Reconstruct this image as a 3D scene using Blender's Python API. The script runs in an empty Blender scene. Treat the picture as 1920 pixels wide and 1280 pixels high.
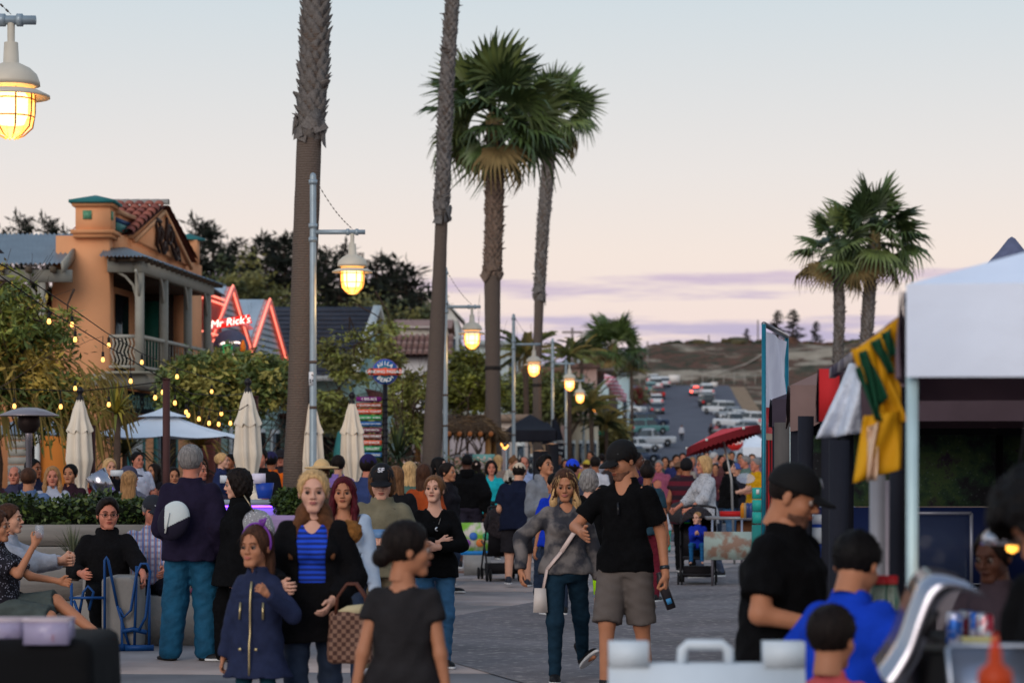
import bpy,math,random
import numpy as np
from mathutils import Vector,Matrix,Euler
from mathutils import noise as mnoise
rng = np.random.default_rng(7);random.seed(7)
PI = math.pi
scene = bpy.context.scene
col = scene.collection
FPX = 4533.0;CZ = 1.65;HY = 870.0          # focal length in photo pixels, eye height, horizon row
# ---------------------------------------------------------------- camera
cd = bpy.data.cameras.new('camera');cam = bpy.data.objects.new('camera',cd);col.objects.link(cam)
cam.location = (0,0,CZ);cam.rotation_euler = (PI/2,0,0)
cd.sensor_width = 36;cd.lens = 85.0;cd.shift_y = (HY-640)/1920;cd.clip_start = .1;cd.clip_end = 4000
cd.dof.use_dof = True;cd.dof.focus_distance = 20.5;cd.dof.aperture_fstop = 3.0
scene.camera = cam
# ---------------------------------------------------------------- world: dusk sky
world = bpy.data.worlds.new("World");scene.world = world;world.use_nodes = True
nt = world.node_tree;N = nt.nodes;L = nt.links
for n in list(N): N.remove(n)
out = N.new('ShaderNodeOutputWorld');bg = N.new('ShaderNodeBackground');bg2 = N.new('ShaderNodeBackground');add = N.new('ShaderNodeAddShader')
sky = N.new('ShaderNodeTexSky');sky.sky_type = 'NISHITA';sky.sun_disc = False
SUN_EL,SUN_AZ = math.radians(7),math.radians(203)
sky.sun_elevation = SUN_EL;sky.sun_rotation = SUN_AZ
tc = N.new('ShaderNodeTexCoord');sep = N.new('ShaderNodeSeparateXYZ');L.new(tc.outputs['Generated'],sep.inputs[0])
ramp = N.new('ShaderNodeValToRGB');cr = ramp.color_ramp
def rgb(r,g,b):
 f = lambda c: (c/255/12.92) if c/255 <= .04045 else ((c/255+.055)/1.055)**2.4
 return (f(r),f(g),f(b),1)
stops = [(0,rgb(226,204,208)),(.050,rgb(238,217,211)),(.085,rgb(238,223,214)),(.12,rgb(228,222,219)),(.19,rgb(204,214,220)),(.35,rgb(182,198,212)),(.7,rgb(152,174,199)),(1,rgb(138,162,194))]
while len(cr.elements) < len(stops): cr.elements.new(.5)
for e,(p,c) in zip(cr.elements,stops): e.position = p;e.color = c
L.new(sep.outputs[2],ramp.inputs[0])
# cloud bands low over the horizon
mp = N.new('ShaderNodeMapping');mp.inputs['Scale'].default_value = (11,11,120);L.new(tc.outputs['Generated'],mp.inputs[0])
nz = N.new('ShaderNodeTexNoise');nz.inputs['Scale'].default_value = 1.0;nz.inputs['Detail'].default_value = 7;nz.inputs['Roughness'].default_value = .58;L.new(mp.outputs[0],nz.inputs['Vector'])
band = N.new('ShaderNodeValToRGB');be = band.color_ramp
bst = [(0,.60),(.046,.62),(.057,.60),(.0630,.40),(.0675,.38),(.0710,.55),(.0745,.60),(.0790,.48),(.092,0.1)]
while len(be.elements) < len(bst): be.elements.new(.5)
for e,(p,v) in zip(be.elements,bst): e.position = p;e.color = (v,v,v,1)
L.new(sep.outputs[2],band.inputs[0])
ma = N.new('ShaderNodeMath');ma.operation = 'ADD';L.new(nz.outputs[0],ma.inputs[0]);L.new(band.outputs[0],ma.inputs[1])
mr = N.new('ShaderNodeMapRange');mr.inputs['From Min'].default_value = .94;mr.inputs['From Max'].default_value = 1.18;mr.interpolation_type = 'SMOOTHSTEP';L.new(ma.outputs[0],mr.inputs[0])
ccol = N.new('ShaderNodeValToRGB');ce = ccol.color_ramp;ce.elements[0].position = .03;ce.elements[0].color = rgb(170,170,202);ce.elements[1].position = .08;ce.elements[1].color = rgb(204,184,204)
L.new(sep.outputs[2],ccol.inputs[0])
mx = N.new('ShaderNodeMix');mx.data_type = 'RGBA';L.new(mr.outputs[0],mx.inputs[0]);L.new(ramp.outputs[0],mx.inputs[6]);L.new(ccol.outputs[0],mx.inputs[7])
L.new(mx.outputs[2],bg.inputs[0]);bg.inputs[1].default_value = 1.05
L.new(sky.outputs[0],bg2.inputs[0]);bg2.inputs[1].default_value = .004
L.new(bg.outputs[0],add.inputs[0]);L.new(bg2.outputs[0],add.inputs[1]);L.new(add.outputs[0],out.inputs[0])
sd = bpy.data.lights.new('sun','SUN');sd.energy = 1.5;sd.angle = math.radians(40);sd.color = (1,.88,.79)
so = bpy.data.objects.new('sun',sd);col.objects.link(so)
sdir = Vector((math.sin(SUN_AZ)*math.cos(SUN_EL+.3),math.cos(SUN_AZ)*math.cos(SUN_EL+.3),math.sin(SUN_EL+.3)))
so.rotation_euler = sdir.to_track_quat('Z','Y').to_euler()
vs = scene.view_settings;scene.display_settings.display_device = 'sRGB'
vs.view_transform = 'Standard';vs.look = 'None';vs.gamma = 1;vs.exposure = 0;vs.use_curve_mapping = False
cy = scene.cycles;scene.render.engine = 'CYCLES';cy.use_denoising = True;cy.max_bounces = 5;cy.diffuse_bounces = 3;cy.glossy_bounces = 2
cy.transmission_bounces = 3;cy.transparent_max_bounces = 6;cy.caustics_reflective = False;cy.caustics_refractive = False;cy.sample_clamp_indirect = 3
# ---------------------------------------------------------------- helpers
def at(px,py,Y): return Vector(((px-960)*Y/FPX,Y,CZ-(py-HY)*Y/FPX))
def xat(px,Y): return (px-960)*Y/FPX
def zat(py,Y): return CZ-(py-HY)*Y/FPX
MATS = {}
def mat(color,rough=.7,metal=0,var=.12,scale=6,bump=.0,emit=None,es=0,alpha=None,detail=4,key=None,kind=None,c2=None,bscale=None,spec=.22,stretch=None,world=False):
 """one cached procedural material; color may be sRGB 0..255"""
 k = key or (tuple(color),rough,metal,var,scale,bump,emit,es,alpha,kind,c2,bscale,stretch)
 if k in MATS: return MATS[k]
 m = bpy.data.materials.new('mat');m.use_nodes = True;t = m.node_tree;nn = t.nodes;ll = t.links
 p = nn['Principled BSDF'];p.inputs['Roughness'].default_value = rough;p.inputs['Metallic'].default_value = metal
 p.inputs['Specular IOR Level'].default_value = spec
 c = color if max(color[:3]) <= 1.0 else rgb(*color[:3]);c = (c[0],c[1],c[2],1)
 tx = nn.new('ShaderNodeTexCoord');mpn = nn.new('ShaderNodeMapping');ll.new(nn.new('ShaderNodeNewGeometry').outputs['Position'] if world else tx.outputs['Object'],mpn.inputs[0])
 if stretch: mpn.inputs['Scale'].default_value = stretch
 def noise_(sc,det=detail):
  n = nn.new('ShaderNodeTexNoise');n.inputs['Scale'].default_value = sc;n.inputs['Detail'].default_value = det;ll.new(mpn.outputs[0],n.inputs['Vector']);return n
 def ramp_(src,pts,interp='LINEAR'):
  r = nn.new('ShaderNodeValToRGB');r.color_ramp.interpolation = interp
  while len(r.color_ramp.elements) < len(pts): r.color_ramp.elements.new(.5)
  for e,(q,cc) in zip(r.color_ramp.elements,pts): e.position = q;e.color = cc
  ll.new(src,r.inputs[0]);return r
 def sh(cc,f): return (min(1,cc[0]*f),min(1,cc[1]*f),min(1,cc[2]*f),1)
 C2 = None
 if c2 is not None: C2 = c2 if max(c2[:3]) <= 1 else rgb(*c2[:3]);C2 = (C2[0],C2[1],C2[2],1)
 n1 = noise_(scale)
 if kind is None:
  r = ramp_(n1.outputs[0],[(.3,sh(c,1-var)),(.7,sh(c,1+var))]);src = r.outputs[0]
 elif kind == 'mix':      # blotches of two colours
  r = ramp_(n1.outputs[0],[(.42,c),(.58,C2)]);src = r.outputs[0]
 elif kind == 'speck':    # voronoi flecks
  v = nn.new('ShaderNodeTexVoronoi');v.inputs['Scale'].default_value = scale;ll.new(mpn.outputs[0],v.inputs['Vector'])
  r = ramp_(v.outputs['Distance'],[(.22,C2),(.32,c)]);src = r.outputs[0]
 elif kind in ('stripeh','stripev'):
  w = nn.new('ShaderNodeTexWave');w.wave_type = 'BANDS';w.bands_direction = 'Z' if kind == 'stripeh' else 'X';w.inputs['Scale'].default_value = scale;w.inputs['Distortion'].default_value = .5
  ll.new(mpn.outputs[0],w.inputs['Vector']);r = ramp_(w.outputs[0],[(.45,c),(.6,C2)]);src = r.outputs[0]
 elif kind == 'plaid':
  ws = []
  for dirn in ('X','Z'):
   w = nn.new('ShaderNodeTexWave');w.bands_direction = dirn;w.inputs['Scale'].default_value = scale;ll.new(mpn.outputs[0],w.inputs['Vector'])
   ws.append(ramp_(w.outputs[0],[(.5,(0,0,0,1)),(.85,(1,1,1,1))]))
  w3 = nn.new('ShaderNodeTexWave');w3.bands_direction = 'X';w3.inputs['Scale'].default_value = scale*1.9;ll.new(mpn.outputs[0],w3.inputs['Vector'])
  m1 = nn.new('ShaderNodeMix');m1.data_type = 'RGBA';m1.inputs[6].default_value = c;m1.inputs[7].default_value = C2
  av = nn.new('ShaderNodeMath');av.operation = 'ADD';av.use_clamp = True;ll.new(ws[0].outputs[0],av.inputs[0])
  hv = nn.new('ShaderNodeMath');hv.operation = 'MULTIPLY';hv.inputs[1].default_value = .7;ll.new(ws[1].outputs[0],hv.inputs[0]);ll.new(hv.outputs[0],av.inputs[1])
  hw = nn.new('ShaderNodeMath');hw.operation = 'MULTIPLY';hw.inputs[1].default_value = .75;ll.new(av.outputs[0],hw.inputs[0])
  ll.new(hw.outputs[0],m1.inputs[0]);r3 = ramp_(w3.outputs[0],[(.9,(0,0,0,1)),(.97,(1,1,1,1))])
  m2 = nn.new('ShaderNodeMix');m2.data_type = 'RGBA';ll.new(r3.outputs[0],m2.inputs[0]);ll.new(m1.outputs[2],m2.inputs[6]);m2.inputs[7].default_value = rgb(190,120,80);src = m2.outputs[2]
 elif kind == 'check':
  ck = nn.new('ShaderNodeTexChecker');ck.inputs['Scale'].default_value = scale;ck.inputs[1].default_value = c;ck.inputs[2].default_value = C2;ll.new(mpn.outputs[0],ck.inputs['Vector']);src = ck.outputs[0]
 elif kind == 'rings':    # trunk: rings plus blotches
  w = nn.new('ShaderNodeTexWave');w.bands_direction = 'Z';w.inputs['Scale'].default_value = scale;w.inputs['Distortion'].default_value = 2.5;w.inputs['Detail'].default_value = 3
  ll.new(mpn.outputs[0],w.inputs['Vector']);r = ramp_(w.outputs[0],[(.2,c),(.8,C2)]);src = r.outputs[0]
 elif kind == 'ground':   # three-colour scatter
  n2 = noise_(scale*9,3);r = ramp_(n1.outputs[0],[(.35,sh(c,1-var)),(.65,sh(c,1+var))]);r2 = ramp_(n2.outputs[0],[(.55,(0,0,0,1)),(.68,(1,1,1,1))])
  m1 = nn.new('ShaderNodeMix');m1.data_type = 'RGBA';ll.new(r2.outputs[0],m1.inputs[0]);ll.new(r.outputs[0],m1.inputs[6]);m1.inputs[7].default_value = C2;src = m1.outputs[2]
 ll.new(src,p.inputs['Base Color'])
 if bump:
  nb = noise_(bscale or scale*4,5);b = nn.new('ShaderNodeBump');b.inputs['Strength'].default_value = min(1,bump);b.inputs['Distance'].default_value = .01*max(1,bump*2)
  ll.new(nb.outputs[0],b.inputs['Height']);ll.new(b.outputs[0],p.inputs['Normal'])
 if emit is not None:
  ec = emit if max(emit) <= 1 else rgb(*emit);p.inputs['Emission Color'].default_value = (ec[0],ec[1],ec[2],1);p.inputs['Emission Strength'].default_value = es
 if alpha is not None: p.inputs['Alpha'].default_value = alpha
 MATS[k] = m;return m
def flat(r,g,b,rough=.6,**k): return mat((r,g,b),rough=rough,**k)
def mesh_np(name,v,faces,m=None,smooth=False,mats=None,fm=None):
 """v Nx3, faces a Mx4 / Mx3 array or list of such arrays"""
 me = bpy.data.meshes.new(name);v = np.asarray(v,dtype=np.float32)
 fl = faces if isinstance(faces,list) and len(faces) and isinstance(faces[0],np.ndarray) else [faces]
 fl = [np.asarray(f,dtype=np.int32) for f in fl if len(f)]
 nl = sum(f.size for f in fl);npoly = sum(len(f) for f in fl)
 me.vertices.add(len(v));me.vertices.foreach_set('co',v.ravel())
 me.loops.add(nl);me.polygons.add(npoly)
 if nl:
  me.loops.foreach_set('vertex_index',np.concatenate([f.ravel() for f in fl]))
  tot = np.concatenate([np.full(len(f),f.shape[1],np.int32) for f in fl]);st = np.concatenate([[0],np.cumsum(tot)[:-1]]).astype(np.int32)
  me.polygons.foreach_set('loop_start',st);me.polygons.foreach_set('loop_total',tot)
  if smooth: me.polygons.foreach_set('use_smooth',np.ones(npoly,bool))
  if fm is not None: me.polygons.foreach_set('material_index',np.asarray(fm,np.int32))
 for q in (mats or [m]):
  if q: me.materials.append(q)
 me.update(calc_edges=True);return me
def link(name,me,parent=None,loc=None,rot=None,scl=None,kind=None):
 o = bpy.data.objects.new(name,me);col.objects.link(o)
 if parent: o.parent = parent
 if loc is not None: o.location = loc
 if rot is not None: o.rotation_euler = rot
 if scl is not None: o.scale = scl if hasattr(scl,'__len__') else (scl,)*3
 if kind: o['kind'] = kind
 return o
def thing(name,label,cat,loc=(0,0,0),rz=0,group=None):
 o = bpy.data.objects.new(name,None);col.objects.link(o);o.empty_display_size = .1
 o.location = loc;o.rotation_euler = (0,0,rz);o['label'] = label;o['category'] = cat
 if group: o['group'] = group
 return o
def tag(o,label,cat,group=None):
 o['label'] = label;o['category'] = cat
 if group: o['group'] = group
 return o
def copy_tree(o,parent=None):
 c = o.copy();col.objects.link(c)
 if parent: c.parent = parent
 for ch in list(o.children): copy_tree(ch,c)
 return c
class G:
 """collects simple solids into one mesh; each solid may carry its own material"""
 def __init__(s): s.v = [];s.f = {3: [],4: []};s.mi = {3: [],4: []};s.n = 0;s.mats = [];s.cur = 0
 def use(s,m):
  if m not in s.mats: s.mats.append(m)
  s.cur = s.mats.index(m);return s
 def add(s,v,f,k=None):
  v = np.asarray(v,float);s.v.append(v)
  for q in f: s.f[len(q)].append([i+s.n for i in q]);s.mi[len(q)].append(s.cur)
  s.n += len(v);return s
 def box(s,x0,y0,z0,x1,y1,z1,rot=None,at_=None):
  v = np.array([(x,y,z) for z in (z0,z1) for y in (y0,y1) for x in (x0,x1)],float)
  if rot is not None: v = v @ np.array(rot.to_matrix() if isinstance(rot,Euler) else rot).T
  if at_ is not None: v = v + np.array(at_)
  return s.add(v,[(0,2,3,1),(4,5,7,6),(0,1,5,4),(2,6,7,3),(0,4,6,2),(1,3,7,5)])
 def hexa(s,v8): return s.add(v8,[(0,2,3,1),(4,5,7,6),(0,1,5,4),(2,6,7,3),(0,4,6,2),(1,3,7,5)])
 def quad(s,a,b,c,d): return s.add([a,b,c,d],[(0,1,2,3)])
 def beam(s,p0,p1,w,h,up=(0,0,1)):
  p0 = np.array(p0,float);p1 = np.array(p1,float);d = p1-p0;d /= np.linalg.norm(d)+1e-9;u = np.array(up,float)
  sx = np.cross(d,u);n = np.linalg.norm(sx)
  if n < 1e-4: sx = np.cross(d,(1,0,0));n = np.linalg.norm(sx)
  sx /= n;uz = np.cross(sx,d);v = []
  for p in (p0,p1):
   for b in (-1,1):
    for a in (-1,1): v.append(p+sx*a*w/2+uz*b*h/2)
  return s.add(v,[(0,2,3,1),(4,5,7,6),(0,1,5,4),(2,6,7,3),(0,4,6,2),(1,3,7,5)])
 def tube(s,pts,r,n=8,cap=True):
  pts = [np.array(p,float) for p in pts];rr = r if hasattr(r,'__len__') else [r]*len(pts);v = [];f = []
  ref = np.array((0,0,1.));prev = None
  for i,p in enumerate(pts):
   d = (pts[min(i+1,len(pts)-1)]-pts[max(i-1,0)]);d = d/(np.linalg.norm(d)+1e-9)
   if prev is None:
    a = np.cross(d,ref)
    if np.linalg.norm(a) < .1: a = np.cross(d,(1,0,0))
   else: a = prev-d*np.dot(prev,d)
   a /= np.linalg.norm(a)+1e-9;prev = a;b = np.cross(d,a)
   for k in range(n):
    t = 2*PI*k/n;v.append(p+rr[i]*(a*math.cos(t)+b*math.sin(t)))
  for i in range(len(pts)-1):
   for k in range(n): f.append((i*n+k,i*n+(k+1) % n,(i+1)*n+(k+1) % n,(i+1)*n+k))
  if cap:
   for e,base in ((0,0),(1,(len(pts)-1)*n)):
    v.append(pts[-1 if e else 0]);c = len(v)-1
    for k in range(n):
     q = (base+k,base+(k+1) % n,c);f.append(q if e else q[::-1])
  return s.add(v,f)
 def cyl(s,x,y,z0,z1,r0,r1=None,n=12): return s.tube([(x,y,z0),(x,y,z1)],[r0,r0 if r1 is None else r1],n)
 def lathe(s,prof,c=(0,0,0),n=20):
  v = [];f = []
  for r,z in prof:
   for k in range(n): t = 2*PI*k/n;v.append((c[0]+r*math.cos(t),c[1]+r*math.sin(t),c[2]+z))
  for i in range(len(prof)-1):
   for k in range(n): f.append((i*n+k,i*n+(k+1) % n,(i+1)*n+(k+1) % n,(i+1)*n+k))
  return s.add(v,f)
 def prism(s,poly,y0,y1):   # polygon in xz extruded along y (convex: fan)
  n = len(poly);v = [(x,y0,z) for x,z in poly]+[(x,y1,z) for x,z in poly];f = [(i,(i+1) % n,n+(i+1) % n,n+i) for i in range(n)]
  for i in range(1,n-1): f.append((0,i+1,i));f.append((n,n+i,n+i+1))
  return s.add(v,f)
 def mesh(s,name,m=None,smooth=False):
  if m is not None and not s.mats: s.mats = [m]
  return mesh_np(name,np.concatenate(s.v),[np.array(s.f[4]).reshape(-1,4),np.array(s.f[3]).reshape(-1,3)],mats=s.mats,smooth=smooth,fm=s.mi[4]+s.mi[3])
 def obj(s,name,m=None,parent=None,smooth=False,**k): return link(name,s.mesh(name,m,smooth),parent,**k)
def smooth_by_angle(me,deg=40):
 try: me.set_sharp_from_angle(angle=math.radians(deg))
 except Exception: pass
# ---------------------------------------------------------------- text (flat lettering meshes)
def text_mesh(s,size=1,extrude=.002,align='CENTER',bold=False):
 cu = bpy.data.curves.new('t','FONT');cu.body = s;cu.size = size;cu.extrude = extrude;cu.align_x = align;cu.align_y = 'CENTER';cu.resolution_u = 3
 if bold: cu.offset = size*.018
 o = bpy.data.objects.new('t',cu);col.objects.link(o);dg = bpy.context.evaluated_depsgraph_get();me = bpy.data.meshes.new_from_object(o.evaluated_get(dg))
 bpy.data.objects.remove(o);return me
def lettering(s,size,m,parent,loc,rot,name='lettering',**k):
 me = text_mesh(s,size,**k);me.materials.clear();me.materials.append(m);return link(name,me,parent,loc,rot)
# ---------------------------------------------------------------- signed distance modelling
def smin(a,b,k):
 h = np.clip(.5+.5*(b-a)/k,0,1);return b*(1-h)+a*h-k*h*(1-h)
def sd_cap(P,a,b,ra,rb,sq=None):
 a = np.asarray(a,float);b = np.asarray(b,float);ba = b-a;pa = P-a
 h = np.clip((pa@ba)/max(ba@ba,1e-9),0,1)
 return np.linalg.norm(pa-h[...,None]*ba,axis=-1)-(ra+(rb-ra)*h)
def sd_ell(P,c,r,R=None):
 q = P-np.asarray(c,float)
 if R is not None: q = q@R
 r = np.asarray(r,float);k0 = np.linalg.norm(q/r,axis=-1);k1 = np.linalg.norm(q/(r*r),axis=-1)
 return k0*(k0-1)/np.maximum(k1,1e-6)
def nets(fn,lo,hi,h):
 """surface nets of fn over the box lo..hi; returns verts, quads"""
 lo = np.asarray(lo,float);hi = np.asarray(hi,float);n = np.maximum(np.ceil((hi-lo)/h).astype(int)+1,3)
 ax = [lo[i]+h*np.arange(n[i]) for i in range(3)]
 P = np.stack(np.meshgrid(*ax,indexing='ij'),-1)
 D = fn(P.reshape(-1,3)).reshape(n).astype(np.float32);S = D < 0
 c = [S[i:n[0]-1+i,j:n[1]-1+j,k:n[2]-1+k] for i in (0,1) for j in (0,1) for k in (0,1)]
 cnt = np.zeros(c[0].shape,np.int8)
 for q in c: cnt += q
 act = (cnt > 0) & (cnt < 8);idx = np.argwhere(act)
 if len(idx) == 0: return np.zeros((0,3)),np.zeros((0,4),int)
 vid = -np.ones(act.shape,np.int64);vid[tuple(idx.T)] = np.arange(len(idx))
 acc = np.zeros((len(idx),3));num = np.zeros(len(idx))
 offs = [(i,j,k) for i in (0,1) for j in (0,1) for k in (0,1)]
 for a in offs:
  for d in range(3):
   if a[d]: continue
   b = list(a);b[d] = 1
   da = D[idx[:,0]+a[0],idx[:,1]+a[1],idx[:,2]+a[2]];db = D[idx[:,0]+b[0],idx[:,1]+b[1],idx[:,2]+b[2]]
   x = (da < 0) != (db < 0);t = np.where(x,da/np.where(da == db,1,da-db),0)
   p = np.array(a,float)[None].repeat(len(idx),0);p[:,d] = t
   acc[x] += p[x];num[x] += 1
 V = lo+(idx+acc/num[:,None])*h;Q = []
 for d in range(3):
  e1,e2 = [(1,2),(2,0),(0,1)][d]
  sl0 = [slice(None)]*3;sl1 = [slice(None)]*3;sl0[d] = slice(0,-1);sl1[d] = slice(1,None)
  A = S[tuple(sl0)];B = S[tuple(sl1)]
  ed = np.argwhere(A != B)
  ok = (ed[:,e1] > 0) & (ed[:,e2] > 0) & (ed[:,e1] < n[e1]-1) & (ed[:,e2] < n[e2]-1);ed = ed[ok]
  ins = A[tuple(ed.T)]
  def g(o1,o2):
   q = ed.copy();q[:,e1] += o1;q[:,e2] += o2;return vid[tuple(q.T)]
  q = np.stack([g(-1,-1),g(0,-1),g(0,0),g(-1,0)],1);q[~ins] = q[~ins][:,::-1];Q.append(q)
 Q = np.concatenate(Q);Q = Q[(Q >= 0).all(1)]
 return V,Q
def xf(M,v): M = np.array(M);return v@M[:3,:3].T+M[:3,3]
# ================================================================ people
def vol(V): return np.asarray(V,float)
CANON = {}
def canon(key,fn,lo,hi,h):
 k = (key,h)
 if k not in CANON: CANON[k] = nets(fn,lo,hi,h)
 return CANON[k]
def head_sdf(sex,age='a'):
 jw = .054 if sex == 'm' else .047
 if age == 'c': jw = .048
 def f(P):
  d = sd_ell(P,(0,.012,.035),(.075,.094,.085))
  d = smin(d,sd_ell(P,(0,-.028,-.040),(jw+.010,.060,.060)),.03)
  d = smin(d,sd_cap(P,(-.016,-.070,-.088),(.016,-.070,-.088),.019,.019),.025)
  for s in (-1,1):
   d = smin(d,sd_ell(P,(s*.040,-.055,-.020),(.024,.026,.026)),.02)
  d = smin(d,sd_cap(P,(-.030,-.078,.030),(.030,-.078,.030),.011,.011),.016)
  for s in (-1,1):
   e = sd_ell(P,(s*.032,-.098,.008),(.019,.017,.012));d = -smin(-d,e,.010)
   d = smin(d,sd_ell(P,(s*.012,-.094,-.024),(.008,.010,.008)),.006)
   d = smin(d,sd_ell(P,(s*.078,.010,-.004),(.008,.018,.029)),.006)
  nl = .107 if sex == 'm' else .103
  if age == 'c': nl = .098
  d = smin(d,sd_cap(P,(0,-.084,.016),(0,-nl,-.018),.007,.011),.009)
  d = smin(d,sd_ell(P,(0,-.086,-.050),(.024,.012,.010)),.010)
  d = smin(d,sd_cap(P,(0,.020,-.03),(0,.028,-.125),.050 if sex == 'm' else .042,.054 if sex == 'm' else .046),.03)
  return d
 return f
def face_cut(P,w=.070,top=.096):
 """negative inside the region of bare face"""
 return sd_ell(P,(0,-.118,-.010),(w,.110,top+.010))
def strands(P,amp=.0022,n=42):
 a = np.arctan2(P[:,0],-P[:,1]-.0);return amp*np.sin(a*n+P[:,2]*25)+amp*.7*np.sin(a*n*1.7-P[:,2]*60+1.3)+amp*1.5*np.sin(a*13+P[:,2]*34+P[:,1]*30)+amp*np.sin(P[:,2]*75+a*5)*np.sin(a*19)
def hair_sdf(style):
 t = {'buzz': .005,'thin': .008,'short': .014,'shortw': .020}.get(style,.014)
 def scalp(P,t=t): return sd_ell(P,(0,.014,.036),(.075+t,.094+t,.085+t))
 def f(P):
  x,y,z = P[:,0],P[:,1],P[:,2];ax = np.abs(x)
  d = scalp(P)
  if style in ('buzz','thin','short','shortw','quiff'):
   if style == 'quiff': d = smin(d,sd_ell(P,(0,-.035,.105),(.06,.06,.035)),.03)
   lim = -.055+np.maximum(0,-(y-.035))*1.15
   if style == 'shortw': lim = -.085+np.maximum(0,-(y-.02))*1.2;d = smin(d,sd_ell(P,(0,.045,-.01),(.088,.075,.085)),.03)
   d = np.maximum(d,lim-z)
  elif style in ('long','longfront','ombre','longback'):
   L_ = -.30 if style != 'ombre' else -.345
   c = sd_ell(P,(0,.062,-.10),(.088,.040,.21));d = smin(d,c,.03)
   if style != 'longback':
    for s in (-1,1):
     l = sd_cap(P,(s*.073,-.005,.03),(s*.088,-.035,-.12),.022,.027);l = smin(l,sd_cap(P,(s*.088,-.035,-.12),(s*.085,-.085,L_),.027,.014),.03);d = smin(d,l,.025)
   d = np.maximum(d,-(sd_ell(P,(0,-.04,-.17),(.052,.09,.10))))
  elif style == 'bob':
   d = smin(d,sd_ell(P,(0,.028,-.030),(.098,.080,.105)),.03);d = np.maximum(d,-.125-z+.15*np.maximum(0,y));d = np.maximum(d,-sd_ell(P,(0,-.05,-.16),(.055,.08,.10)))
  elif style == 'curly':
   d = smin(d,sd_ell(P,(0,.03,-.015),(.105,.088,.115)),.03)
   d = d+.008*np.sin(x*95+1)*np.sin(y*100)*np.sin(z*90)-.004;d = np.maximum(d,-sd_ell(P,(0,-.05,-.15),(.055,.08,.09)))
  elif style == 'mop':
   d = smin(d,sd_ell(P,(0,-.005,.055),(.125,.135,.105)),.03);d = d+.010*np.sin(x*85)*np.sin(y*80+1)*np.sin(z*88);d = np.maximum(d,-.05-z)
  elif style in ('bun','pony','updo','lowbun'):
   lim = -.060+np.maximum(0,-(y-.03))*.9;d = np.maximum(d,lim-z)
   if style in ('bun',): d = smin(d,sd_ell(P,(0,.03,.135),(.04,.04,.035)),.015)
   if style == 'lowbun': d = smin(d,sd_ell(P,(0,.115,-.035),(.050,.042,.045)),.02)
   if style == 'updo': d = smin(d,sd_ell(P,(0,.085,.03),(.05,.04,.055)),.03)
   if style == 'pony':
    d = smin(d,sd_cap(P,(0,.10,.03),(0,.135,-.03),.022,.026),.015);d = smin(d,sd_cap(P,(0,.135,-.03),(.015,.115,-.20),.026,.010),.02)
  fc = face_cut(P)
  if style in ('bun','pony','updo','lowbun'): fc = face_cut(P,.076,.098)
  if style in ('thin',): fc = np.minimum(fc,sd_ell(P,(0,-.06,.09),(.055,.075,.06)))
  fc = fc+.003*np.sin(P[:,0]*210+P[:,2]*90)+.002*np.sin(P[:,0]*430);d = -smin(-d,fc,.016)
  if style == 'buzz': return d
  return d+strands(P,.0008 if style in ('ombre','updo','bun','pony','lowbun','short') else .0014)
 return f
def cap_sdf(kind):
 def f(P):
  x,y,z = P[:,0],P[:,1],P[:,2]
  if kind == 'beanie':
   d = sd_ell(P,(0,.016,.040),(.092,.112,.108));return np.maximum(d,.005-z+.25*(-y-.02))+.0015*np.sin(np.arctan2(x,y)*40)
  if kind == 'straw':
   d = np.maximum(sd_ell(P,(0,.012,.05),(.092,.11,.10)),.045-z);b = np.maximum(sd_ell(P,(0,.01,.05),(.19,.20,.02)),-1)
   return smin(d,b,.012)
  d = np.maximum(sd_ell(P,(0,.012,.040),(.089,.109,.100)),.030-z)
  q = P-np.array((0,-.085,.036));c_,s_ = math.cos(.20),math.sin(.20)
  q = np.stack([q[:,0],q[:,1]*c_-q[:,2]*s_*-1,q[:,2]*c_-q[:,1]*s_],1) if False else q
  zb = q[:,2]+(-q[:,1]-.02)*.22+6*x*x*.6
  b = np.sqrt((q[:,0]/.076)**2+((q[:,1])/.088)**2)-1;b = np.maximum(b*.076,np.abs(zb)-.0065);b = np.maximum(b,q[:,1]+.0)
  return np.minimum(d,b)
 return f
def hand_sdf(kind):
 curl = {'relax': (.35,.45,.35),'grip': (1.15,1.25,.9),'open': (.08,.12,.1),'half': (.75,.8,.5)}[kind]
 def f(P):
  d = sd_cap(P,(0,.004,.02),(0,0,-.02),.027,.027)
  q = P*np.array((1.9,1,1));d2 = sd_cap(q,(0,-.012,-.03),(0,-.014,-.085),.027,.024)
  d2 = np.minimum(d2,sd_cap(q,(0,.013,-.03),(0,.016,-.08),.026,.022));d = smin(d,d2*.6,.015)
  for i,(yy,ln) in enumerate(((-.033,.066),(-.012,.074),(.010,.069),(.031,.054))):
   p = np.array((.002,yy,-.092+abs(yy)*.15));a = 0.;spread = yy*1.2
   for j,(fr,cu) in enumerate(zip((.46,.30,.24),curl)):
    a += cu*(1+.12*i*(kind == 'relax'));e = p+ln*fr*np.array((math.sin(a),spread*.3,-math.cos(a)));d = smin(d,sd_cap(P,p,e,.0092-.0007*j,.0086-.0007*j),.004);p = e
  p0 = np.array((.008,-.022,-.030));p1 = np.array((.020,-.052,-.060));p2 = np.array((.026+.02*(kind == 'grip'),-.058+.02*(kind == 'grip'),-.092))
  d = smin(d,sd_cap(P,p0,p1,.017,.011),.012);d = smin(d,sd_cap(P,p1,p2,.0105,.0085),.004)
  return d
 return f
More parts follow.
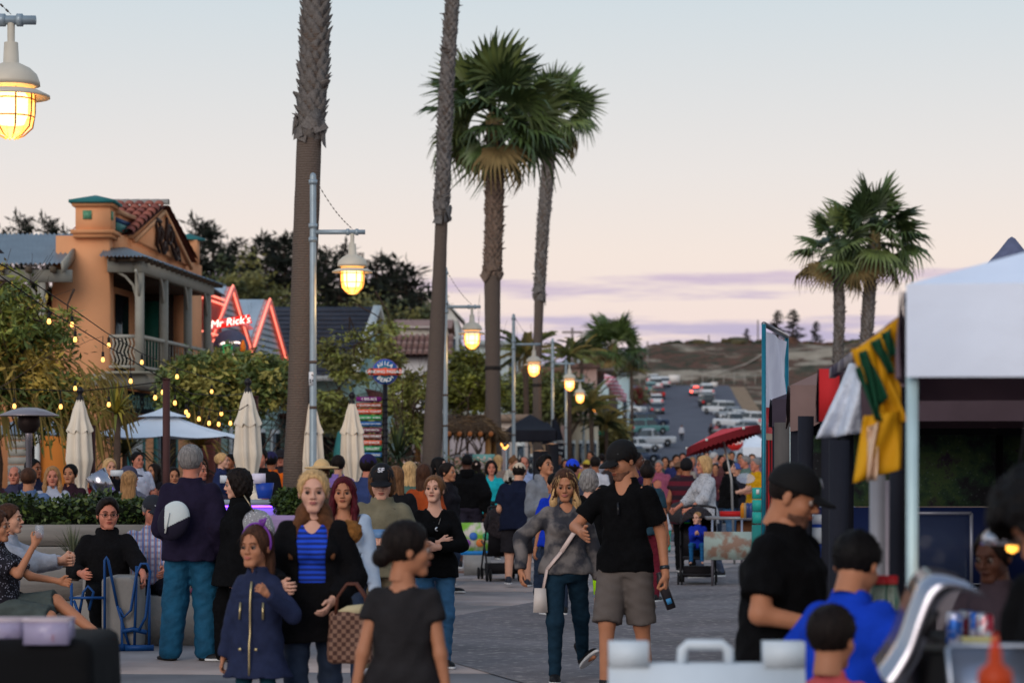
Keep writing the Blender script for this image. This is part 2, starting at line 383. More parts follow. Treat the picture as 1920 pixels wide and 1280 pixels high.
def shoe_sdf(kind='shoe'):
 def f(P):
  if kind == 'sandal':
   d = np.maximum(sd_cap(P*np.array((1,1,1.)),(0,.03,-.07),(0,-.15,-.07),.042,.05),np.abs(P[:,2]+.066)-.010)
   s = np.maximum(np.abs(sd_cap(P,(0,.03,-.055),(0,-.15,-.06),.036,.040))-.006,np.abs(P[:,1]+.105)-.028);return np.minimum(d,np.maximum(s,-.075-P[:,2]))
  d = smin(sd_ell(P,(0,.012,-.028),(.041,.056,.060)),sd_ell(P,(0,-.085,-.050),(.046,.108,.042)),.03)
  d = smin(d,sd_cap(P,(0,0,0),(0,0,.02 if kind != 'boot' else .10),.038,.040),.02);d = smin(d,np.maximum(sd_ell(P,(0,-.062,-.066),(.050,.142,.05)),np.abs(P[:,2]+.066)-.010),.006)
  return np.maximum(np.maximum(d,-.076-P[:,2]),P[:,2]-(.035 if kind != 'boot' else .13))
 return f
SKIN = {'l': (196,144,118),'t': (174,118,88),'m': (146,92,66),'d': (84,52,40),'p': (206,156,134),'r': (188,120,98)}
HAIRC = {'blonde': (186,150,104),'dark': (26,19,17),'brown': (66,42,30),'grey': (126,122,120),'white': (180,178,176),'red': (70,16,26),'sand': (150,112,74),'black': (15,13,14),'ltbrown': (104,72,48)}
def two_bone(a,t,l1,l2,pole):
 a = np.array(a,float);t = np.array(t,float);d = t-a;D = np.linalg.norm(d)+1e-6;mx_ = (l1+l2)*.998
 if D > mx_: t = a+d*mx_/D;D = mx_
 u = (t-a)/D;x = (l1*l1-l2*l2+D*D)/(2*D);h = math.sqrt(max(l1*l1-x*x,0));p = np.array(pole,float);p = p-u*(p@u);p /= np.linalg.norm(p)+1e-9
 return a+u*x+p*h,t
def basis(z,hint):
 """matrix whose z column is z and whose -y column leans to hint"""
 z = z/np.linalg.norm(z);y = -(hint-z*(hint@z));y /= np.linalg.norm(y)+1e-9;x = np.cross(y,z);return np.stack([x,y,z],1)
NP = 0
def person(label,px,d,H,yaw=0,pose=None,skin='l',sex='f',top=None,bot=None,hair=('short','brown'),cap=None,shoe=((25,25,28),'shoe'),build=1.,hs=1.,lod=None,z0=0,group=None,face=True,glasses=False,lips=None,xoff=None,jacket=None,age='a',beard=None,shoesole=(215,215,215),hide_legs=False,category='person'):
 global NP;NP += 1
 pose = pose or {};g = pose.get;X = xat(px,d) if xoff is None else xoff
 lod = lod if lod is not None else (0 if d < 21.8 else 1 if d < 36 else 2)
 vox = (.0125,.018,.026)[lod];hvx = (.0062,.0085,.0125)[lod];hdv = (.0055,.008,.012)[lod]
 S = H/(1.43+.259*hs*1.04);fem = sex == 'f';seed = NP*1.37
 root = thing('person',label,category,(X,d,z0),math.radians(yaw),group)
 hip = np.array(g('hip',(0,0,.92)),float);nd = np.array(g('spine',(0,0,1)),float);nd /= np.linalg.norm(nd);neck = hip+nd*.505
 sp = nd;xa = np.array((1,0,0.));tw = math.radians(g('twist',0));xa = np.array((math.cos(tw),math.sin(tw),0));xa = xa-sp*(xa@sp);xa /= np.linalg.norm(xa);ya = np.cross(sp,xa)
 shw = (.142 if fem else .166)*(.5+.5*build)*(.93 if age == 'c' else 1)
 b = build
 if fem: tp = [(-.12,.10,.09),(-.06,.165*b,.115*b),(0,.172*b,.118*b),(.07,.150*b,.104*b),(.15,.128*b,.092*b),(.26,.146*b,.104*b),(.34,.146,.106),(.40,.140,.088),(.45,.100,.068),(.485,.062,.056),(.56,.048,.052)]
 else: tp = [(-.12,.10,.09),(-.06,.160*b,.112*b),(0,.166*b,.118*b),(.08,.158*b,.116*b),(.16,.154*b,.116*b),(.26,.168*b,.122*b),(.34,.172*b,.122*b),(.40,.166*b,.100),(.45,.122,.078),(.49,.074,.064),(.56,.056,.058)]
 T = np.array(tp)
 if age == 'c': T[:,1:] *= .9
 def tors(P,inf=0.,lo=-.12,hi=.56,flare=0.,straight=0.):
  q = P-hip;t = q@sp;x = q@xa;y = q@ya;aa = np.interp(t,T[:,0],T[:,1]);bb = np.interp(t,T[:,0],T[:,2])
  if straight: aa = np.where(t < .34,np.maximum(aa,straight),aa);bb = np.where(t < .30,np.maximum(bb,straight*.70),bb)
  if flare: fl = np.maximum(0,-t)*flare;aa = np.maximum(aa,np.where(t < -.02,T[2,1]+fl,0));bb = np.maximum(bb,np.where(t < -.02,T[2,2]+fl*.7,0))
  aa = aa+inf;bb = bb+inf
  e = (np.abs(x/aa)**2.3+np.abs(y/bb)**2.3)**(1/2.3);dd = (e-1)*np.minimum(aa,bb);return np.maximum(dd,np.maximum(lo-t,t-hi)),t,x,y
 sh = [neck-sp*.092+xa*s*shw for s in (-1,1)]
 wr_t = [g('hr',(-.235*b**.5,-.03,.80)),g('hl',(.235*b**.5,-.03,.80))]
 ep = [g('er',(-.35,.9,-.2)),g('el',(.35,.9,-.2))]
 el,wr = [],[]
 for i in (0,1):
  e_,w_ = two_bone(sh[i],wr_t[i],.285,.255,ep[i]);el.append(e_);wr.append(w_)
 hj = [hip+xa*s*.088*b**.5-sp*.03 for s in (-1,1)]
 an_t = [g('fr',(-.10,.0,.078)),g('fl',(.10,.0,.078))];kp = [g('kr',(-.12,-1,0)),g('kl',(.12,-1,0))]
 kn,an = [],[]
 for i in (0,1):
  k_,a_ = two_bone(hj[i],an_t[i],.420,.402,kp[i]);kn.append(k_);an.append(a_)
 ar = (.041,.034,.024) if fem else (.050,.042,.029)
 ar = tuple(a*(.6+.4*b) for a in ar);lr = (.083,.054,.037) if fem else (.086,.058,.041)
 lr = tuple(a*(.55+.45*b) for a in lr)
 if age == 'c': ar = tuple(a*.85 for a in ar);lr = tuple(a*.85 for a in lr)
 fy = [math.radians(g('footr',-10)),math.radians(g('footl',10))]
 fdir = [np.array((math.sin(q),-math.cos(q),0)) for q in fy];pit = [math.radians(g('pitchr',0)),math.radians(g('pitchl',0))]
 hy,hp,hr_ = [math.radians(q) for q in g('head',(0,0,0))]
 # head matrix
 up = sp*.6+np.array((0,0,.4));up /= np.linalg.norm(up)
 hM = Euler((hp,hr_,hy),'XYZ').to_matrix();hsc = hs*1.04
 nk0 = neck+sp*.005;Hc = nk0+up*.105*hsc+np.array(hM @ Vector((0,-.018,.02)))*hsc
 HM = np.eye(4);HM[:3,:3] = np.array(hM)*hsc*S;HM[:3,3] = Hc*S
 nkt = Hc+np.array(hM @ Vector((0,.022,-.06)))*hsc
 arms_full = lambda P,inf,i: smin(sd_cap(P,sh[i],el[i],ar[0]+inf,ar[1]+inf),sd_cap(P,el[i],wr[i],ar[1]+inf,ar[2]+inf),.02)
 def legs(P,inf,i): return smin(sd_cap(P,hj[i],kn[i],lr[0]+inf,lr[1]+inf),sd_cap(P,kn[i],an[i],lr[1]+inf*1.1,lr[2]+inf*1.2),.03)
 def body(P):
  dd = tors(P,-.004)[0]
  if fem and age == 'a':
   for s in (-1,1): dd = smin(dd,sd_ell(P,hip+sp*.30+xa*s*.066-ya*.088,(.062,.058,.062)),.03)
  dd = smin(dd,sd_cap(P,nk0-sp*.05,nkt,.056 if not fem else .047,.050 if not fem else .042),.03)
  for i in (0,1):
   dd = smin(dd,sd_cap(P,sh[i],sh[i]+(el[i]-sh[i])*.25,ar[0]+.012,ar[0]),.04);dd = smin(dd,arms_full(P,0,i),.02);dd = smin(dd,legs(P,0,i),.03)
   h0 = an[i]+np.array((0,.02,-.045));t0 = an[i]+fdir[i]*.15+np.array((0,0,-.052+math.sin(-pit[i])*.1));dd = smin(dd,sd_cap(P,h0,t0,.026,.022),.02)
  return dd
 allp = np.array(sh+el+wr+hj+kn+an+[nkt,hip]);lo = allp.min(0)-.17;hi = allp.max(0)+.17;lo[2] = max(min(lo[2],.0),-.3) if not pose.get('sit') else lo[2]
 def grid(fn,lo_,hi_,h): return nets(fn,lo_,hi_,h)
 # body
 Vb,Qb = grid(body,lo,hi,vox*1.15);Vs = [Vb*S];Qs = [Qb];n = len(Vb)
 Vh,Qh = canon(('head',sex,age),head_sdf(sex,age),(-.11,-.14,-.135),(.11,.14,.15),hvx);Vs.append(xf(HM,Vh));Qs.append(Qh+n);n += len(Vh)
 for i,s in enumerate((-1,1)):
  kd = g('handr','relax') if i == 0 else g('handl','relax')
  Vk,Qk = canon(('hand',kd),hand_sdf(kd),(-.05,-.09,-.20),(.10,.06,.05),hdv)
  f = wr[i]-el[i];f /= np.linalg.norm(f);f = f+np.array(g('wr' if i == 0 else 'wl',(0,0,0)),float);f /= np.linalg.norm(f)
  th = g('thr' if i == 0 else 'thl',None)
  if th is None: th = np.array((0,-1,0))*abs(f[2])+np.array((0,0,1))*(1-abs(f[2]))
  B = basis(-f,np.array(th,float));vk = Vk*np.array((1,1,1));q = Qk
  if s > 0: vk = vk*np.array((-1,1,1));q = Qk[:,::-1]
  hsx = (.92 if fem else 1.05)*(.85 if age == 'c' else 1)
  Vs.append(((vk*hsx) @ B.T+wr[i]+f*.012)*S);Qs.append(q+n);n += len(Vk)
 sm = mat(SKIN[skin],rough=.52,var=.07,scale=14,key=('skin',skin))
 bo = link('body',mesh_np('body',np.concatenate(Vs),np.concatenate(Qs),sm,smooth=True),root)
 # face parts
 if face and lod < 2:
  HMw = Matrix(HM.tolist()) if False else Matrix([list(r) for r in HM])
  for s in (-1,1):
   e = G();e.use(mat((150,140,134),.3,key='eyew'));pr = [(0.0125*math.sin(a),0.0125*math.cos(a)) for a in np.linspace(0,PI,8)];e.lathe(pr,n=10)
   e.use(mat((34,24,20),.2,key='iris'));e.lathe([(0,.0130),(.0058,.0122),(.0082,.0102),(.0092,.0092)],n=10)
   me = e.mesh('eye');me.transform(HMw @ Matrix.Translation((s*.0315,-.0785,.0075)) @ Euler((PI/2+math.radians(g('gaze',4)),0,0)).to_matrix().to_4x4());[setattr(p,'use_smooth',True) for p in me.polygons];link('eye',me,bo)
   l = G();l.tube([(s*.019,-.0885,.0105),(s*.0265,-.0925,.0150),(s*.037,-.0905,.0145),(s*.0455,-.080,.0085)],[.0014,.0036,.0038,.0014],5)
   me = l.mesh('eyelid',mat([c*.62 for c in SKIN[skin]],.5,key=('lid',skin)),True);me.transform(HMw);link('eyelid',me,bo)
   w = G();bt = .0022 if fem else .0034;w.tube([(s*.014,-.0935,.0295),(s*.027,-.0945,.0345),(s*.040,-.0865,.034),(s*.050,-.074,.0285)],[bt*.8,bt*1.15,bt,bt*.5],5)
   hc = HAIRC[hair[1]] if hair and hair[1] in HAIRC else (60,45,35);me = w.mesh('eyebrow',mat([c*.7 for c in hc],.8,key=('brow',hair[1] if hair else '')),True);me.transform(HMw);link('eyebrow',me,bo)
  w = G();w.tube([(-.023,-.0895,-.0500),(-.010,-.0978,-.0452),(0,-.0985,-.0468),(.010,-.0978,-.0452),(.023,-.0895,-.0500)],[.0012,.0036,.0034,.0036,.0012],6)
  w.tube([(-.021,-.0895,-.0510),(-.009,-.0970,-.0545),(.009,-.0970,-.0545),(.021,-.0895,-.0510)],[.0012,.0044,.0044,.0012],6)
  lc = lips or [SKIN[skin][0]*.80,SKIN[skin][1]*.60,SKIN[skin][2]*.62];me = w.mesh('lips',mat(lc,.4,key=('lip',tuple(lc))),True);me.transform(HMw);link('lips',me,bo)
  if beard:
   def bf(P): return np.maximum(np.maximum(head_sdf(sex)(P)-.0018,np.maximum(P[:,1]+.01,P[:,2]+.034+np.abs(P[:,0])*.3)),-sd_ell(P,(0,-.10,-.049),(.024,.03,.011)))
   V,Q = canon(('beard',beard),bf,(-.09,-.13,-.12),(.09,.02,-.02),hvx);link('beard',mesh_np('beard',xf(HM,V),Q,mat(beard,.9,var=.3,scale=60),smooth=True),bo)
  if glasses:
   w = G();w.use(mat((20,18,18),.3,key='glassframe'))
   for s in (-1,1):
    w.tube([(s*.033+.022*math.cos(a),-.103+abs(.022*math.cos(a)+0)*.12,.006+.016*math.sin(a)) for a in np.linspace(0,2*PI,13)],.0017,5,False);w.tube([(s*.055,-.100,.012),(s*.083,-.01,.010)],.0017,5)
   w.tube([(-.011,-.104,.010),(.011,-.104,.010)],.0016,5);me = w.mesh('glasses');me.transform(HMw);link('glasses',me,root)
 elif face:   # tiny faces: dark eye and mouth marks as real features
  HMw = Matrix([list(r) for r in HM])
  w = G()
  for s in (-1,1): w.tube([(s*.018,-.092,.012),(s*.032,-.095,.014),(s*.045,-.083,.010)],[.004,.006,.003],4)
  me = w.mesh('eyes',mat((50,36,30),.5,key='fareyes'),True);me.transform(HMw);link('eyes',me,bo)
  w = G();w.tube([(-.02,-.091,-.05),(0,-.099,-.05),(.02,-.091,-.05)],[.003,.005,.003],4);me = w.mesh('mouth',mat((130,70,62),.5,key='farmouth'),True);me.transform(HMw);link('mouth',me,bo)
 # hair
 if hair:
  st,hc = hair[0],hair[1];hcol = HAIRC[hc] if hc in HAIRC else hc
  lo_h,hi_h = (-.16,-.16,-.38 if st in ('long','ombre','longback','longfront') else -.23 if st == 'pony' else -.16),(.16,.19,.19)
  V,Q = canon(('hair',st),hair_sdf(st),lo_h,hi_h,hvx*1.25)
  hm = mat(hcol,rough=.6,var=.45,scale=9,stretch=(9,9,1.2),key=('hair',str(hc)),bump=.3,bscale=30,spec=.12)
  if lod == 0 and st != 'buzz':
   rq = np.random.default_rng(NP);lg = st in ('long','ombre','longback','bob','pony');Pp = V[rq.integers(0,len(V),420)];nr = Pp-np.array((0,.01,.02));nr[:,2] *= .3 if lg else 1;nr /= np.linalg.norm(nr,axis=1)[:,None];dn = np.array((0,.25,-1.)) if lg else np.array((0,.8,-.6));tg_ = dn-nr*(nr@dn)[:,None]+rq.normal(size=nr.shape)*.22;Ls = rq.uniform(.4,1,(420,1))*(.08 if lg else .012);wd = np.cross(tg_,nr)*.0016
   Vv = np.stack([Pp-wd,Pp+wd,Pp+tg_*Ls*.5+nr*.006+wd*.8,Pp+tg_*Ls*.5+nr*.006-wd*.8,Pp+tg_*Ls+nr*.004+wd*.1,Pp+tg_*Ls+nr*.004-wd*.1],1).reshape(-1,3);bq = 6*np.arange(420)[:,None];Fq = np.concatenate([bq+np.array((0,1,2,3)),bq+np.array((3,2,4,5))])
   o_ = link('loose_hair',mesh_np('loose_hair',xf(HM,Vv),Fq,mat(HAIRC.get(hair[-1],hcol) if len(hair) > 2 else hcol,rough=.6,var=.45,scale=9,stretch=(9,9,1.2),key=('hair',str(hair[-1])),spec=.12)),root);o_['kind'] = 'stuff'
  if len(hair) > 2:
   c2 = HAIRC[hair[2]];hm2 = mat(c2,rough=.6,var=.45,scale=9,stretch=(9,9,1.2),key=('hair',hair[2]),bump=.3,bscale=30,spec=.12);zc = V[Q].mean(1);k = zc[:,2]+.05*np.sin(np.arctan2(zc[:,0],zc[:,1])*23)
   link('hair',mesh_np('hair',xf(HM,V),Q,mats=[hm,hm2],fm=(k < -.055).astype(int),smooth=True),root)
  else: link('hair',mesh_np('hair',xf(HM,V),Q,hm,smooth=True),root)
 if cap:
  kd,cc = cap[0],cap[1];V,Q = canon(('cap',kd),cap_sdf(kd),(-.21,-.20,-.03),(.21,.23,.17),hvx);m_ = HM.copy()
  if len(cap) > 2 and cap[2] == 'back': m_ = HM @ np.diag([-1.,-1.,1.,1.])
  co = link('cap',mesh_np('cap',xf(m_,V),Q,mat(cc,.8,var=.1,scale=30,key=('cap',str(cc))),smooth=True),root)
  root['_cap'] = 1;CAPM[root.name] = (co,Matrix([list(r) for r in m_]))
 # clothes
 def folds(P,amp,ver=.5):
  s = seed;o = np.sin(P@np.array((38+7*math.sin(s),21,45*ver+12))+s)+.8*np.sin(P@np.array((-23,33,60*ver))+2*s)+.6*np.sin(P@np.array((55,-31,90*ver))+3*s);return amp*o*.45
 def vnoise(P): return np.sin(P[:,2]*11+seed)*.5+np.sin(P[:,2]*23+P[:,0]*9+seed)*.5
 def top_fn(t,extra=0):
  inf = t.get('inf',.013)+extra;hem = t.get('hem',-.10);slv = t.get('sleeve',.5);amp = t.get('amp',.006)
  loose = t.get('loose',.014)
  def f(P):
   dd,tt,x,y = tors(P,inf,hem,.53,t.get('flare',.12),t.get('straight',(.145 if fem else .16)*b))
   if fem and age == 'a':
    for s in (-1,1): dd = smin(dd,sd_ell(P,hip+sp*.30+xa*s*.062-ya*.088,(.066+inf*.6,.060+inf*.6,.066)),.03)
   if hem < -.03 and not pose.get('sit'):
    for i in (0,1): dd = smin(dd,sd_cap(P,hj[i]+sp*.02,hj[i]+(kn[i]-hj[i])*.5,lr[0]+max(inf,(bot or {}).get('inf',0))+.016,lr[0]+max(inf,(bot or {}).get('inf',0))),.05)
   dd = np.maximum(dd,hem-tt)
   for i in (0,1):
    if slv <= 0: continue
    cu = min(slv,1.);A = sh[i];E = A+(el[i]-A)*cu;a_ = sd_cap(P,A,E,ar[0]+inf+.002,ar[0]*.3+ar[1]*.7+inf+loose*.5+(.006 if slv < 1 else 0));u = (el[i]-A)/np.linalg.norm(el[i]-A)
    if slv < 1: a_ = np.maximum(a_,(P-E)@u)
    if slv > 1:
     F = el[i]+(wr[i]-el[i])*(slv-1);u2 = (wr[i]-el[i])/np.linalg.norm(wr[i]-el[i]);f_ = sd_cap(P,el[i],F,ar[1]+inf+loose*.4,ar[2]+inf+loose*.25);f_ = np.maximum(f_,(P-F)@u2-.004);a_ = smin(a_,f_,.02)
    dd = smin(dd,a_,.028)
   nk = t.get('neck','crew');r = .062 if nk == 'crew' else .058
   if nk == 'scoop': r = .082
   cut = sd_cap(P,nk0-sp*.012,nkt,r,r);
   if nk in ('v','scoop','vdeep'):
    dep = {'v': .10,'scoop': .07,'vdeep': .24}[nk];cut = np.minimum(cut,sd_cap(P,nk0-sp*.02-ya*.05,nk0-sp*dep-ya*.13,.055,.018 if nk != 'scoop' else .055))
   dd = np.maximum(dd,-cut)
   return dd+folds(P,amp)
  return f
 def limb_box(pts,pad): q = np.array(pts);return q.min(0)-pad,q.max(0)+pad
 if top:
  tlo,thi = limb_box(sh+el+wr+[hip+sp*top.get('hem',-.1),neck,hip],.15 if top.get('flare',0) < .3 else .22)
  sl = top.get('sleeve',.5)
  if sl <= 1: tlo,thi = limb_box(sh+[sh[i]+(el[i]-sh[i])*max(sl,.05) for i in (0,1)]+[hip+sp*top.get('hem',-.1),neck,hip+sp*.1],.20)
  V,Q = grid(top_fn(top),tlo,thi,vox);link(top.get('name','shirt'),mesh_np('shirt',V*S,Q,top['m'],smooth=True),root)
 if jacket:
  base = top_fn(jacket,.012);op = jacket.get('open',.05)
  def jf(P):
   dd = base(P);q = P-hip;x = q@xa;y = q@ya;t = q@sp
   w_ = op+np.maximum(0,t-.25)*jacket.get('vee',.25);cut = np.maximum(np.abs(x)-w_,y+.0);cut = np.maximum(cut,jacket.get('close',-9)-t)
   dd = np.maximum(dd,-cut)
   if jacket.get('inner',True): dd = np.maximum(dd,-(tors(P,.013,-9,9,jacket.get('flare',.12),(.145 if fem else .16)*b)[0]))
   return dd
  tlo,thi = limb_box(sh+el+wr+[hip+sp*jacket.get('hem',-.1),neck,hip],.18)
  V,Q = grid(jf,tlo,thi,vox*.95);link(jacket.get('name','jacket'),mesh_np('jacket',V*S,Q,jacket['m'],smooth=True),root)
  if jacket.get('collar') is not None:
   def cf(P):
    q = P-hip;t = q@sp;x = q@xa;y = q@ya
    ring = sd_cap(P,nk0-sp*.07+ya*.02,nk0-sp*.01+ya*.04,.105,.095);ring = np.abs(ring)-.017
    ring = np.maximum(ring,-.5*(t-.40)-y-.03);
    for s in (-1,1): ring = smin(ring,sd_cap(P,nk0-sp*.05+xa*s*.092-ya*.03,nk0-sp*.24+xa*s*(op+.045)-ya*.135,.030,.018),.03)
    ring = np.maximum(ring,-sd_cap(P,nk0+sp*.10-ya*.10,nk0-sp*.16-ya*.17,.075,.07))
    return ring+folds(P,.004)
   V,Q = grid(cf,neck-np.array((.22,.26,.38)),neck+np.array((.22,.2,.14)),vox*.9);link('collar',mesh_np('collar',V*S,Q,jacket['collar'],smooth=True),root)
 if top and top.get('hood'):
  def hf(P): return smin(np.abs(sd_ell(P,nk0+sp*.0+ya*.045,(.095,.085,.07)))-.014,sd_ell(P,nk0-sp*.05+ya*.10,(.09,.04,.06)),.02)+folds(P,.004)
  V,Q = grid(lambda P: np.maximum(hf(P),(P-nk0)@sp-.045),neck-np.array((.18,.15,.2)),neck+np.array((.18,.22,.12)),vox);link('hood',mesh_np('hood',V*S,Q,top['m'],smooth=True),root)
 if bot:
  kd = bot['kind'];inf = bot.get('inf',.010)
  def bf(P):
   dd = tors(P,inf if bot.get('waist',0) > .03 else inf-.004,-.13,bot.get('waist',min(0.,(top or {}).get('hem',0)+.045)),0)[0]
   for i in (0,1):
    if kd == 'skirt': l = sd_cap(P,hj[i],hj[i]+(kn[i]-hj[i])*bot.get('len',1.0),lr[0]+.03,lr[1]+.045);u = (kn[i]-hj[i])/np.linalg.norm(kn[i]-hj[i]);l = np.maximum(l,(P-(hj[i]+(kn[i]-hj[i])*bot.get('len',1.0)))@u);dd = smin(dd,l,.08);continue
    if kd == 'shorts':
     u = (kn[i]-hj[i])/np.linalg.norm(kn[i]-hj[i]);E = hj[i]+(kn[i]-hj[i])*bot.get('len',.97);l = np.maximum(sd_cap(P,hj[i],E,lr[0]+inf+.008,lr[1]+inf+.032),(P-E)@u)
    else:
     lo_ = bot.get('loose',.0);l = smin(sd_cap(P,hj[i],kn[i],lr[0]+inf,lr[1]+inf+lo_),sd_cap(P,kn[i],an[i]+(kn[i]-an[i])*bot.get('crop',0),lr[1]+inf+lo_,lr[2]+inf+lo_*1.3),.04)
    dd = smin(dd,l,.03)
   o = dd+folds(P,bot.get('amp',.005),1.2)
   if kd in ('pants',):
    u = an[0][2];o = np.maximum(o,min(an[0][2],an[1][2])-.02-.045-P[:,2]) if not pose.get('sit') else o
   return o
  pts = hj+kn+[hip+sp*.06]+(an if kd not in ('skirt','shorts') else []);blo,bhi = limb_box(pts,.16)
  V,Q = grid(bf,blo,bhi,vox)
  link({'skirt': 'skirt','shorts': 'shorts'}.get(kd,'trousers'),mesh_np('trousers',V*S,Q,bot['m'],smooth=True),root)
 if shoe and not hide_legs:
  for i in (0,1):
   V,Q = canon(('shoe',shoe[1]),shoe_sdf(shoe[1]),(-.08,-.24,-.09),(.08,.10,.15 if shoe[1] == 'boot' else .06),hvx*1.3)
   R = np.array((Euler((0,0,fy[i])).to_matrix() @ Euler((pit[i],0,0)).to_matrix()));fm = ((V[Q].mean(1))[:,2] < -.054).astype(int)
   link('shoe',mesh_np('shoe',(V@R.T+an[i])*S,Q,mats=[mat(shoe[0],.6,key=('shoe',shoe[0])),mat(shoesole,.6,key=('sole',shoesole))],fm=fm,smooth=True),root)
 PEOPLE[root.name] = dict(root=root,S=S,wr=wr,el=el,sh=sh,neck=neck,hip=hip,sp=sp,ya=ya,xa=xa,HM=Matrix([list(r) for r in HM]))
 return root
CAPM = {};PEOPLE = {}
def on_person(p,loc):   # normalised local point of a person -> world
 q = PEOPLE[p.name];v = Vector(loc)*q['S'];v.rotate(Euler((0,0,p.rotation_euler.z)));return v+p.location
# ================================================================ the setting
def sst(a,b,x): t = np.clip((np.asarray(x,float)-a)/(b-a),0,1);return t*t*(3-2*t)
ROADP = np.array([(0,0),(130,0),(180,.75),(200,1.4),(240,3.2),(270,5.2),(315,8.6),(345,11.4),(362,13.2),(380,14.3),(2000,14.3)])
def zroad(Y): return np.interp(Y,ROADP[:,0],ROADP[:,1])
def xroad(Y): return np.interp(Y,[0,60,240,355,380,2000],[2.6,4.6,18.0,24.3,25.3,60])
def fbm(X,Y,sc,seed=0,oc=5):
 o = np.zeros_like(X);a = 1.;r = np.random.default_rng(seed);f = sc
 for _ in range(oc):
  for _ in range(4):
   th = r.uniform(0,2*PI);ph = r.uniform(0,2*PI);o += a*.35*np.sin((X*math.cos(th)+Y*math.sin(th))*f+ph)
  a *= .55;f *= 1.95
 return o
def zterr(X,Y):
 X = np.asarray(X,float);Y = np.asarray(Y,float);u = X-xroad(Y)
 base = zroad(Y)
 dune = sst(362,440,Y)*(6.5*sst(-42,10,u)+2.5)
 rough = sst(364,430,Y)*fbm(X,Y,.075,3)*1.1
 rside = sst(12,60,u)*sst(110,300,Y)*(8+1.5*fbm(X,Y,.03,5))*(1-sst(340,440,Y)*.9)
 left = sst(20,52,-u)*sst(95,190,Y)*(11+1.2*fbm(X,Y,.03,8))*(1-.5*sst(300,420,Y))
 fall = -sst(470,700,Y)*8
 return base+dune+rough+rside+left+fall
ys = np.concatenate([np.linspace(-30,90,13)[:-1],np.linspace(90,480,150)[:-1],np.linspace(480,2500,25)]);xs = np.concatenate([np.linspace(-1500,-90,10)[:-1],np.linspace(-90,150,150)[:-1],np.linspace(150,1500,10)])
XX,YY = np.meshgrid(xs,ys,indexing='ij');ZZ = zterr(XX,YY)-.03
nx_,ny_ = XX.shape;I = np.arange(nx_*ny_).reshape(nx_,ny_);q = np.stack([I[:-1,:-1],I[1:,:-1],I[1:,1:],I[:-1,1:]],-1).reshape(-1,4)
def hill_material():
 m = bpy.data.materials.new('hillside');m.use_nodes = True;t = m.node_tree;nn = t.nodes;ll = t.links;p = nn['Principled BSDF'];p.inputs['Roughness'].default_value = .95;p.inputs['Specular IOR Level'].default_value = .1
 tx = nn.new('ShaderNodeTexCoord')
 def no(sc,det=6,st=None,off=0):
  mpn = nn.new('ShaderNodeMapping');mpn.inputs['Location'].default_value = (off,off,0)
  if st: mpn.inputs['Scale'].default_value = st
  ll.new(tx.outputs['Object'],mpn.inputs[0]);n = nn.new('ShaderNodeTexNoise');n.inputs['Scale'].default_value = sc;n.inputs['Detail'].default_value = det;n.inputs['Roughness'].default_value = .62;ll.new(mpn.outputs[0],n.inputs['Vector']);return n
 def rp(s,pts):
  r = nn.new('ShaderNodeValToRGB')
  while len(r.color_ramp.elements) < len(pts): r.color_ramp.elements.new(.5)
  for e,(a,c) in zip(r.color_ramp.elements,pts): e.position = a;e.color = c
  ll.new(s,r.inputs[0]);return r
 veg = rp(no(.22,9).outputs[0],[(.30,rgb(44,50,38)),(.44,rgb(74,70,56)),(.52,rgb(104,72,60)),(.60,rgb(54,56,42)),(.74,rgb(100,90,76))])
 sand = rp(no(.5).outputs[0],[(.3,rgb(138,126,108)),(.7,rgb(172,158,140))])
 mk = rp(no(.075,8,(1,.6,2.6),31).outputs[0],[(.525,(0,0,0,1)),(.60,(1,1,1,1))])
 mx = nn.new('ShaderNodeMix');mx.data_type = 'RGBA';ll.new(mk.outputs[0],mx.inputs[0]);ll.new(veg.outputs[0],mx.inputs[6]);ll.new(sand.outputs[0],mx.inputs[7]);ll.new(mx.outputs[2],p.inputs['Base Color']);return m
HILL = hill_material()
o = link('ground',mesh_np('ground',np.stack([XX,YY,ZZ],-1).reshape(-1,3),q,HILL,smooth=True));o['kind'] = 'structure'
# scrub over the dunes: low bushes, one uncountable cover
sv,sf = [],[];r_ = np.random.default_rng(5);cnt = 0
bx_,by_ = r_.uniform(-35,130,7500),r_.uniform(150,470,7500);uu = bx_-xroad(by_);keep = (uu > 12) | (by_ > 372);keep &= (fbm(bx_,by_,.05,9) > -.1)
bx_,by_ = bx_[keep],by_[keep];bz_ = zterr(bx_,by_)
ico = np.array([(math.cos(a)*math.cos(b),math.sin(a)*math.cos(b),math.sin(b)) for b in (-.3,.35,.95) for a in np.linspace(0,2*PI,7)[:-1]]+[(0,0,1.)])
icf = [(b*6+i,b*6+(i+1) % 6,(b+1)*6+(i+1) % 6,(b+1)*6+i) for b in (0,1) for i in range(6)];ict = [(12+i,12+(i+1) % 6,18) for i in range(6)]
K = len(bx_);sz = r_.uniform(.4,1.5,K);V = ico[None]*sz[:,None,None]*r_.uniform(.65,1.3,(K,19,1))*np.array((1.3,1.3,.6))+np.stack([bx_,by_,bz_],-1)[:,None]
F4 = (np.array(icf)[None]+19*np.arange(K)[:,None,None]).reshape(-1,4);F3 = (np.array(ict)[None]+19*np.arange(K)[:,None,None]).reshape(-1,3)
fmi = np.concatenate([np.repeat(r_.integers(0,3,K),12),np.repeat(r_.integers(0,3,K),6)])
o = link('dune_scrub',mesh_np('dune_scrub',V.reshape(-1,3),[F4,F3],mats=[mat((50,56,42),.95,scale=2,var=.4),mat((84,78,56),.95,scale=2,var=.4),mat((92,66,54),.95,scale=2,var=.4)],fm=fmi));o['kind'] = 'stuff'
tag(o,'low green and rusty scrub growing over the sand dunes','scrub')
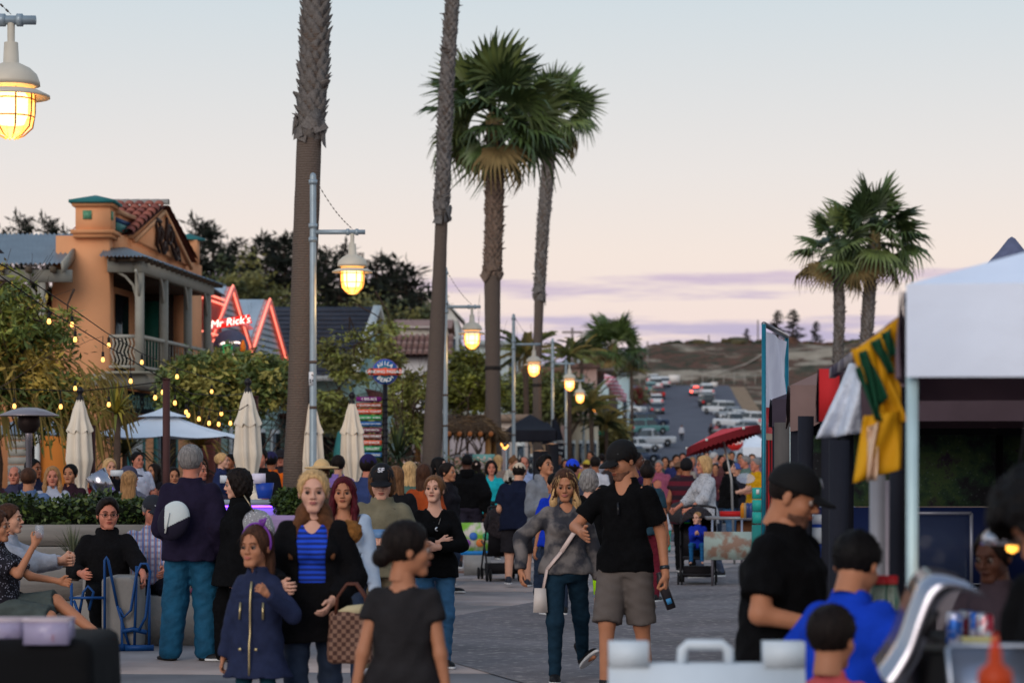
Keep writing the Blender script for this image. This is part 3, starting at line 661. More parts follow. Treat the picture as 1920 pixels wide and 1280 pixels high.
# road up the hill
def ribbon(name,ys_,xl,xr,dz,m,kind='structure',lab=None,n=6):
 v = [];
 for y in ys_:
  a,b_ = xl(y),xr(y)
  for i in range(n+1): xq = a+(b_-a)*i/n;v.append((xq,y,0))
 v = np.array(v);v[:,2] = np.maximum(zterr(v[:,0],v[:,1]),zroad(v[:,1]))+dz*np.clip((v[:,1]-62)/60,.25,1)
 qd = [(j*(n+1)+i,j*(n+1)+i+1,(j+1)*(n+1)+i+1,(j+1)*(n+1)+i) for j in range(len(ys_)-1) for i in range(n)]
 o = link(name,mesh_np(name,v,qd,m,smooth=True));o['kind'] = kind;return o
asph = mat((84,85,95),.85,var=.14,scale=.35,bump=.2,bscale=25)
ribbon('road',list(np.linspace(52,366,90)),lambda y: float(xroad(y))-6.6,lambda y: float(xroad(y))+8.0,.06,asph)
ribbon('verge',list(np.linspace(235,362,40)),lambda y: float(xroad(y))+8.0,lambda y: float(xroad(y))+10.2,.05,mat((140,116,92),.95,var=.2,scale=1.2))
ribbon('lawn',list(np.linspace(262,292,8)),lambda y: float(xroad(y))-16.5,lambda y: float(xroad(y))-7.8,.08,mat((70,78,44),.95,var=.25,scale=1.5))
ribbon('parking_lot',list(np.linspace(225,262,8)),lambda y: float(xroad(y))-15,lambda y: float(xroad(y))-6.6,.055,mat((104,106,116),.9,scale=1))
ribbon('sidewalk',list(np.linspace(60,330,60)),lambda y: float(xroad(y))-8.6,lambda y: float(xroad(y))-6.6,.13,mat((136,130,126),.9,scale=1))
# sandy trail on the dune face
tp_ = [(1322,742,372),(1345,712,380),(1372,698,388),(1400,688,396),(1430,681,404),(1450,677,408)]
tv = []
for px,py,Y in tp_:
 for e in (-1.0,1.0): xq = xat(px,Y)+e*.3;tv.append((xq,Y+e*1.2,float(zterr(xq,Y+e*1.2))+.25))
o = link('dune_trail',mesh_np('dune_trail',tv,[(i*2,i*2+1,i*2+3,i*2+2) for i in range(len(tp_)-1)],mat((160,146,130),.95,scale=1)));o['kind'] = 'structure'
# promenade: concrete slabs and the coarse exposed-aggregate strip
gslab = mat((60,58,58),.95,scale=2);o = G().box(-14,4,-.12,22,62,-.03).obj('bedding',gslab);o['kind'] = 'structure'
plaza = bpy.data.objects.new('promenade',None);col.objects.link(plaza);plaza['kind'] = 'structure'
cm = [mat((158+i*2,148+i*2,146+i*2),.85,var=.2,scale=1.6,bump=.35,bscale=22,key=('conc',i),world=True) for i in range(3)]
sx,sy = 3.05,3.05;gme = {}
for i in range(-5,7):
 for j in range(0,19):
  k = 0
  if k not in gme: gme[k] = G().box(.008,.008,-.08,sx-.008,sy-.008,0).mesh('slab',cm[k])
  x0 = i*sx+.0905*(j*sy)-.3;y0 = 4+j*sy
  o = link('slab',gme[k],plaza,(x0,y0,0),(0,0,-math.atan(.0905)*1.0))
agg = mat((116,110,112),.8,var=.2,scale=1.1,bump=1.0,bscale=60,kind='ground',c2=(158,150,146))
poly = [(-.04+.0,18.6),(-.52,20.2),(-.66,26.2),(.22,28.8),(1.0,31.2),(4.6,42),(8,52),(14,52),(14,4),(3.2,4),(2.2,12)]
gg = G();c0 = (4,24);
for a,b_ in zip(poly,poly[1:]+poly[:1]): gg.add([(c0[0],c0[1],.006),(a[0],a[1],.006),(b_[0],b_[1],.006)],[(0,2,1)])
o = gg.obj('aggregate_paving',agg);o['kind'] = 'structure'
# ---------------------------------------------------------------- foliage tools
def leaf_cloud(P,size,r,aspect=2.4,droop=0.,jit=.35,tri=False):
 """a bent rhombus leaf (two triangles) at every point"""
 n = len(P);d = r.normal(size=(n,3));d[:,2] = d[:,2]*.6-droop;d /= np.linalg.norm(d,axis=1)[:,None]
 s = np.cross(d,r.normal(size=(n,3)));s /= np.linalg.norm(s,axis=1)[:,None]+1e-9;up = np.cross(s,d)
 L_ = size*r.uniform(1-jit,1+jit,n)[:,None];W = L_/aspect
 V = np.stack([P,P+d*L_*.5+s*W*.5+up*W*.15,P+d*L_,P+d*L_*.5-s*W*.5+up*W*.15],1);F = np.arange(4*n).reshape(n,4);return V.reshape(-1,3),F
def cat_leaves(parts):
 vs_,fs,ms,n = [],[],[],0
 for V,F,m in parts: vs_.append(V);fs.append(F+n);ms.append(np.full(len(F),m));n += len(V)
 return np.concatenate(vs_),np.concatenate(fs),np.concatenate(ms)
def blob_points(cs,n,r,shell=.5):
 """points in ellipsoids (cx,cy,cz,rx,ry,rz)"""
 cs = np.array(cs,float);w = cs[:,3]*cs[:,4]*cs[:,5];w = w**.75;k = r.choice(len(cs),n,p=w/w.sum());d = r.normal(size=(n,3));d /= np.linalg.norm(d,axis=1)[:,None]
 rad = r.uniform(shell,1.0,n)**.7;return cs[k,:3]+d*rad[:,None]*cs[k,3:6]
BARK = mat((74,60,52),.95,var=.3,scale=12,bump=.6)
def branches(g,p0,d0,L0,r0,depth,r,tips,spread=.6,seg=4,up=.15,shrink=.72):
 p = np.array(p0,float);d = np.array(d0,float);pts = [p.copy()];rr = [r0]
 for i in range(seg): d = d+r.normal(size=3)*.13+np.array((0,0,up*.3));d /= np.linalg.norm(d);p = p+d*L0/seg;pts.append(p.copy());rr.append(r0*(1-.45*(i+1)/seg))
 g.tube(pts,rr,6 if depth > 1 else 4,cap=False)
 if depth == 0: tips.append(p);return
 tips.append(p)
 for i in range(r.integers(2,4)):
  nd = d+r.normal(size=3)*spread+np.array((0,0,up));nd /= np.linalg.norm(nd);branches(g,pts[-1] if i < 2 else pts[-2],nd,L0*shrink*r.uniform(.8,1.1),rr[-1]*.8,depth-1,r,tips,spread,seg,up,shrink)
def leafy_tree(name,label,base,trunk_h,r0,blobs,nleaf,size,cols,seed,depth=3,lean=(0,0),L0=1.0,spread=.7,group=None,droop=.2,nclump=90,aspect=2.4,multi=1):
 r = np.random.default_rng(seed);root = thing(name,label,'tree',base,0,group);g = G();tips = []
 for k in range(multi): branches(g,(r.normal()*.06*(multi > 1),r.normal()*.06*(multi > 1),0),(lean[0]+r.normal()*.12*(multi > 1),lean[1],1),trunk_h,r0/multi**.5,depth,r,tips,spread,5,.15,L0)
 g.obj('trunk',BARK,root,smooth=True)
 bl = np.array(blobs,float);c = blob_points(bl,nclump,r,.15);per = nleaf//nclump;parts = []
 for mi in range(len(cols)):
  sel = c[mi::len(cols)];P = np.repeat(sel,per,0)+r.normal(size=(len(sel)*per,3))*np.repeat(r.uniform(.10,.20,(len(sel),1)),per,0)*np.array((1.3,1.3,1.0))*(bl[:,3].mean()*.75);V,F = leaf_cloud(P,size,r,aspect,droop);parts.append((V,F,mi))
 V,F,M = cat_leaves(parts);link('crown',mesh_np('crown',V,F,mats=[mat([min(255,c*1.5) for c in q_],.55,var=.35,scale=3,key=('leaf',q_),spec=.3) for q_ in cols],fm=M),root)
 # twigs reaching the clumps
 g2 = G()
 for q_ in c[::3]:
  t = tips[int(np.argmin([np.linalg.norm(q_-t_) for t_ in tips]))];mid = (t+q_)/2+r.normal(size=3)*.08;g2.tube([t,mid,q_],[.018,.012,.006],4,cap=False)
 g2.obj('twigs',BARK,root,kind='stuff');return root
# ---------------------------------------------------------------- palms
def fan_leaf(r,nseg=26,L0=.95,pet=.75,droop=.35,asp=1.0):
 """petiole along +x then a pleated fan whose tips droop"""
 g = G();g.tube([(0,0,0),(pet*.5,0,.03),(pet,0,0)],[.022,.016,.012],5)
 a = np.linspace(-1.9,1.9,nseg)
 for k,t in enumerate(a):
  l = L0*(1-.28*(abs(t)/1.9)**2)*r.uniform(.9,1.08);w = .030*l/.95*1.5;dx,dy = math.cos(t),math.sin(t)*asp;px_,py_ = -dy,dx;zz = .02*(-1)**k;v = []
  for s_,wk,dz in ((.04,.5,0),(.45,1.08,-.02*droop),(.72,.55,-.14*droop-abs(t)*.03),(1.0,.08,-.50*droop*r.uniform(.6,1.5)-abs(t)*.05)):
   rr = l*s_*(1 if s_ < .9 else .96)
   for e in (-1,1): v.append((pet+dx*rr+px_*w*wk*e,dy*rr+py_*w*wk*e,dz+zz*(e if s_ < .9 else 0)))
  g.add(v,[(0,1,3,2),(2,3,5,4),(4,5,7,6)])
 return g
PGREEN = [mat((78,98,52),.5,var=.35,scale=2.5,key=('palm',0),spec=.5),mat((98,112,60),.5,var=.35,scale=2.5,key=('palm',1),spec=.5),mat((58,76,42),.5,var=.35,scale=2.5,key=('palm',2),spec=.5)]
PDRY = mat((128,110,72),.8,var=.3,scale=3)
FR = None
def frond_meshes():
 global FR
 if FR is None:
  r = np.random.default_rng(11);FR = []
  for i in range(4): FR.append([fan_leaf(r,droop=.25+.2*i).mesh('frond',m) for m in PGREEN+[PDRY]])
 return FR
TR_SM = mat((106,94,86),.95,kind='rings',c2=(88,76,68),scale=9,bump=1.0,bscale=30);TR_BT = mat((112,106,102),.95,var=.4,scale=14,bump=.6);TR_BT2 = mat((116,98,86),.95,var=.35,scale=14,bump=.6)
def palm(label,path,Y,boots=None,crown_r=1.8,nf=34,seed=1,group='fan palms along the promenade',boot_size=.14,boots_as_parts=False,z_base=0,rings=None,dry=4,crown=True,bootmat=None,smooth_mat=None):
 """path: list of (px, py, width_px) from the top to the ground"""
 r = np.random.default_rng(seed);pts = [(xat(px,Y),zat(py,Y),w*Y/FPX/2) for px,py,w in path];b = pts[-1];zs = z_base
 root = thing('palm_tree',label,'palm tree',(b[0],Y,zs),0,group);pts = pts[::-1]
 P = [np.array((x-b[0],0,z-zs)) for x,z,w in pts];W = [w for *_,w in pts]
 # resample
 zz = np.array([p[2] for p in P]);N_ = max(12,int((zz[-1]-zz[0])/.16));zq = np.linspace(0,zz[-1],N_);xq = np.interp(zq,zz,[p[0] for p in P]);wq = np.interp(zq,zz,W);wq = wq*(1+.5*np.exp(-zq/.35))
 g = G();g.tube([(x,0,z) for x,z in zip(xq,zq)],list(wq*(1+r.normal(size=N_)*.012)),16)
 g.obj('trunk',smooth_mat or TR_SM,root,smooth=True)
 if boots:
  zlo,zhi = zat(boots[1],Y)-zs,(zat(boots[0],Y)-zs if boots[0] is not None else zz[-1]);bm = bootmat or TR_BT
  bg_ = G().use(bm);bv = [(-.46,.0,-.5),(.46,.0,-.5),(.36,.24,.1),(-.36,.24,.1),(.12,.42,.55),(-.12,.42,.55),(-.26,.02,.1),(.26,.02,.1)];bf_ = [(0,1,2,3),(3,2,4,5),(0,3,6),(1,7,2),(6,3,5),(7,4,2),(6,5,4,7)]
  bme = G().use(bm).add(bv,bf_).mesh('leaf_base');rows = int((zhi-zlo)/(boot_size*.62));joined = G().use(bm);cnt_ = 0
  for i in range(rows):
   z = zlo+(zhi-zlo)*i/rows;x = np.interp(z,zq,xq);w = np.interp(z,zq,wq)*.93;nb = max(7,int(2*PI*w/(boot_size*.78)))
   for k in range(nb):
    a = 2*PI*(k+(i % 2)*.5)/nb+r.normal()*.08;s_ = boot_size*r.uniform(.8,1.25);tilt = r.uniform(-.25,.35)
    if r.random() < .04: tilt += .6;s_ *= 1.3
    R = Euler((0,0,a-PI/2)).to_matrix() @ Euler((-tilt,r.normal()*.25,0)).to_matrix();lc = (x+w*math.cos(a),w*math.sin(a),z)
    if boots_as_parts and cnt_ < 290 and math.sin(a) < .25: link('leaf_base',bme,root,lc,R.to_euler(),s_);cnt_ += 1
    else: v = np.array(bv)*s_ @ np.array(R).T+np.array(lc);joined.add(v,bf_)
  for k in range(9):
   a = PI+k*.38;w = np.interp(zlo,zq,wq);R = Euler((0,0,a-PI/2)).to_matrix() @ Euler((.25+.5*r.random(),r.normal()*.5,0)).to_matrix();link('leaf_sheath',bme,root,(np.interp(zlo,zq,xq)+w*.95*math.cos(a),w*.95*math.sin(a),zlo-.05+r.uniform(-.1,.35)),R.to_euler(),boot_size*r.uniform(1.3,2.1))
  if joined.v: o = joined.obj('leaf_bases',None,root);o['kind'] = 'stuff'
 if rings:
  for py in rings: z = zat(py,Y)-zs;x = np.interp(z,zq,xq);w = np.interp(z,zq,wq);G().lathe([(w*1.03,-.05),(w*1.09,-.02),(w*1.09,.02),(w*1.03,.05)],(x,0,z),16).obj('trunk_band',mat((40,36,34),.8),root,smooth=True)
 if crown:
  fm_ = frond_meshes();top = np.array((xq[-1],0,zq[-1]))
  for i in range(nf):
   a = i*2.39996+r.normal()*.15;t = (i+.5)/nf;el_ = math.radians(80-128*t**.95+r.normal()*7);s_ = crown_r/1.62*r.uniform(.85,1.08)*(1-.12*(t > .85))
   me = fm_[min(3,int(t*4.2))][r.integers(0,3) if i < nf-dry else 3]
   M = Euler((0,0,a)).to_matrix() @ Euler((0,-el_,0)).to_matrix() @ Euler((r.normal()*.5,0,0)).to_matrix()
   link('frond',me,root,Vector(top)+Vector((math.cos(a)*.06,math.sin(a)*.06,.25-.4*t)),M.to_euler(),s_)
  G().tube([tuple(top-np.array((0,0,.5))),tuple(top+np.array((0,0,.15))),tuple(top+np.array((0,0,.4)))],[wq[-1]*1.15,wq[-1]*1.3,.05],10).obj('crown_shaft',PDRY,root,smooth=True)
 return root
palm('thick leaning palm trunk with rough grey leaf stubs behind the nearest whole lamp post',[(612,-560,34),(603,-200,44),(592,0,49),(588,150,50),(580,250,46),(575,400,48),(568,560,46),(560,740,42),(551,905,42)],34,boots=(None,255),crown_r=2.2,boot_size=.145,boots_as_parts=True,seed=3)
palm('slender curved palm trunk left of the second lamp post, its crown out of view',[(868,-420,18),(858,-150,21),(848,0,22),(840,120,22),(833,260,23),(829,380,23),(826,460,24),(819,640,30),(808,880,36)],46,boots=(None,400),crown_r=2.2,boot_size=.13,seed=4)
palm('tall fan palm with the fullest green crown, right of the slender bare trunk',[(927,232,27),(928,330,33),(926,420,31),(923,520,31),(924,700,28),(926,885,32)],60,boots=(None,515),crown_r=2.02,nf=38,boot_size=.15,seed=5,rings=[690],bootmat=TR_BT2,dry=3)
palm('tall fan palm with a smaller crown overlapping its neighbour on the left',[(1036,226,18),(1027,320,22),(1018,430,20),(1012,530,19),(1007,680,16),(1008,885,18)],74,boots=(None,560),crown_r=1.62,nf=30,boot_size=.15,seed=9,rings=[722])
palm('shorter of the two fan palms by the dunes, dry fronds hanging at its neck',[(1568,478,13),(1572,520,16),(1574,580,18),(1572,640,17),(1566,905,18)],58,boots=(None,900),crown_r=1.15,nf=22,boot_size=.11,seed=12,group='fan palms by the dunes',dry=5)
palm('taller of the two fan palms by the dunes, rising beside the white tent',[(1640,452,18),(1634,500,21),(1628,580,21),(1624,640,21),(1616,905,23)],58,boots=(None,900),crown_r=1.38,nf=30,boot_size=.12,seed=21,group='fan palms by the dunes',dry=2)
palm('bushy round-headed palm beside the pink house down the street',[(1150,655,15),(1149,700,15),(1148,800,15),(1148,850,17)],150,crown_r=2.35,nf=44,seed=31,z_base=.0,group='palms down the street',dry=6)
# feather palms
def feather_mesh(m,L0=2.2,n=22,seed=0):
 r = np.random.default_rng(seed);g = G();pts = [(t*L0,0,.35*L0*t-.85*L0*t*t) for t in np.linspace(0,1,8)];g.tube(pts,[.03-.003*i for i in range(8)],4)
 for k in range(n):
  t = .12+.88*k/n;x = t*L0;z = .35*L0*t-.85*L0*t*t
  for e in (-1,1):
   l = L0*.26*(1-.5*abs(t-.5))*r.uniform(.8,1.1);v = [(x,0,z),(x+.06,0,z),(x+.10+l*.35,e*l*.55,z-l*.5),(x+.05+l*.45,e*l*.75,z-l*.95)];g.add(v,[(0,1,2,3)])
 return g.mesh('frond',m)
FE = [feather_mesh(m,seed=i) for i,m in enumerate((mat((104,110,62),.6,var=.3,scale=2),mat((136,122,70),.6,var=.3,scale=2),mat((58,66,38),.6,var=.3,scale=2)))]
def feather_palm(label,px,py,Y,scale,h,nf=18,seed=0,name='palm_tree',zb=None):
 r = np.random.default_rng(seed);X = xat(px,Y);zt = zat(py,Y);zb = float(zterr(X,Y)) if zb is None else zb;root = thing(name,label,'palm tree',(X,Y,zb),0,'palms down the street');g = G();g.tube([(0,0,0),(.05,0,(zt-zb)*.5),(0,0,zt-zb)],[.16*scale+.04,.12*scale+.03,.13*scale+.03],8);g.obj('trunk',BARK,root,smooth=True)
 for i in range(nf):
  a = i*2.4;el_ = math.radians(75-75*(i/nf)+r.normal()*6);M = Euler((0,0,a)).to_matrix() @ Euler((0,-el_,0)).to_matrix();link('frond',FE[r.integers(0,3)],root,(0,0,zt-zb),M.to_euler(),scale*r.uniform(.85,1.1))
 return root
for a in [('olive feather palm drooping over the third lamp arm',1066,668,92,.42,0,16,1),('small feather palm in front of the pink wall',1108,765,96,.5,0,16,3),('shaggy feather palm by the green street sign',1136,798,100,.42,0,20,4),('feather palm left of the round-headed palm',1090,664,124,.5,0,18,6),('feather palm right of the bushy round palm',1184,694,165,.5,0,20,7),('drooping feather palm behind the black market tents',985,668,88,.55,0,18,8)]:
 feather_palm(a[0],a[1],a[2],a[3],a[4],a[5],a[6],a[7])
# ---------------------------------------------------------------- dark pines on the hill behind the shops
def pine_mesh(seed,h=10.,w=2.6):
 r = np.random.default_rng(seed);g = G();g.tube([(0,0,0),(.1,0,h*.5),(0,0,h*.97)],[.22,.14,.03],6,cap=False);pts = []
 nb = 46
 for i in range(nb):
  t = .12+.88*i/nb;z = h*t;L_ = w*(1-t)**.75*r.uniform(.3,1.2)+.2;a = r.uniform(0,2*PI);e = np.array((math.cos(a)*L_,math.sin(a)*L_,z+L_*r.uniform(-.05,.45)));g.tube([(0,0,z),tuple(e)],[.05,.015],3,cap=False)
  m = int(64*L_/1.5)+18;tt = r.uniform(.35,1.08,m)[:,None];pts.append(np.array((0,0,z))*(1-tt)+e*tt+r.normal(size=(m,3))*np.array((.16,.16,.13)))
 P = np.concatenate(pts);V,F = leaf_cloud(P,.42,r,4.0,droop=-.5);return g.mesh('trunk',BARK),mesh_np('crown',V,F,mats=[mat((24,30,24),.9,var=.5,scale=1,key='pine1'),mat((34,38,30),.9,var=.5,scale=1,key='pine2')],fm=(np.arange(len(F)) % 2))
PINES = [pine_mesh(s_,10,w) for s_,w in ((1,2.3),(2,2.9),(3,2.0),(4,2.6))]
def pine(label,px,py,Y,wf=1.,k=0,group='dark pines on the hill behind the shops',zb=None):
 X = xat(px,Y);zb = float(zterr(X,Y)) if zb is None else zb;h = zat(py,Y)-zb;root = thing('pine_tree',label,'pine tree',(X,Y,zb-.1),k*1.3,group);s_ = h/10
 for me,nme in zip(PINES[k % 4],('trunk','crown')): link(nme,me,root,scl=(s_*wf,s_*wf,s_))
 return root
pines = [(372,412,'tallest of the pines, its top just right of the tiled gable'),(398,425,'forked pine right of the tallest one'),(440,452,'pine standing between the two neon gables'),(470,470,'short pine above the second neon gable'),(500,442,'feathery pine left of the thick palm trunk'),(532,440,'dark pine touching the thick palm trunk'),(612,470,'pine just right of the nearest whole lamp post'),(640,462,'pine whose top shows over the lit lantern'),(672,500,'low pine behind the lit lantern'),(706,480,'pine to the right of the lit lantern'),(742,488,'rounded pine with a clear top near the slender palm'),(762,500,'pine on the slope left of the slender palm'),(792,545,'last and lowest pine beside the slender palm trunk'),(420,478,'low pine in front of the forked one'),(560,455,'pine hidden partly by the thick palm trunk'),(585,480,'pine seen between palm trunk and lamp post'),(350,452,'pine half hidden by the tiled gable'),(722,520,'stubby pine low on the slope'),(650,520,'low broad pine below the lantern'),(480,520,'low dark pine behind the second gable')]
for i,(px,py,lb) in enumerate(pines): pine(lb,px,py,165+(i*37 % 40)-i*.3,1.0+.2*(i % 3),i)
for px,py,lb in ((40,405,'far pine at the left edge of the photo'),(88,408,'far pine left of the orange pillar'),(128,432,'small far pine touching the orange pillar'),(10,432,'small far pine above the tin roof corner')): pine(lb,px,py,120,.85,px % 4,zb=4)
for px,py,lb in ((1458,582,'rounded dark tree on the dune skyline'),(1487,580,'pointed dark tree on the dune skyline'),(1400,615,'small round tree on the dune skyline'),(1530,602,'ragged leaning tree on the dune skyline'),(1705,622,'low tree behind the yellow flag on the skyline'),(1660,625,'dark bush-like tree right of the palms')): pine(lb,px,py,432,1.7,px % 4,'trees on the dune skyline')
# rounded brush in front of the pines
def shrub(name,label,px,py,Y,w,h,cols,n,size,seed,group=None,zb=None,depth=None,cat='shrub'):
 r = np.random.default_rng(seed);X = xat(px,Y);zt = zat(py,Y);zb = float(zterr(X,Y)) if zb is None else zb;root = thing(name,label,cat,(X,Y,zb),0,group);H = zt-zb;bl = [(r.normal()*w*.28,r.normal()*(depth or w)*.2,H-h*.5+r.normal()*h*.15,w*.32,(depth or w)*.3,h*.42) for _ in range(6)]
 c = blob_points(bl,60,r,.3);parts = []
 for mi in range(len(cols)): sel = c[mi::len(cols)];per = n//60;P = np.repeat(sel,per,0)+r.normal(size=(len(sel)*per,3))*w*.08;V,F = leaf_cloud(P,size,r);parts.append((V,F,mi))
 V,F,M = cat_leaves(parts);link('crown',mesh_np('crown',V,F,mats=[mat([min(255,c*1.5) for c in q_],.55,var=.35,scale=3,key=('leaf',q_),spec=.3) for q_ in cols],fm=M),root);g = G()
 for k in range(3): g.tube([(0,0,0),(r.normal()*w*.1,0,(H-h)*.6+h*.2),(r.normal()*w*.2,0,H-h*.4)],[.07,.05,.03],5)
 g.obj('trunk',BARK,root);return root
for i,(px,py,w,h,Y) in enumerate([(420,530,4,5,140),(452,520,2.4,5,138),(500,560,5,4,142),(380,500,4,6,140),(650,560,6,4,140),(540,560,6,4,140),(780,570,4,4,150)]):
 shrub('bush',['olive bush behind the neon gables','tall olive bush right of the tiled gable','broad bush low behind the second gable','bush tucked behind the tiled roof','wide dark bush below the lantern','dark bush left of the thick palm','dark bush by the slender palm trunk'][i],px,py,Y,w,h,[(60,62,36),(82,80,46),(44,50,32)],5000,.3,60+i,'bushes on the hill')
# ================================================================ buildings
def wobj(g,name,m,root,smooth=False,**k): return g.obj(name,m,root,smooth,loc=tuple(-c for c in root.location),**k)
ORANGE = mat((228,162,116),.9,var=.07,scale=1.3,bump=.25,bscale=18);TEAL = mat((44,112,112),.6,var=.15,scale=4);GREYW = mat((152,150,140),.7,var=.08,scale=5,bump=.2)
TILE = mat((158,86,66),.8,var=.28,scale=5);TIN = mat((128,142,152),.45,.3,var=.12,scale=3);DARKIN = mat((30,24,22),.8,var=.2,scale=2);GREEN = mat((28,92,78),.6,var=.12,scale=4)
GLASSD = mat((38,44,50),.08,0,var=.1,scale=1,spec=.8);WHITEP = mat((206,208,204),.7,var=.05,scale=4);MINT = mat((150,178,170),.75,var=.07,scale=3);SIDING = mat((178,192,200),.75,var=.08,scale=3)
NEON = mat((255,170,150),.5,emit=(255,128,104),es=1.7,key='neon');NEONW = mat((255,235,225),.5,emit=(255,225,210),es=2.2,key='neonw');SHING = mat((64,66,76),.9,var=.22,scale=2.5,bump=.4)
def corr(g,a,b,c,d,n=40,amp=.018):
 """corrugated sheet: a-b along the eave, d-c along the ridge"""
 a,b,c,d = map(lambda q: np.array(q,float),(a,b,c,d));v = []
 nrm = np.cross(b-a,d-a);nrm /= np.linalg.norm(nrm)
 for i in range(n*2+1):
  t = i/(n*2);o = nrm*amp*(1 if i % 2 else -1);v += [a+(b-a)*t+o,d+(c-d)*t+o]
 g.add(v,[(2*i,2*i+2,2*i+3,2*i+1) for i in range(n*2)])
# ---- orange two-storey shop with balcony
ob = thing('shop_building','orange stucco shop with tiled gable, green-capped pillar and grey balcony','building',(-7.9,48.5,0))
fx = lambda Y,off=0.: -7.5+.0875*(Y-45)+off
g = G()
g.box(-8.49,45,0,-7.5,45.5,5.9);g.hexa([(-16,45.9,0),(-8.3,45.9,0),(-16,53,0),(-8.3,53,0),(-16,45.9,4.9),(-8.3,45.9,4.9),(-16,53,4.9),(-8.3,53,4.9)])
def wallseg(g,y0,y1,z0,z1,off=0.,th=.3): g.hexa([(fx(y0,off)-th,y0,z0),(fx(y0,off),y0,z0),(fx(y1,off)-th,y1,z0),(fx(y1,off),y1,z0),(fx(y0,off)-th,y0,z1),(fx(y0,off),y0,z1),(fx(y1,off)-th,y1,z1),(fx(y1,off),y1,z1)])
wallseg(g,45.5,53,0,3.1);wallseg(g,45.5,53,5.5,6.0);wallseg(g,45.5,53,3.1,5.5,-.9);wallseg(g,51.4,53,3.1,5.5);wobj(g,'wall',ORANGE,ob)
g = G();wallseg(g,45.62,46.9,6.0,6.38,-.05);wallseg(g,51.5,53,6.0,6.3,-.05);wobj(g,'parapet',ORANGE,ob)
g = G();wallseg(g,45.66,46.85,6.06,6.22,-.02,.04);wobj(g,'parapet_tiles',mat((86,140,112),.4,kind='check',c2=(58,108,122),scale=22),ob)
g = G();wallseg(g,45.66,46.85,6.225,6.31,-.02,.04);wobj(g,'tile_band',mat((36,72,112),.4,var=.2,scale=20),ob)
g = G();wallseg(g,45.6,46.95,6.38,6.46,.03,.4);wobj(g,'coping',mat((200,150,112),.8,scale=4),ob)
g = G();g.box(-8.11,44.92,5.9,-7.47,45.56,6.5);wobj(g,'pillar',ORANGE,ob)
g = G();g.box(-8.19,44.84,5.93,-7.39,45.64,6.0);g.box(-8.15,44.88,5.86,-7.43,45.6,5.93);g.box(-8.17,44.86,6.44,-7.41,45.62,6.5);wobj(g,'moulding',mat((214,150,104),.85,scale=3),ob)
g = G();g.add([(-8.22,44.8,6.5),(-7.36,44.8,6.5),(-7.36,45.68,6.5),(-8.22,45.68,6.5),(-8.22,44.8,6.55),(-7.36,44.8,6.55),(-7.36,45.68,6.55),(-8.22,45.68,6.55),(-7.79,45.24,6.68)],[(3,2,1,0),(0,1,5,4),(1,2,6,5),(2,3,7,6),(3,0,4,7),(4,5,8),(5,6,8),(6,7,8),(7,4,8)]);wobj(g,'pillar_cap',TEAL,ob)
for k,bx in enumerate(((-7.97,44.895,6.2,-7.81,44.925,6.36),(-7.475,45.02,6.2,-7.445,45.18,6.36))):
 g = G();g.box(*bx);t_ = wobj(g,'glazed_tile',mat((96,150,118),.35,var=.35,scale=40),ob)
g = G();g.box(fx(52.6)-.35,52.3,6.0,fx(52.6)+.02,52.75,6.5);wobj(g,'pillar',ORANGE,ob);g = G();g.lathe([(.36,6.5),(.36,6.54),(0,6.66)],(fx(52.5)-.17,52.5,0),4);wobj(g,'pillar_cap',TEAL,ob)
# pediment + barrel tiles
A_ = (46.4,5.98);B_ = (51.4,5.86);T_ = (48.9,6.80)
g = G();off = .10
tri = [(fx(y,off),y,z) for y,z in (A_,B_,T_)]+[(fx(y,off)-1.0,y,z) for y,z in (A_,B_,T_)];g.add(tri,[(0,1,2),(5,4,3),(0,2,5,3),(1,4,5,2),(0,3,4,1)]);wobj(g,'pediment',ORANGE,ob)
g = G()
for (p,q_) in ((A_,T_),(T_,B_)): g.beam((fx(p[0],.13),p[0],p[1]-.05),(fx(q_[0],.13),q_[0],q_[1]-.05),.08,.07,(1,0,0));
wobj(g,'pediment_moulding',mat((224,164,118),.85,scale=3),ob)
tg = G();tv = [];tf = []
for e in (0,1):
 for k in range(7): a = PI*k/6;r_t = .105-.012*e;tv.append((r_t*math.cos(a),.40*e,r_t*math.sin(a)*.8))
for k in range(6): tf.append((k,k+1,8+k,7+k))
tg.add(tv,tf);tile_me = tg.mesh('roof_tile',TILE,True);tile2 = G().add(tv,tf).mesh('roof_tile',mat((134,70,56),.8,var=.3,scale=5),True)
roof = link('tiled_roof',G().add([(fx(y,.18+o_),y,z) for o_ in (0,-1.15) for y,z in ((46.1,6.02),(48.9,6.88),(51.7,5.96))],[(0,1,4,3),(1,2,5,4)]).mesh('tiled_roof',mat((96,52,44),.9,scale=3)),ob,tuple(-c for c in ob.location))
for sgn in (1,-1):
 y0,z0 = (46.05,6.03) if sgn > 0 else (51.75,5.97);sl = math.atan2(.88,2.8)
 for c in range(6):
  for k in range(8):
   yy = y0+sgn*k*.345*math.cos(sl);zz_ = z0+k*.345*math.sin(sl)+.012*k*0+.02;xx = fx(yy,.10-c*.20)
   link('roof_tile',tile_me if (c+k) % 3 else tile2,roof,(xx,yy,zz_),(sl*(1),0,0) if sgn > 0 else (sl,0,PI))
for c in range(6): link('ridge_tile',G().add([(x*1.15,y,z*1.2+.01) for x,y,z in tv],tf).mesh('ridge_tile',mat((150,146,140),.9,var=.2,scale=9)),roof,(fx(48.9,.22-c*.2),48.9,6.90),(0,0,PI/2))
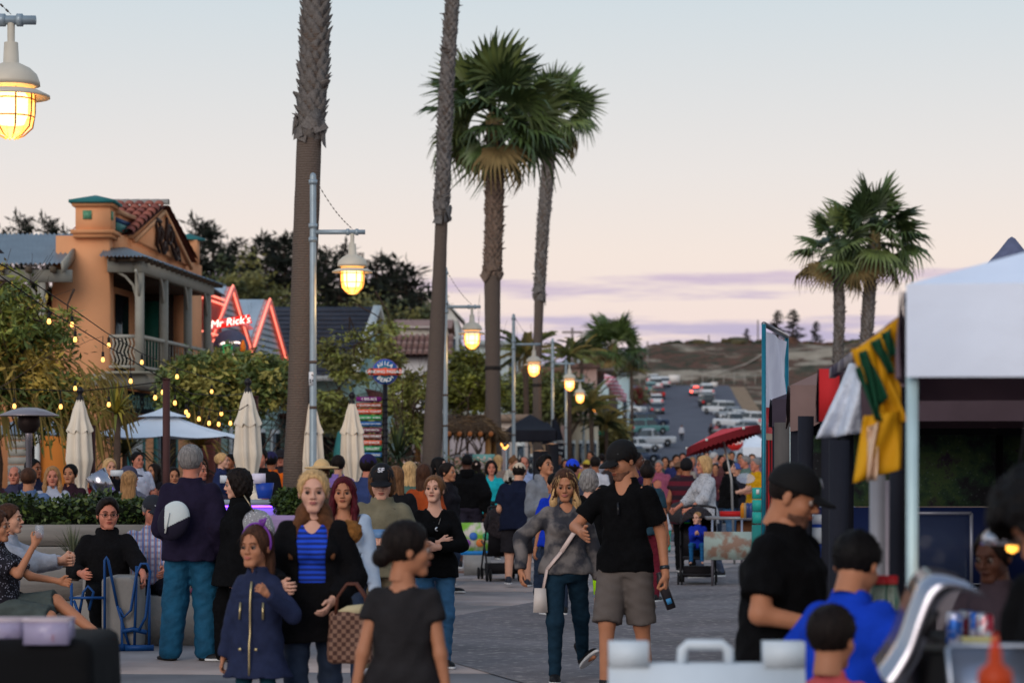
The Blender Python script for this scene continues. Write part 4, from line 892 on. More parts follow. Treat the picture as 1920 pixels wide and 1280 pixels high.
# wrought emblem
em = G();ex = lambda y,z: (fx(y,.16),y,z);cyy,czz = 48.95,6.22
for cyo,czo,r0,turns in ((.28,.08,.26,1.6),(-.5,.02,.20,1.3),(.95,-.22,.16,1.4),(-.15,-.22,.15,1.5)):
 em.tube([ex(cyy+cyo+r0*(1-.6*t)*math.cos(2*PI*turns*t),czz+czo+r0*(1-.6*t)*math.sin(2*PI*turns*t)*.9) for t in np.linspace(0,1,22)],.034,6)
for pts in ([(-.95,.22),(-.75,.05),(-.85,-.2),(-.6,-.34)],[(-.62,.25),(-.35,.1),(-.55,-.12),(-.25,-.34)],[(.0,.42),(.06,.2),(-.1,0),(.1,-.25)],[(.35,-.05),(.6,-.2),(.9,-.35),(1.2,-.3)],[(.6,.2),(.72,-.02),(1.0,-.12),(1.25,-.36)],[(-1.0,.2),(-.8,.3),(-.5,.28)]):
 em.tube([ex(cyy+a,czz+b_) for a,b_ in pts],[.03,.045,.04,.025][:len(pts)],6)
wobj(em,'scroll_emblem',mat((62,42,34),.5,.3,var=.2,scale=10),ob,True)
# porch
px_ = lambda Y,off=0.: -6.93+.0875*(Y-45)+off
for Y in (45.0,46.95,49.05,50.9):
 g = G();x = px_(Y);g.box(x-.075,Y-.075,3.3,x+.075,Y+.075,5.24);wobj(g,'balcony_post',GREYW,ob)
 for e in (-1,1):
  g = G();g.tube([(x,Y+e*.07,4.78),(x,Y+e*.13,4.98),(x,Y+e*.30,5.14),(x,Y+e*.48,5.22)],.028,6);wobj(g,'bracket',mat((166,164,154),.7,scale=4),ob)
g = G();g.tube([(px_(45)-.07,45,4.78),(px_(45)-.12,45,4.98),(px_(45)-.26,45,5.14),(px_(45)-.40,45,5.22)],.028,6);wobj(g,'bracket',GREYW,ob)
g = G();g.beam((px_(44.9),44.9,5.34),(px_(51.2),51.2,5.34),.16,.24);g.box(-7.52,44.92,5.22,px_(45)-.085,45.08,5.46);wobj(g,'beam',GREYW,ob)
g = G();g.beam((px_(44.95),44.95,4.03),(px_(51),51,4.03),.08,.06);g.beam((px_(44.95),44.95,3.46),(px_(51),51,3.46),.06,.05);g.box(-7.5,44.97,4.0,-7.0,45.03,4.06);g.box(-7.5,44.97,3.44,-7.0,45.03,3.49);wobj(g,'railing',mat((166,164,154),.7,scale=4),ob)
bme = G().box(-.005,-.012,0,.005,.012,.53).mesh('baluster',mat((170,168,158),.7,scale=4));wme = G().tube([(.0,0,0),(.03,0,.12),(-.025,0,.27),(.03,0,.42),(0,0,.53)],.017,6).mesh('baluster',mat((176,170,156),.7,scale=4),True)
for i in range(23): Y = 45.2+i*.25;link('baluster',bme,ob,(px_(Y)+7.9,Y-48.5,3.48))
for i in range(7): link('baluster',wme,ob,(-7.44+i*.07+7.9,45-48.5,3.47))
g = G();g.hexa([(-8.3,45.05,3.1),(px_(45,.10),45.0-.12,3.1),(-7.9,51.2,3.1),(px_(51.2,.10),51.2,3.1),(-8.3,45.05,3.33),(px_(45,.10),45.0-.12,3.33),(-7.9,51.2,3.33),(px_(51.2,.10),51.2,3.33)]);wobj(g,'balcony_floor',GREYW,ob)
g = G();g.hexa([(-7.6,44.7,3.33),(px_(45,.20),44.7,3.33),(-7.4,51.3,3.33),(px_(51.2,.20),51.3,3.33),(-7.6,44.7,3.37),(px_(45,.20),44.7,3.37),(-7.4,51.3,3.37),(px_(51.2,.20),51.3,3.37)]);wobj(g,'cornice',mat((160,156,140),.7,scale=3),ob)
g = G();corr(g,(-7.62,44.45,5.47),(px_(44.5,.22),44.45,5.47),(px_(45.3,-.35),45.3,5.70),(-7.62,45.3,5.70),12);corr(g,(px_(44.45,.22),44.45,5.47),(px_(51.8,.22),51.8,5.47),(px_(51.2,-.5),51.2,5.72),(px_(45.3,-.35),45.3,5.70),60);wobj(g,'tin_roof',TIN,ob)
rm = G().box(-.5,-.035,-.05,.22,.035,.03).mesh('rafter',mat((86,72,60),.9,scale=6))
for i in range(17): Y = 44.7+i*.42;link('rafter',rm,ob,(px_(Y)+7.9,Y-48.5,5.45))
for i in range(2): link('rafter',rm,ob,(-7.35+i*.35+7.9,44.75-48.5,5.45),(0,0,-PI/2))
wallseg(g := G(),45.9,46.7,3.35,5.2,-.86,.05);wobj(g,'window',DARKIN,ob);wallseg(g := G(),47.3,48.3,3.35,5.1,-.86,.06);wobj(g,'door',GREEN,ob);wallseg(g := G(),49.0,50.0,3.35,5.1,-.86,.06);wobj(g,'window',GLASSD,ob)
g = G();g.box(-7.95,51.25,3.34,-7.5,51.33,5.1);wobj(g,'door',GREEN,ob);g = G();g.hexa([(-8.5,45.1,5.24),(-7.0,45.1,5.24),(-8.3,51.5,5.24),(-6.5,51.5,5.24),(-8.5,45.1,5.42),(-7.0,45.1,5.42),(-8.3,51.5,5.42),(-6.5,51.5,5.42)]);g.box(-8.5,51.34,3.3,-7.2,51.5,5.4);wobj(g,'porch_ceiling',mat((60,46,38),.9),ob)  # dark tone puts the porch interior's shade into ceiling and end wall
# sign board with lettering under the balcony
g = G();g.hexa([(fx(45.1,.02),45.1,2.66),(fx(45.1,.10),45.1,2.66),(fx(53,.02),53,2.60),(fx(53,.10),53,2.60),(fx(45.1,.02),45.1,3.06),(fx(45.1,.10),45.1,3.06),(fx(53,.02),53,3.0),(fx(53,.10),53,3.0)]);sb = wobj(g,'sign_board',mat((22,34,42),.6,scale=4),ob)
lettering('SWIMWEAR · SUNGLASSES · SANDALS · TOWELS',.36,mat((120,176,170),.6),sb,(fx(48.9,.115),48.9,2.84),(PI/2,0,PI/2-math.atan(.0875)))
g = G();g.hexa([(fx(45.1,.0),45.1,2.50),(fx(45.1,.14),45.1,2.50),(fx(53,.0),53,2.44),(fx(53,.14),53,2.44),(fx(45.1,.0),45.1,2.62),(fx(45.1,.14),45.1,2.62),(fx(53,.0),53,2.56),(fx(53,.14),53,2.56)]);wobj(g,'sill_board',mat((120,84,62),.8,scale=4),ob)
for y0,y1,m_,nm in ((46.2,46.5,TEAL,'door_frame'),(47.4,47.65,TEAL,'door_frame'),(46.5,47.4,WHITEP,'door'),(48.5,48.7,TEAL,'door_frame'),(50.3,50.5,TEAL,'door_frame'),(48.7,50.3,GLASSD,'window')): wallseg(g := G(),y0,y1,0,2.42,.05,.08);wobj(g,nm,m_,ob)
# left wing: tin roof, grey beam and post, ochre wall, pale shutters
g = G();corr(g,(-12,44.0,5.30),(-8.2,44.0,5.30),(-8.15,47,6.12),(-12,47,6.12),44,.022);wobj(g,'tin_roof',TIN,ob)
g = G();g.box(-12,44.15,4.98,-8.05,44.32,5.2);g.beam((-8.16,43.9,5.22),(-8.16,45.2,5.62),.05,.2);wobj(g,'beam',GREYW,ob)
for i,x in enumerate((-11.2,-10.2,-9.3,-8.8,-8.35)): g = G();g.box(x-.04,43.9,5.14,x+.04,44.6,5.24);wobj(g,'rafter',mat((96,84,70),.9,scale=6),ob)
g = G();g.box(-8.67,44.16,3.0,-8.53,44.30,4.97);wobj(g,'wing_post',GREYW,ob)
g = G();g.tube([(-8.7,44.23,4.6),(-8.74,44.23,4.8),(-8.9,44.23,4.93),(-9.05,44.23,4.97)],.03,6);wobj(g,'bracket',GREYW,ob)
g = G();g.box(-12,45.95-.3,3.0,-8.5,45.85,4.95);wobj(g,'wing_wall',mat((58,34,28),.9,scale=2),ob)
g = G();g.box(-8.75,44.9,0,-8.2,44.98,2.6);wobj(g,'ochre_wall',mat((196,118,50),.9,var=.08,scale=2),ob)
g = G();g.box(-8.86,44.8,0,-8.76,44.9,2.4);wobj(g,'white_post',WHITEP,ob)
for i in range(14): g = G();g.box(-9.35,44.84,.3+i*.15,-8.95,44.87+.02,.3+i*.15+.135);wobj(g,'siding_board',mat((150,148,140),.8,var=.1,scale=5),ob)
# ---- neon gabled bar
rb = thing('bar_building','blue-grey clapboard bar with two pointed gables edged in red neon','building',(-7.4,60,0));rx = lambda Y,off=0.: -6.94+.09*(Y-55)+off
def rseg(g,y0,y1,z0,z1,off=0.,th=.2): g.hexa([(rx(y0,off)-th,y0,z0),(rx(y0,off),y0,z0),(rx(y1,off)-th,y1,z0),(rx(y1,off),y1,z0),(rx(y0,off)-th,y0,z1),(rx(y0,off),y0,z1),(rx(y1,off)-th,y1,z1),(rx(y1,off),y1,z1)])
rseg(g := G(),55,64.6,0,4.75,0,5);wobj(g,'wall',MINT,rb)
for n_,(ya_,yt,yb,zt) in enumerate(((55.0,57.2,59.5,5.86),(59.6,61.8,64.3,5.86))):
 zb_ = 4.5 if n_ else 4.6
 v = [(rx(y,o_),y,z) for o_ in (.0,-1.6) for y,z in ((ya_,zb_),(yt,zt),(yb,zb_-.05))];rf_ = wobj(G().add(v,[(0,1,4,3),(1,2,5,4)]),'gable_roof',mat((170,184,194),.6,var=.1,scale=3),rb)
 nb = 9
 for k in range(nb):
  t0,t1 = k/nb,(k+1)/nb;f_ = lambda t: (ya_+(yt-ya_)*t,yb+(yt-yb)*t,zb_+(zt-zb_)*t);a0,b0,z0 = f_(t0);a1,b1,z1 = f_(min(t1,.985));z1 -= .012
  wobj(G().hexa([(rx(a0,.02),a0,z0),(rx(a0,.06),a0,z0),(rx(b0,.02),b0,z0),(rx(b0,.06),b0,z0),(rx(a1,.02),a1,z1),(rx(a1,.03),a1,z1),(rx(b1,.02),b1,z1),(rx(b1,.03),b1,z1)]),'siding_board',SIDING,rb)
 for dz,mm in ((.02,NEON),(-.11,NEON)):
  g = G();g.tube([(rx(ya_,.14),ya_,zb_+dz-.05),(rx(yt,.14),yt,zt+dz)],.022,6);g.tube([(rx(yt,.14),yt,zt+dz),(rx(yb,.14),yb,zb_-.1+dz)],.022,6);wobj(g,'neon_tube',mm,rb)
 g = G();g.beam((rx(ya_,.09),ya_,zb_-.08),(rx(yt,.09),yt,zt-.04),.05,.2,(1,0,0));g.beam((rx(yt,.09),yt,zt-.04),(rx(yb,.09),yb,zb_-.14),.05,.2,(1,0,0));wobj(g,'bargeboard',mat((226,150,140),.7,scale=3,emit=(255,90,80),es=.12),rb)  # pink tint and faint emission put the neon's glow into the boards
for i in range(26): rseg(g := G(),59.7,64.5,1.0+i*.137,1.0+i*.137+.125,.035,.03);wobj(g,'siding_board',SIDING if i > 20 else MINT,rb)
# roof corner with neon behind the orange shop
g = G();g.hexa([(rx(54.2)-1.5,53.6,5.55),(rx(54.2)+.22,53.6,5.55),(rx(55)-1.5,56.2,5.55),(rx(55)+.3,56.2,5.55),(rx(54.2)-1.2,53.9,5.95),(rx(54.2)-.3,53.9,5.95),(rx(55)-1.2,56.0,5.95),(rx(55)-.3,56.0,5.95)]);wobj(g,'turret_roof',mat((44,34,34),.9,scale=3),rb)
g = G();g.hexa([(rx(54.2)-1.4,53.7,4.7),(rx(54.2)+.12,53.7,4.7),(rx(55)-1.4,56.1,4.7),(rx(55)+.2,56.1,4.7),(rx(54.2)-1.4,53.7,5.54),(rx(54.2)+.12,53.7,5.54),(rx(55)-1.4,56.1,5.54),(rx(55)+.2,56.1,5.54)]);wobj(g,'turret_wall',mat((168,70,60),.7,scale=3),rb)
for z in (5.34,5.46,4.6): g = G();g.tube([(rx(54.2)-1.45,53.65,z),(rx(54.2)+.16,53.65,z),(rx(55)+.26,56.2,z)],.024,6);wobj(g,'neon_tube',NEON,rb)
for y in (53.9,54.5): g = G();g.tube([(rx(54.2)-.9+(y-53.9),53.62,3.2),(rx(54.2)-.9+(y-53.9),53.62,4.9)],.018,6);wobj(g,'neon_tube',NEON,rb)  # two upright glowing lines added in place of neon reflections in the porch
for y0,y1,m_,nm in ((57.2,58.3,WHITEP,'door_frame'),(57.35,58.15,GLASSD,'door'),(60.2,61.4,WHITEP,'window_frame'),(60.3,61.3,GLASSD,'window'),(62.3,63.4,WHITEP,'window_frame'),(62.4,63.3,GLASSD,'window')): rseg(g := G(),y0,y1,.1 if 'door' in nm else .9,2.55 if m_ is WHITEP else 2.45,.10 if m_ is WHITEP else .13,.06);wobj(g,nm,m_,rb)
g = G();rseg(g,54.2,55.1,0,2.9,.3,.5);wobj(g,'terracotta_pier',mat((132,76,66),.9,scale=3),rb)
# neon script sign
sg = thing('neon_sign',"arched red neon sign reading Mr Rick's in white script over the bar door",'sign',(xat(435,55.2),55.0,zat(606,55.2)),.25)
g = G();aa_ = np.linspace(PI*.90,PI*.12,15);Ro,Ri = .56,.43
v = [];
for a in aa_: v += [(Ro*math.cos(a),-.03,Ro*math.sin(a)*.6-.26),(Ri*math.cos(a),-.03,Ri*math.sin(a)*.6-.26),(Ro*math.cos(a),.04,Ro*math.sin(a)*.6-.26),(Ri*math.cos(a),.04,Ri*math.sin(a)*.6-.26)]
f = []
for i in range(14): b_ = i*4;f += [(b_,b_+4,b_+5,b_+1),(b_+2,b_+3,b_+7,b_+6),(b_,b_+2,b_+6,b_+4),(b_+1,b_+5,b_+7,b_+3)]
g.add(v,f);g.obj('arch',mat((214,120,120),.6,emit=(255,110,110),es=.35,key='arch'),sg)
g = G();g.hexa([(-.50,-.02,-.17),(.48,-.02,.0),(-.50,.05,-.17),(.48,.05,.0),(-.46,-.02,.03),(.42,-.02,.20),(-.46,.05,.03),(.42,.05,.20)]);g.obj('red_panel',mat((220,30,24),.5,emit=(255,40,28),es=.8,key='redpanel'),sg)
me = text_mesh("Mr Rick's",.245,.008);me.transform(Matrix.Shear('XZ',4,(0,0)) if False else Matrix(((1,.25,0,0),(0,1,0,0),(0,0,1,0),(0,0,0,1))));me.materials.append(NEONW);o = link('lettering',me,sg,(-.01,-.05,.015),(PI/2,-.16,0))
g = G();g.lathe([(0,0),(.40,0),(.40,.05),(0,.05)],n=24);g.obj('round_panel',mat((96,104,128),.6,scale=4),sg,loc=(0,.03,-.55),rot=(PI/2,0,0))
g = G();g.box(-.2,-.06,-.72,.02,-.03,-.5);g.obj('green_neon',mat((20,130,80),.5,emit=(30,190,110),es=.5,key='gneon'),sg);g = G();g.tube([(-.26,-.05,-.5),(-.18,-.05,-.46),(-.02,-.05,-.47),(.10,-.05,-.44),(.2,-.05,-.46)],.02,5);g.tube([(-.22,-.05,-.75),(.0,-.05,-.74),(.1,-.05,-.68)],.018,5);g.obj('white_neon',NEONW,sg);g = G();g.lathe([(0,.0),(.07,.04),(.06,.22),(.02,.36)],(.27,-.05,-.75),8);g.obj('orange_figure',mat((230,120,30),.5,emit=(240,120,20),es=.35,key='oneon'),sg)
# ---- dark shingled building with white A-gable
db = thing('shop_building','shop with long dark shingle roof and steep white-edged gable','building',(-5,70,0))
g = G();g.hexa([(-15,66.2,0),(-4.35,66.2,0),(-15,74,0),(-3.6,74,0),(-15,66.2,4.15),(-4.35,66.2,4.15),(-15,74,4.15),(-3.6,74,4.15)]);g.add([(-4.33,66.2,4.15),(-3.62,74,4.15),(-3.97,70,6.05),(-4.6,66.3,4.15),(-3.9,73.9,4.15),(-4.3,70,6.0)],[(0,1,2),(5,4,3),(0,2,5,3),(2,1,4,5)]);wobj(g,'wall',MINT,db)
rows = 15
for k in range(rows):
 t0,t1 = k/rows,(k+1)/rows+.015;yy0,zz0 = 65.6+4.4*t0,4.02+2.14*t0;yy1,zz1 = 65.6+4.4*t1,4.02+2.14*t1;xr0 = -3.93+.09*(yy0-70);v = [(-15,yy0,zz0+.03),(xr0,yy0,zz0+.03),(-15,yy1,zz1),(xr0,yy1,zz1),(-15,yy0,zz0+.055),(xr0,yy0,zz0+.055),(-15,yy1,zz1+.02),(xr0,yy1,zz1+.02)];wobj(G().hexa(v),'shingle_course',SHING,db)
g = G();g.add([(-15,70,6.14),(-3.93,70,6.14),(-3.5,74.6,3.98),(-15,74.6,3.98)],[(0,1,2,3)]);wobj(g,'rear_roof',SHING,db)
g = G();g.beam((-4.30,65.5,4.0),(-3.90,70,6.2),.1,.22,(1,0,0));g.beam((-3.90,70,6.2),(-3.50,74.7,3.95),.1,.22,(1,0,0));wobj(g,'bargeboard',WHITEP,db)
g = G();g.beam((-15,65.55,3.98),(-4.3,65.55,3.98),.12,.14);wobj(g,'gutter',WHITEP,db)
g = G();g.hexa([(-3.9,67.4,3.3),(-3.1,67.4,3.1),(-3.6,72.6,3.3),(-2.8,72.6,3.1),(-4.1,67.4,3.75),(-4.0,67.4,3.75),(-3.7,72.6,3.75),(-3.6,72.6,3.75)]);wobj(g,'pent_roof',mat((112,66,62),.85,var=.2,scale=5),db)
for y0 in (68.2,70.2,72.0):
 g = G();x = -4.35+.09*(y0-66.2);g.hexa([(x,y0,1.0),(x+.12,y0,1.0),(x+.08,y0+1.1,1.0),(x+.2,y0+1.1,1.0),(x,y0,2.7),(x+.12,y0,2.7),(x+.08,y0+1.1,2.7),(x+.2,y0+1.1,2.7)]);wobj(g,'window',GLASSD,db)
g = G();g.box(-6.3,65.9,0,-4.5,66.15,3.2);wobj(g,'porch_wall',mat((112,132,126),.8,scale=3),db)
g = G();g.box(-6.6,63.6,2.85,-4.1,65.9,3.0);wobj(g,'porch_roof',mat((66,44,36),.9,scale=3),db);
for x in (-6.5,-5.4,-4.2): g = G();g.box(x-.06,63.7,0,x+.06,63.82,2.85);wobj(g,'porch_post',mat((176,134,80),.8,scale=5),db)
g = G();g.box(-6.4,65.7,.2,-4.6,65.86,2.4);wobj(g,'dark_window',DARKIN,db)
warm = mat((255,190,90),.5,emit=(255,180,70),es=2.0,key='warmlamp')
for i,px in enumerate((618,625,632)): tag(G().lathe([(0,-.06),(.05,-.03),(.05,.04),(0,.07)],n=8).obj('porch_lamp',warm,None,loc=at(px,790,63.4)),'small amber lamp under the brown porch beam, '+('leftmost','middle','rightmost')[i]+' of three','lamp','amber porch lamps')
for i,px in enumerate((529,535,541)): tag(G().lathe([(0,-.05),(.04,-.03),(.04,.04),(0,.06)],n=8).obj('porch_lamp',warm,None,loc=at(px,733,54.5)),'amber chandelier bulb left of the thick palm, '+('leftmost','middle','rightmost')[i]+' of three','lamp','amber chandelier bulbs')
# ---- white stucco building with barrel tile roof
wb = thing('house','white stucco building with brown tiled roof behind the slender palm trunk','house',(-3.6,86,0));WS = mat((196,194,196),.9,var=.05,scale=1.2)
g = G();g.box(-4.4,85,0,-2.2,90,5.45);wobj(g,'wall',WS,wb);rt = wobj(G().add([(-4.55,84.6,5.42),(-2.1,84.6,5.42),(-2.1,87.5,6.3),(-4.55,87.5,6.3)],[(0,1,2,3)]),'tiled_roof',mat((80,54,48),.9,scale=4),wb)
tm3 = [G().add(tv,tf).mesh('roof_tile',mat(c_,.85,var=.25,scale=6),True) for c_ in ((128,92,80),(112,78,70),(142,112,100))]
for c in range(12):
 for k in range(8): link('roof_tile',tm3[(c*3+k*5) % 3],rt,(-4.45+c*.205,84.5+k*.37*.957,5.43+k*.37*.29),(.294,0,0),1.0)
g = G();g.box(-5.2,80,0,-2.3,83.5,2.6);g.box(-2.2,78,0,-.2,80,2.7);wobj(g,'annex',mat((178,164,164),.9,scale=2),wb)
for x in (-4.4,-3.4,-1.6,-.9): g = G();y = 79.95 if x < -2.2 else 77.95;g.box(x,y,.9,x+.38,y+.06,2.0);wobj(g,'window',GLASSD,wb);
g = G();g.add([(-5.4,79.4,2.7),(-2.2,79.4,2.62),(-2.4,84,3.4),(-5.4,84,3.5)],[(0,1,2,3)]);wobj(g,'porch_roof',mat((84,62,52),.9,scale=3),wb)
# ---- thatched shelter
th = thing('palapa','thatched shelter roof on wooden posts between two palm trunks','shelter',(-1.4,57,0));r_ = np.random.default_rng(4)
g = G();prof = [(-2.75,55.4),(-.35,55.4),(-.15,59.4),(-2.5,59.4)];v = [(x,y,2.36) for x,y in prof]+[(-2.2,56.9,2.86),(-.85,56.9,2.80),(-.75,58.0,2.80),(-2.0,58.0,2.86)];g.add(v,[(0,1,5,4),(1,2,6,5),(2,3,7,6),(3,0,4,7),(4,5,6,7),(3,2,1,0)]);wobj(g,'thatch_core',mat((74,58,44),.95,scale=8),th)
P = [];
for a,b_ in ((0,1),(1,2),(3,0)):
 p,q_ = np.array(prof[a]),np.array(prof[b_]);pt,qt = np.array(v[4+a][:2]),np.array(v[4+b_][:2]);n_ = 1400;t = r_.uniform(0,1,n_)[:,None];s_ = r_.uniform(0,1,n_)[:,None];xy = (p+(q_-p)*t)*(1-s_)+(pt+(qt-pt)*t)*s_;P.append(np.column_stack([xy,2.38+s_[:,0]*.46]))
P = np.concatenate(P);V,F = leaf_cloud(P,.26,r_,7,droop=1.4);o = wobj(G(),'x',None,th) if False else link('thatch',mesh_np('thatch',V,F,mats=[mat((112,90,66),.95,var=.35,scale=6),mat((84,68,52),.95,var=.35,scale=6)],fm=np.arange(len(F)) % 2),th,tuple(-c for c in th.location));o['kind'] = 'stuff'
for x,y in ((-2.55,55.6),(-1.5,55.6),(-.55,55.6),(-.45,59.1),(-2.3,59.1)): g = G();g.cyl(x,y,0,2.4,.07,n=8);wobj(g,'post',mat((150,108,64),.9,scale=6),th,True)
for i in range(9): g = G();x = -2.4+i*.24;g.tube([(x,55.0,2.33),(x,55.6,2.36)],.055,8);wobj(g,'beam_end',mat((172,104,58),.85,scale=7),th)
# ---- generic far houses
def house(label,x0,y0,x1,y1,zb,h,wall,roofc,roof='gable',rh=1.2,win=(3,1),group='houses up the street',balcony=False,wm=None):
 r = thing('house',label,'house',((x0+x1)/2,(y0+y1)/2,zb),0,group);g = G();w,d_ = (x1-x0)/2,(y1-y0)/2;g.box(-w,-d_,-2,w,d_,h);g.obj('wall',mat(wall,.9,var=.05,scale=1),r);rm_ = mat(roofc,.9,var=.15,scale=2);e = .35
 if roof == 'gable': G().add([(-w-e,-d_-e,h-.1),(w+e,-d_-e,h-.1),(w+e,0,h+rh),(-w-e,0,h+rh),(w+e,d_+e,h-.1),(-w-e,d_+e,h-.1)],[(0,1,2,3),(3,2,4,5)]).obj('roof',rm_,r)
 elif roof == 'front': G().add([(-w-e,-d_-e,h-.1),(0,-d_-e,h+rh),(w+e,-d_-e,h-.1),(-w-e,d_+e,h-.1),(0,d_+e,h+rh),(w+e,d_+e,h-.1)],[(0,1,4,3),(1,2,5,4)]).obj('roof',rm_,r);g = G();g.add([(-w,-d_-.02,h-.05),(w,-d_-.02,h-.05),(0,-d_-.02,h+rh-.12)],[(0,1,2)]);g.beam((-w-e,-d_-e-.03,h-.1),(0,-d_-e-.03,h+rh),.08,.22,(0,1,0));g.beam((0,-d_-e-.03,h+rh),(w+e,-d_-e-.03,h-.1),.08,.22,(0,1,0));g.obj('gable_trim',WHITEP,r)
 else: G().box(-w-.2,-d_-.2,h,w+.2,d_+.2,h+.25).obj('roof',rm_,r)
 nx,nz = win
 wme_ = None
 for j in range(nz):
  for i in range(nx):
   ww = 2*w/nx;cx = -w+ww*(i+.5);cz = h*(j+.55)/nz;f = G().box(-ww*.28,-.06,-h/nz*.22,ww*.28,0,h/nz*.22).obj('window',WHITEP if not wm else wm,r,loc=(cx,-d_,cz));G().box(-ww*.23,-.08,-h/nz*.18,ww*.23,-.05,h/nz*.18).obj('pane',GLASSD,f)
   if w > 0: G().box(0,-.5,-h/nz*.2,.08,.5,h/nz*.2).obj('window',GLASSD,r,loc=(w,-d_*.6+d_*1.2*i/max(nx-1,1),cz))
 if balcony:
  for j in range(nz): g = G();g.box(w,-d_,h*j/nz+h/nz-.15,w+.9,d_,h*j/nz+h/nz);g.box(w+.85,-d_,h*j/nz+h/nz,w+.9,d_,h*j/nz+h/nz+.9 if j < nz-1 else h*j/nz+h/nz+.1);g.obj('balcony',mat((120,112,104),.8,scale=2),r)
 return r
def hpx(label,pxl,pxr,ytop,Y,depth,zb,*a,**k): x0,x1 = xat(pxl,Y),xat(pxr,Y);return house(label,x0,Y,x1,Y+depth,zb,zat(ytop,Y)-zb,*a,**k)
hpx('hill house with a low salmon roof and white gable',745,835,612,128,8,5,(196,190,180),(150,118,108),'gable',.6,(4,1))
hpx('small white hill house right of the salmon roofed one',818,860,600,138,8,6,(200,206,204),(176,170,164),'front',1.0,(2,1))
hpx('long pale house behind the third lamp arm',880,1010,648,118,8,2,(168,178,178),(150,158,160),'flat',.4,(4,2))
hpx('beige two-storey building behind the third lamp post',985,1052,700,100,10,0,(176,150,122),(120,92,76),'flat',.4,(3,2))
hpx('pink stucco house with dark street balconies',1058,1119,690,125,22,0,(214,176,162),(150,120,110),'flat',.4,(2,2),balcony=True)
hpx('white upper house with small windows over the pink one',1088,1128,652,178,9,3,(206,206,202),(130,124,120),'gable',.7,(3,2))
hpx('pale blue garage house beyond the pink one',1128,1180,704,205,12,1.4,(176,196,198),(120,130,134),'flat',.3,(3,1),balcony=False)
hpx('grey roofed house behind the round-headed palm',1120,1172,680,230,9,4,(186,186,180),(92,88,88),'front',1.4,(2,1))
hpx('cream shopfront behind the market tents',905,990,790,84,6,0,(196,182,172),(140,120,104),'flat',.3,(3,1))
hpx('cream ground-floor shop under the small feather palm',1068,1122,790,104,10,0,(206,194,170),(150,140,120),'flat',.2,(4,1))
# flags and flowers on the pink house
for i in range(5): px = 1133+i*6;g = G();g.add([(0,0,0),(.6,.2,-.2),(.55,.15,-.7),(0,0,-.55)],[(0,1,2,3)]);o = g.obj('flag',mat((206,120,136),.8,kind='stripeh',c2=(214,196,204),scale=1.6),None,loc=at(px,700+i*8,122+i*6));tag(o,'pink striped flag on the pink house balcony, %s of the row' % ('uppermost','second from the top','middle one','second lowest','lowest')[i],'flag','pink flags on the balcony');o.modifiers.new('s','SOLIDIFY').thickness = .02
for a in (('flowering red vine by the pale blue garage',1196,722,325,2.0,3.5,[(80,30,34),(74,70,50)]),('reddish shrub at the end of the parked cars',1204,738,330,3,3,[(96,66,58),(70,66,48)]),('green hedge tree beside the parked white car',1178,716,330,6,4.5,[(64,72,44),(84,84,52)]),('brown bushy tree by the green street sign',1142,785,112,1.5,2.4,[(84,80,48),(60,58,36)]),('dark shrubs under the pink house',1128,760,135,1.8,3.5,[(50,52,36),(80,68,44)])):
 shrub('shrub',a[0],a[1],a[2],a[3],a[4],a[5],a[6],3500,.32,int(a[1]),'bushes along the street')
# white corner of the neighbouring house at the left edge
g = thing('house','white porch corner with dark roof cut by the left edge','house',(-8.3,38,0));G().box(-1.5,0,0,.03,.4,3.2).obj('wall',WHITEP,g);G().box(-1.5,-.1,4.2,.03,.3,5.15).obj('upper_wall',WHITEP,g);G().hexa([(-2,-.3,5.1),(.22,-.3,5.0),(-2,.5,5.1),(.22,.5,5.0),(-2,-.3,5.3),(-.02,-.3,5.25),(-2,.5,5.3),(-.02,.5,5.25)]).obj('roof',mat((46,40,48),.9),g);G().hexa([(-2,-.3,4.25),(.1,-.3,4.1),(-2,.5,4.25),(.1,.5,4.1),(-2,-.3,4.5),(-.1,-.3,4.45),(-2,.5,4.5),(-.1,.5,4.45)]).obj('lower_roof',mat((46,40,48),.9),g)
# ================================================================ near trees
r_ = np.random.default_rng(2)
lt = leafy_tree('tree','broad drooping tree with strap leaves and string lights at the left edge',(-7.4,34.5,.4),1.6,.09,[(.1,0,3.0,1.1,1.2,.75),(-.5,-.2,2.7,1.1,1.0,.8),(.85,-.1,2.2,.62,.8,.5),(-.1,.2,3.45,.7,.8,.5),(-1.1,0,3.4,.9,.8,.6)],34000,.125,[(84,88,38),(58,68,32),(122,104,48)],3,3,nclump=330,multi=3,L0=.8,aspect=3.2,droop=.5)
g = G();st_ = []
for k in range(520):   # hanging straps
 a = r_.uniform(-1.7,1.75);b_ = r_.uniform(-.9,.6);z = r_.uniform(2.1,3.0)-abs(a)*.15;l = r_.uniform(.35,.8);dx = r_.uniform(.1,.4);w = .012
 g.add([(a-w,b_,z),(a+w,b_,z),(a+dx*.7+w,b_-.03,z-l*.35),(a+dx*.7-w,b_-.03,z-l*.35),(a+dx+w*.6,b_-.04,z-l),(a+dx-w*.6,b_-.04,z-l)],[(0,1,2,3),(3,2,4,5)])
o = g.obj('hanging_leaves',mat((112,96,46),.7,var=.4,scale=2),lt);o['kind'] = 'stuff'
leafy_tree('tree','round leafy tree on several thin stems in front of the balcony shop',(-5.0,43,0),1.5,.075,[(-.2,0,3.2,.95,.8,.5),(-.75,0,3.0,.55,.7,.5),(.65,0,3.15,.6,.7,.42),(-.1,.2,2.65,.8,.6,.3)],17000,.13,[(84,94,48),(58,68,38),(112,106,56)],8,3,nclump=210,multi=4,L0=.75,group='street trees by the shops',aspect=2.6)
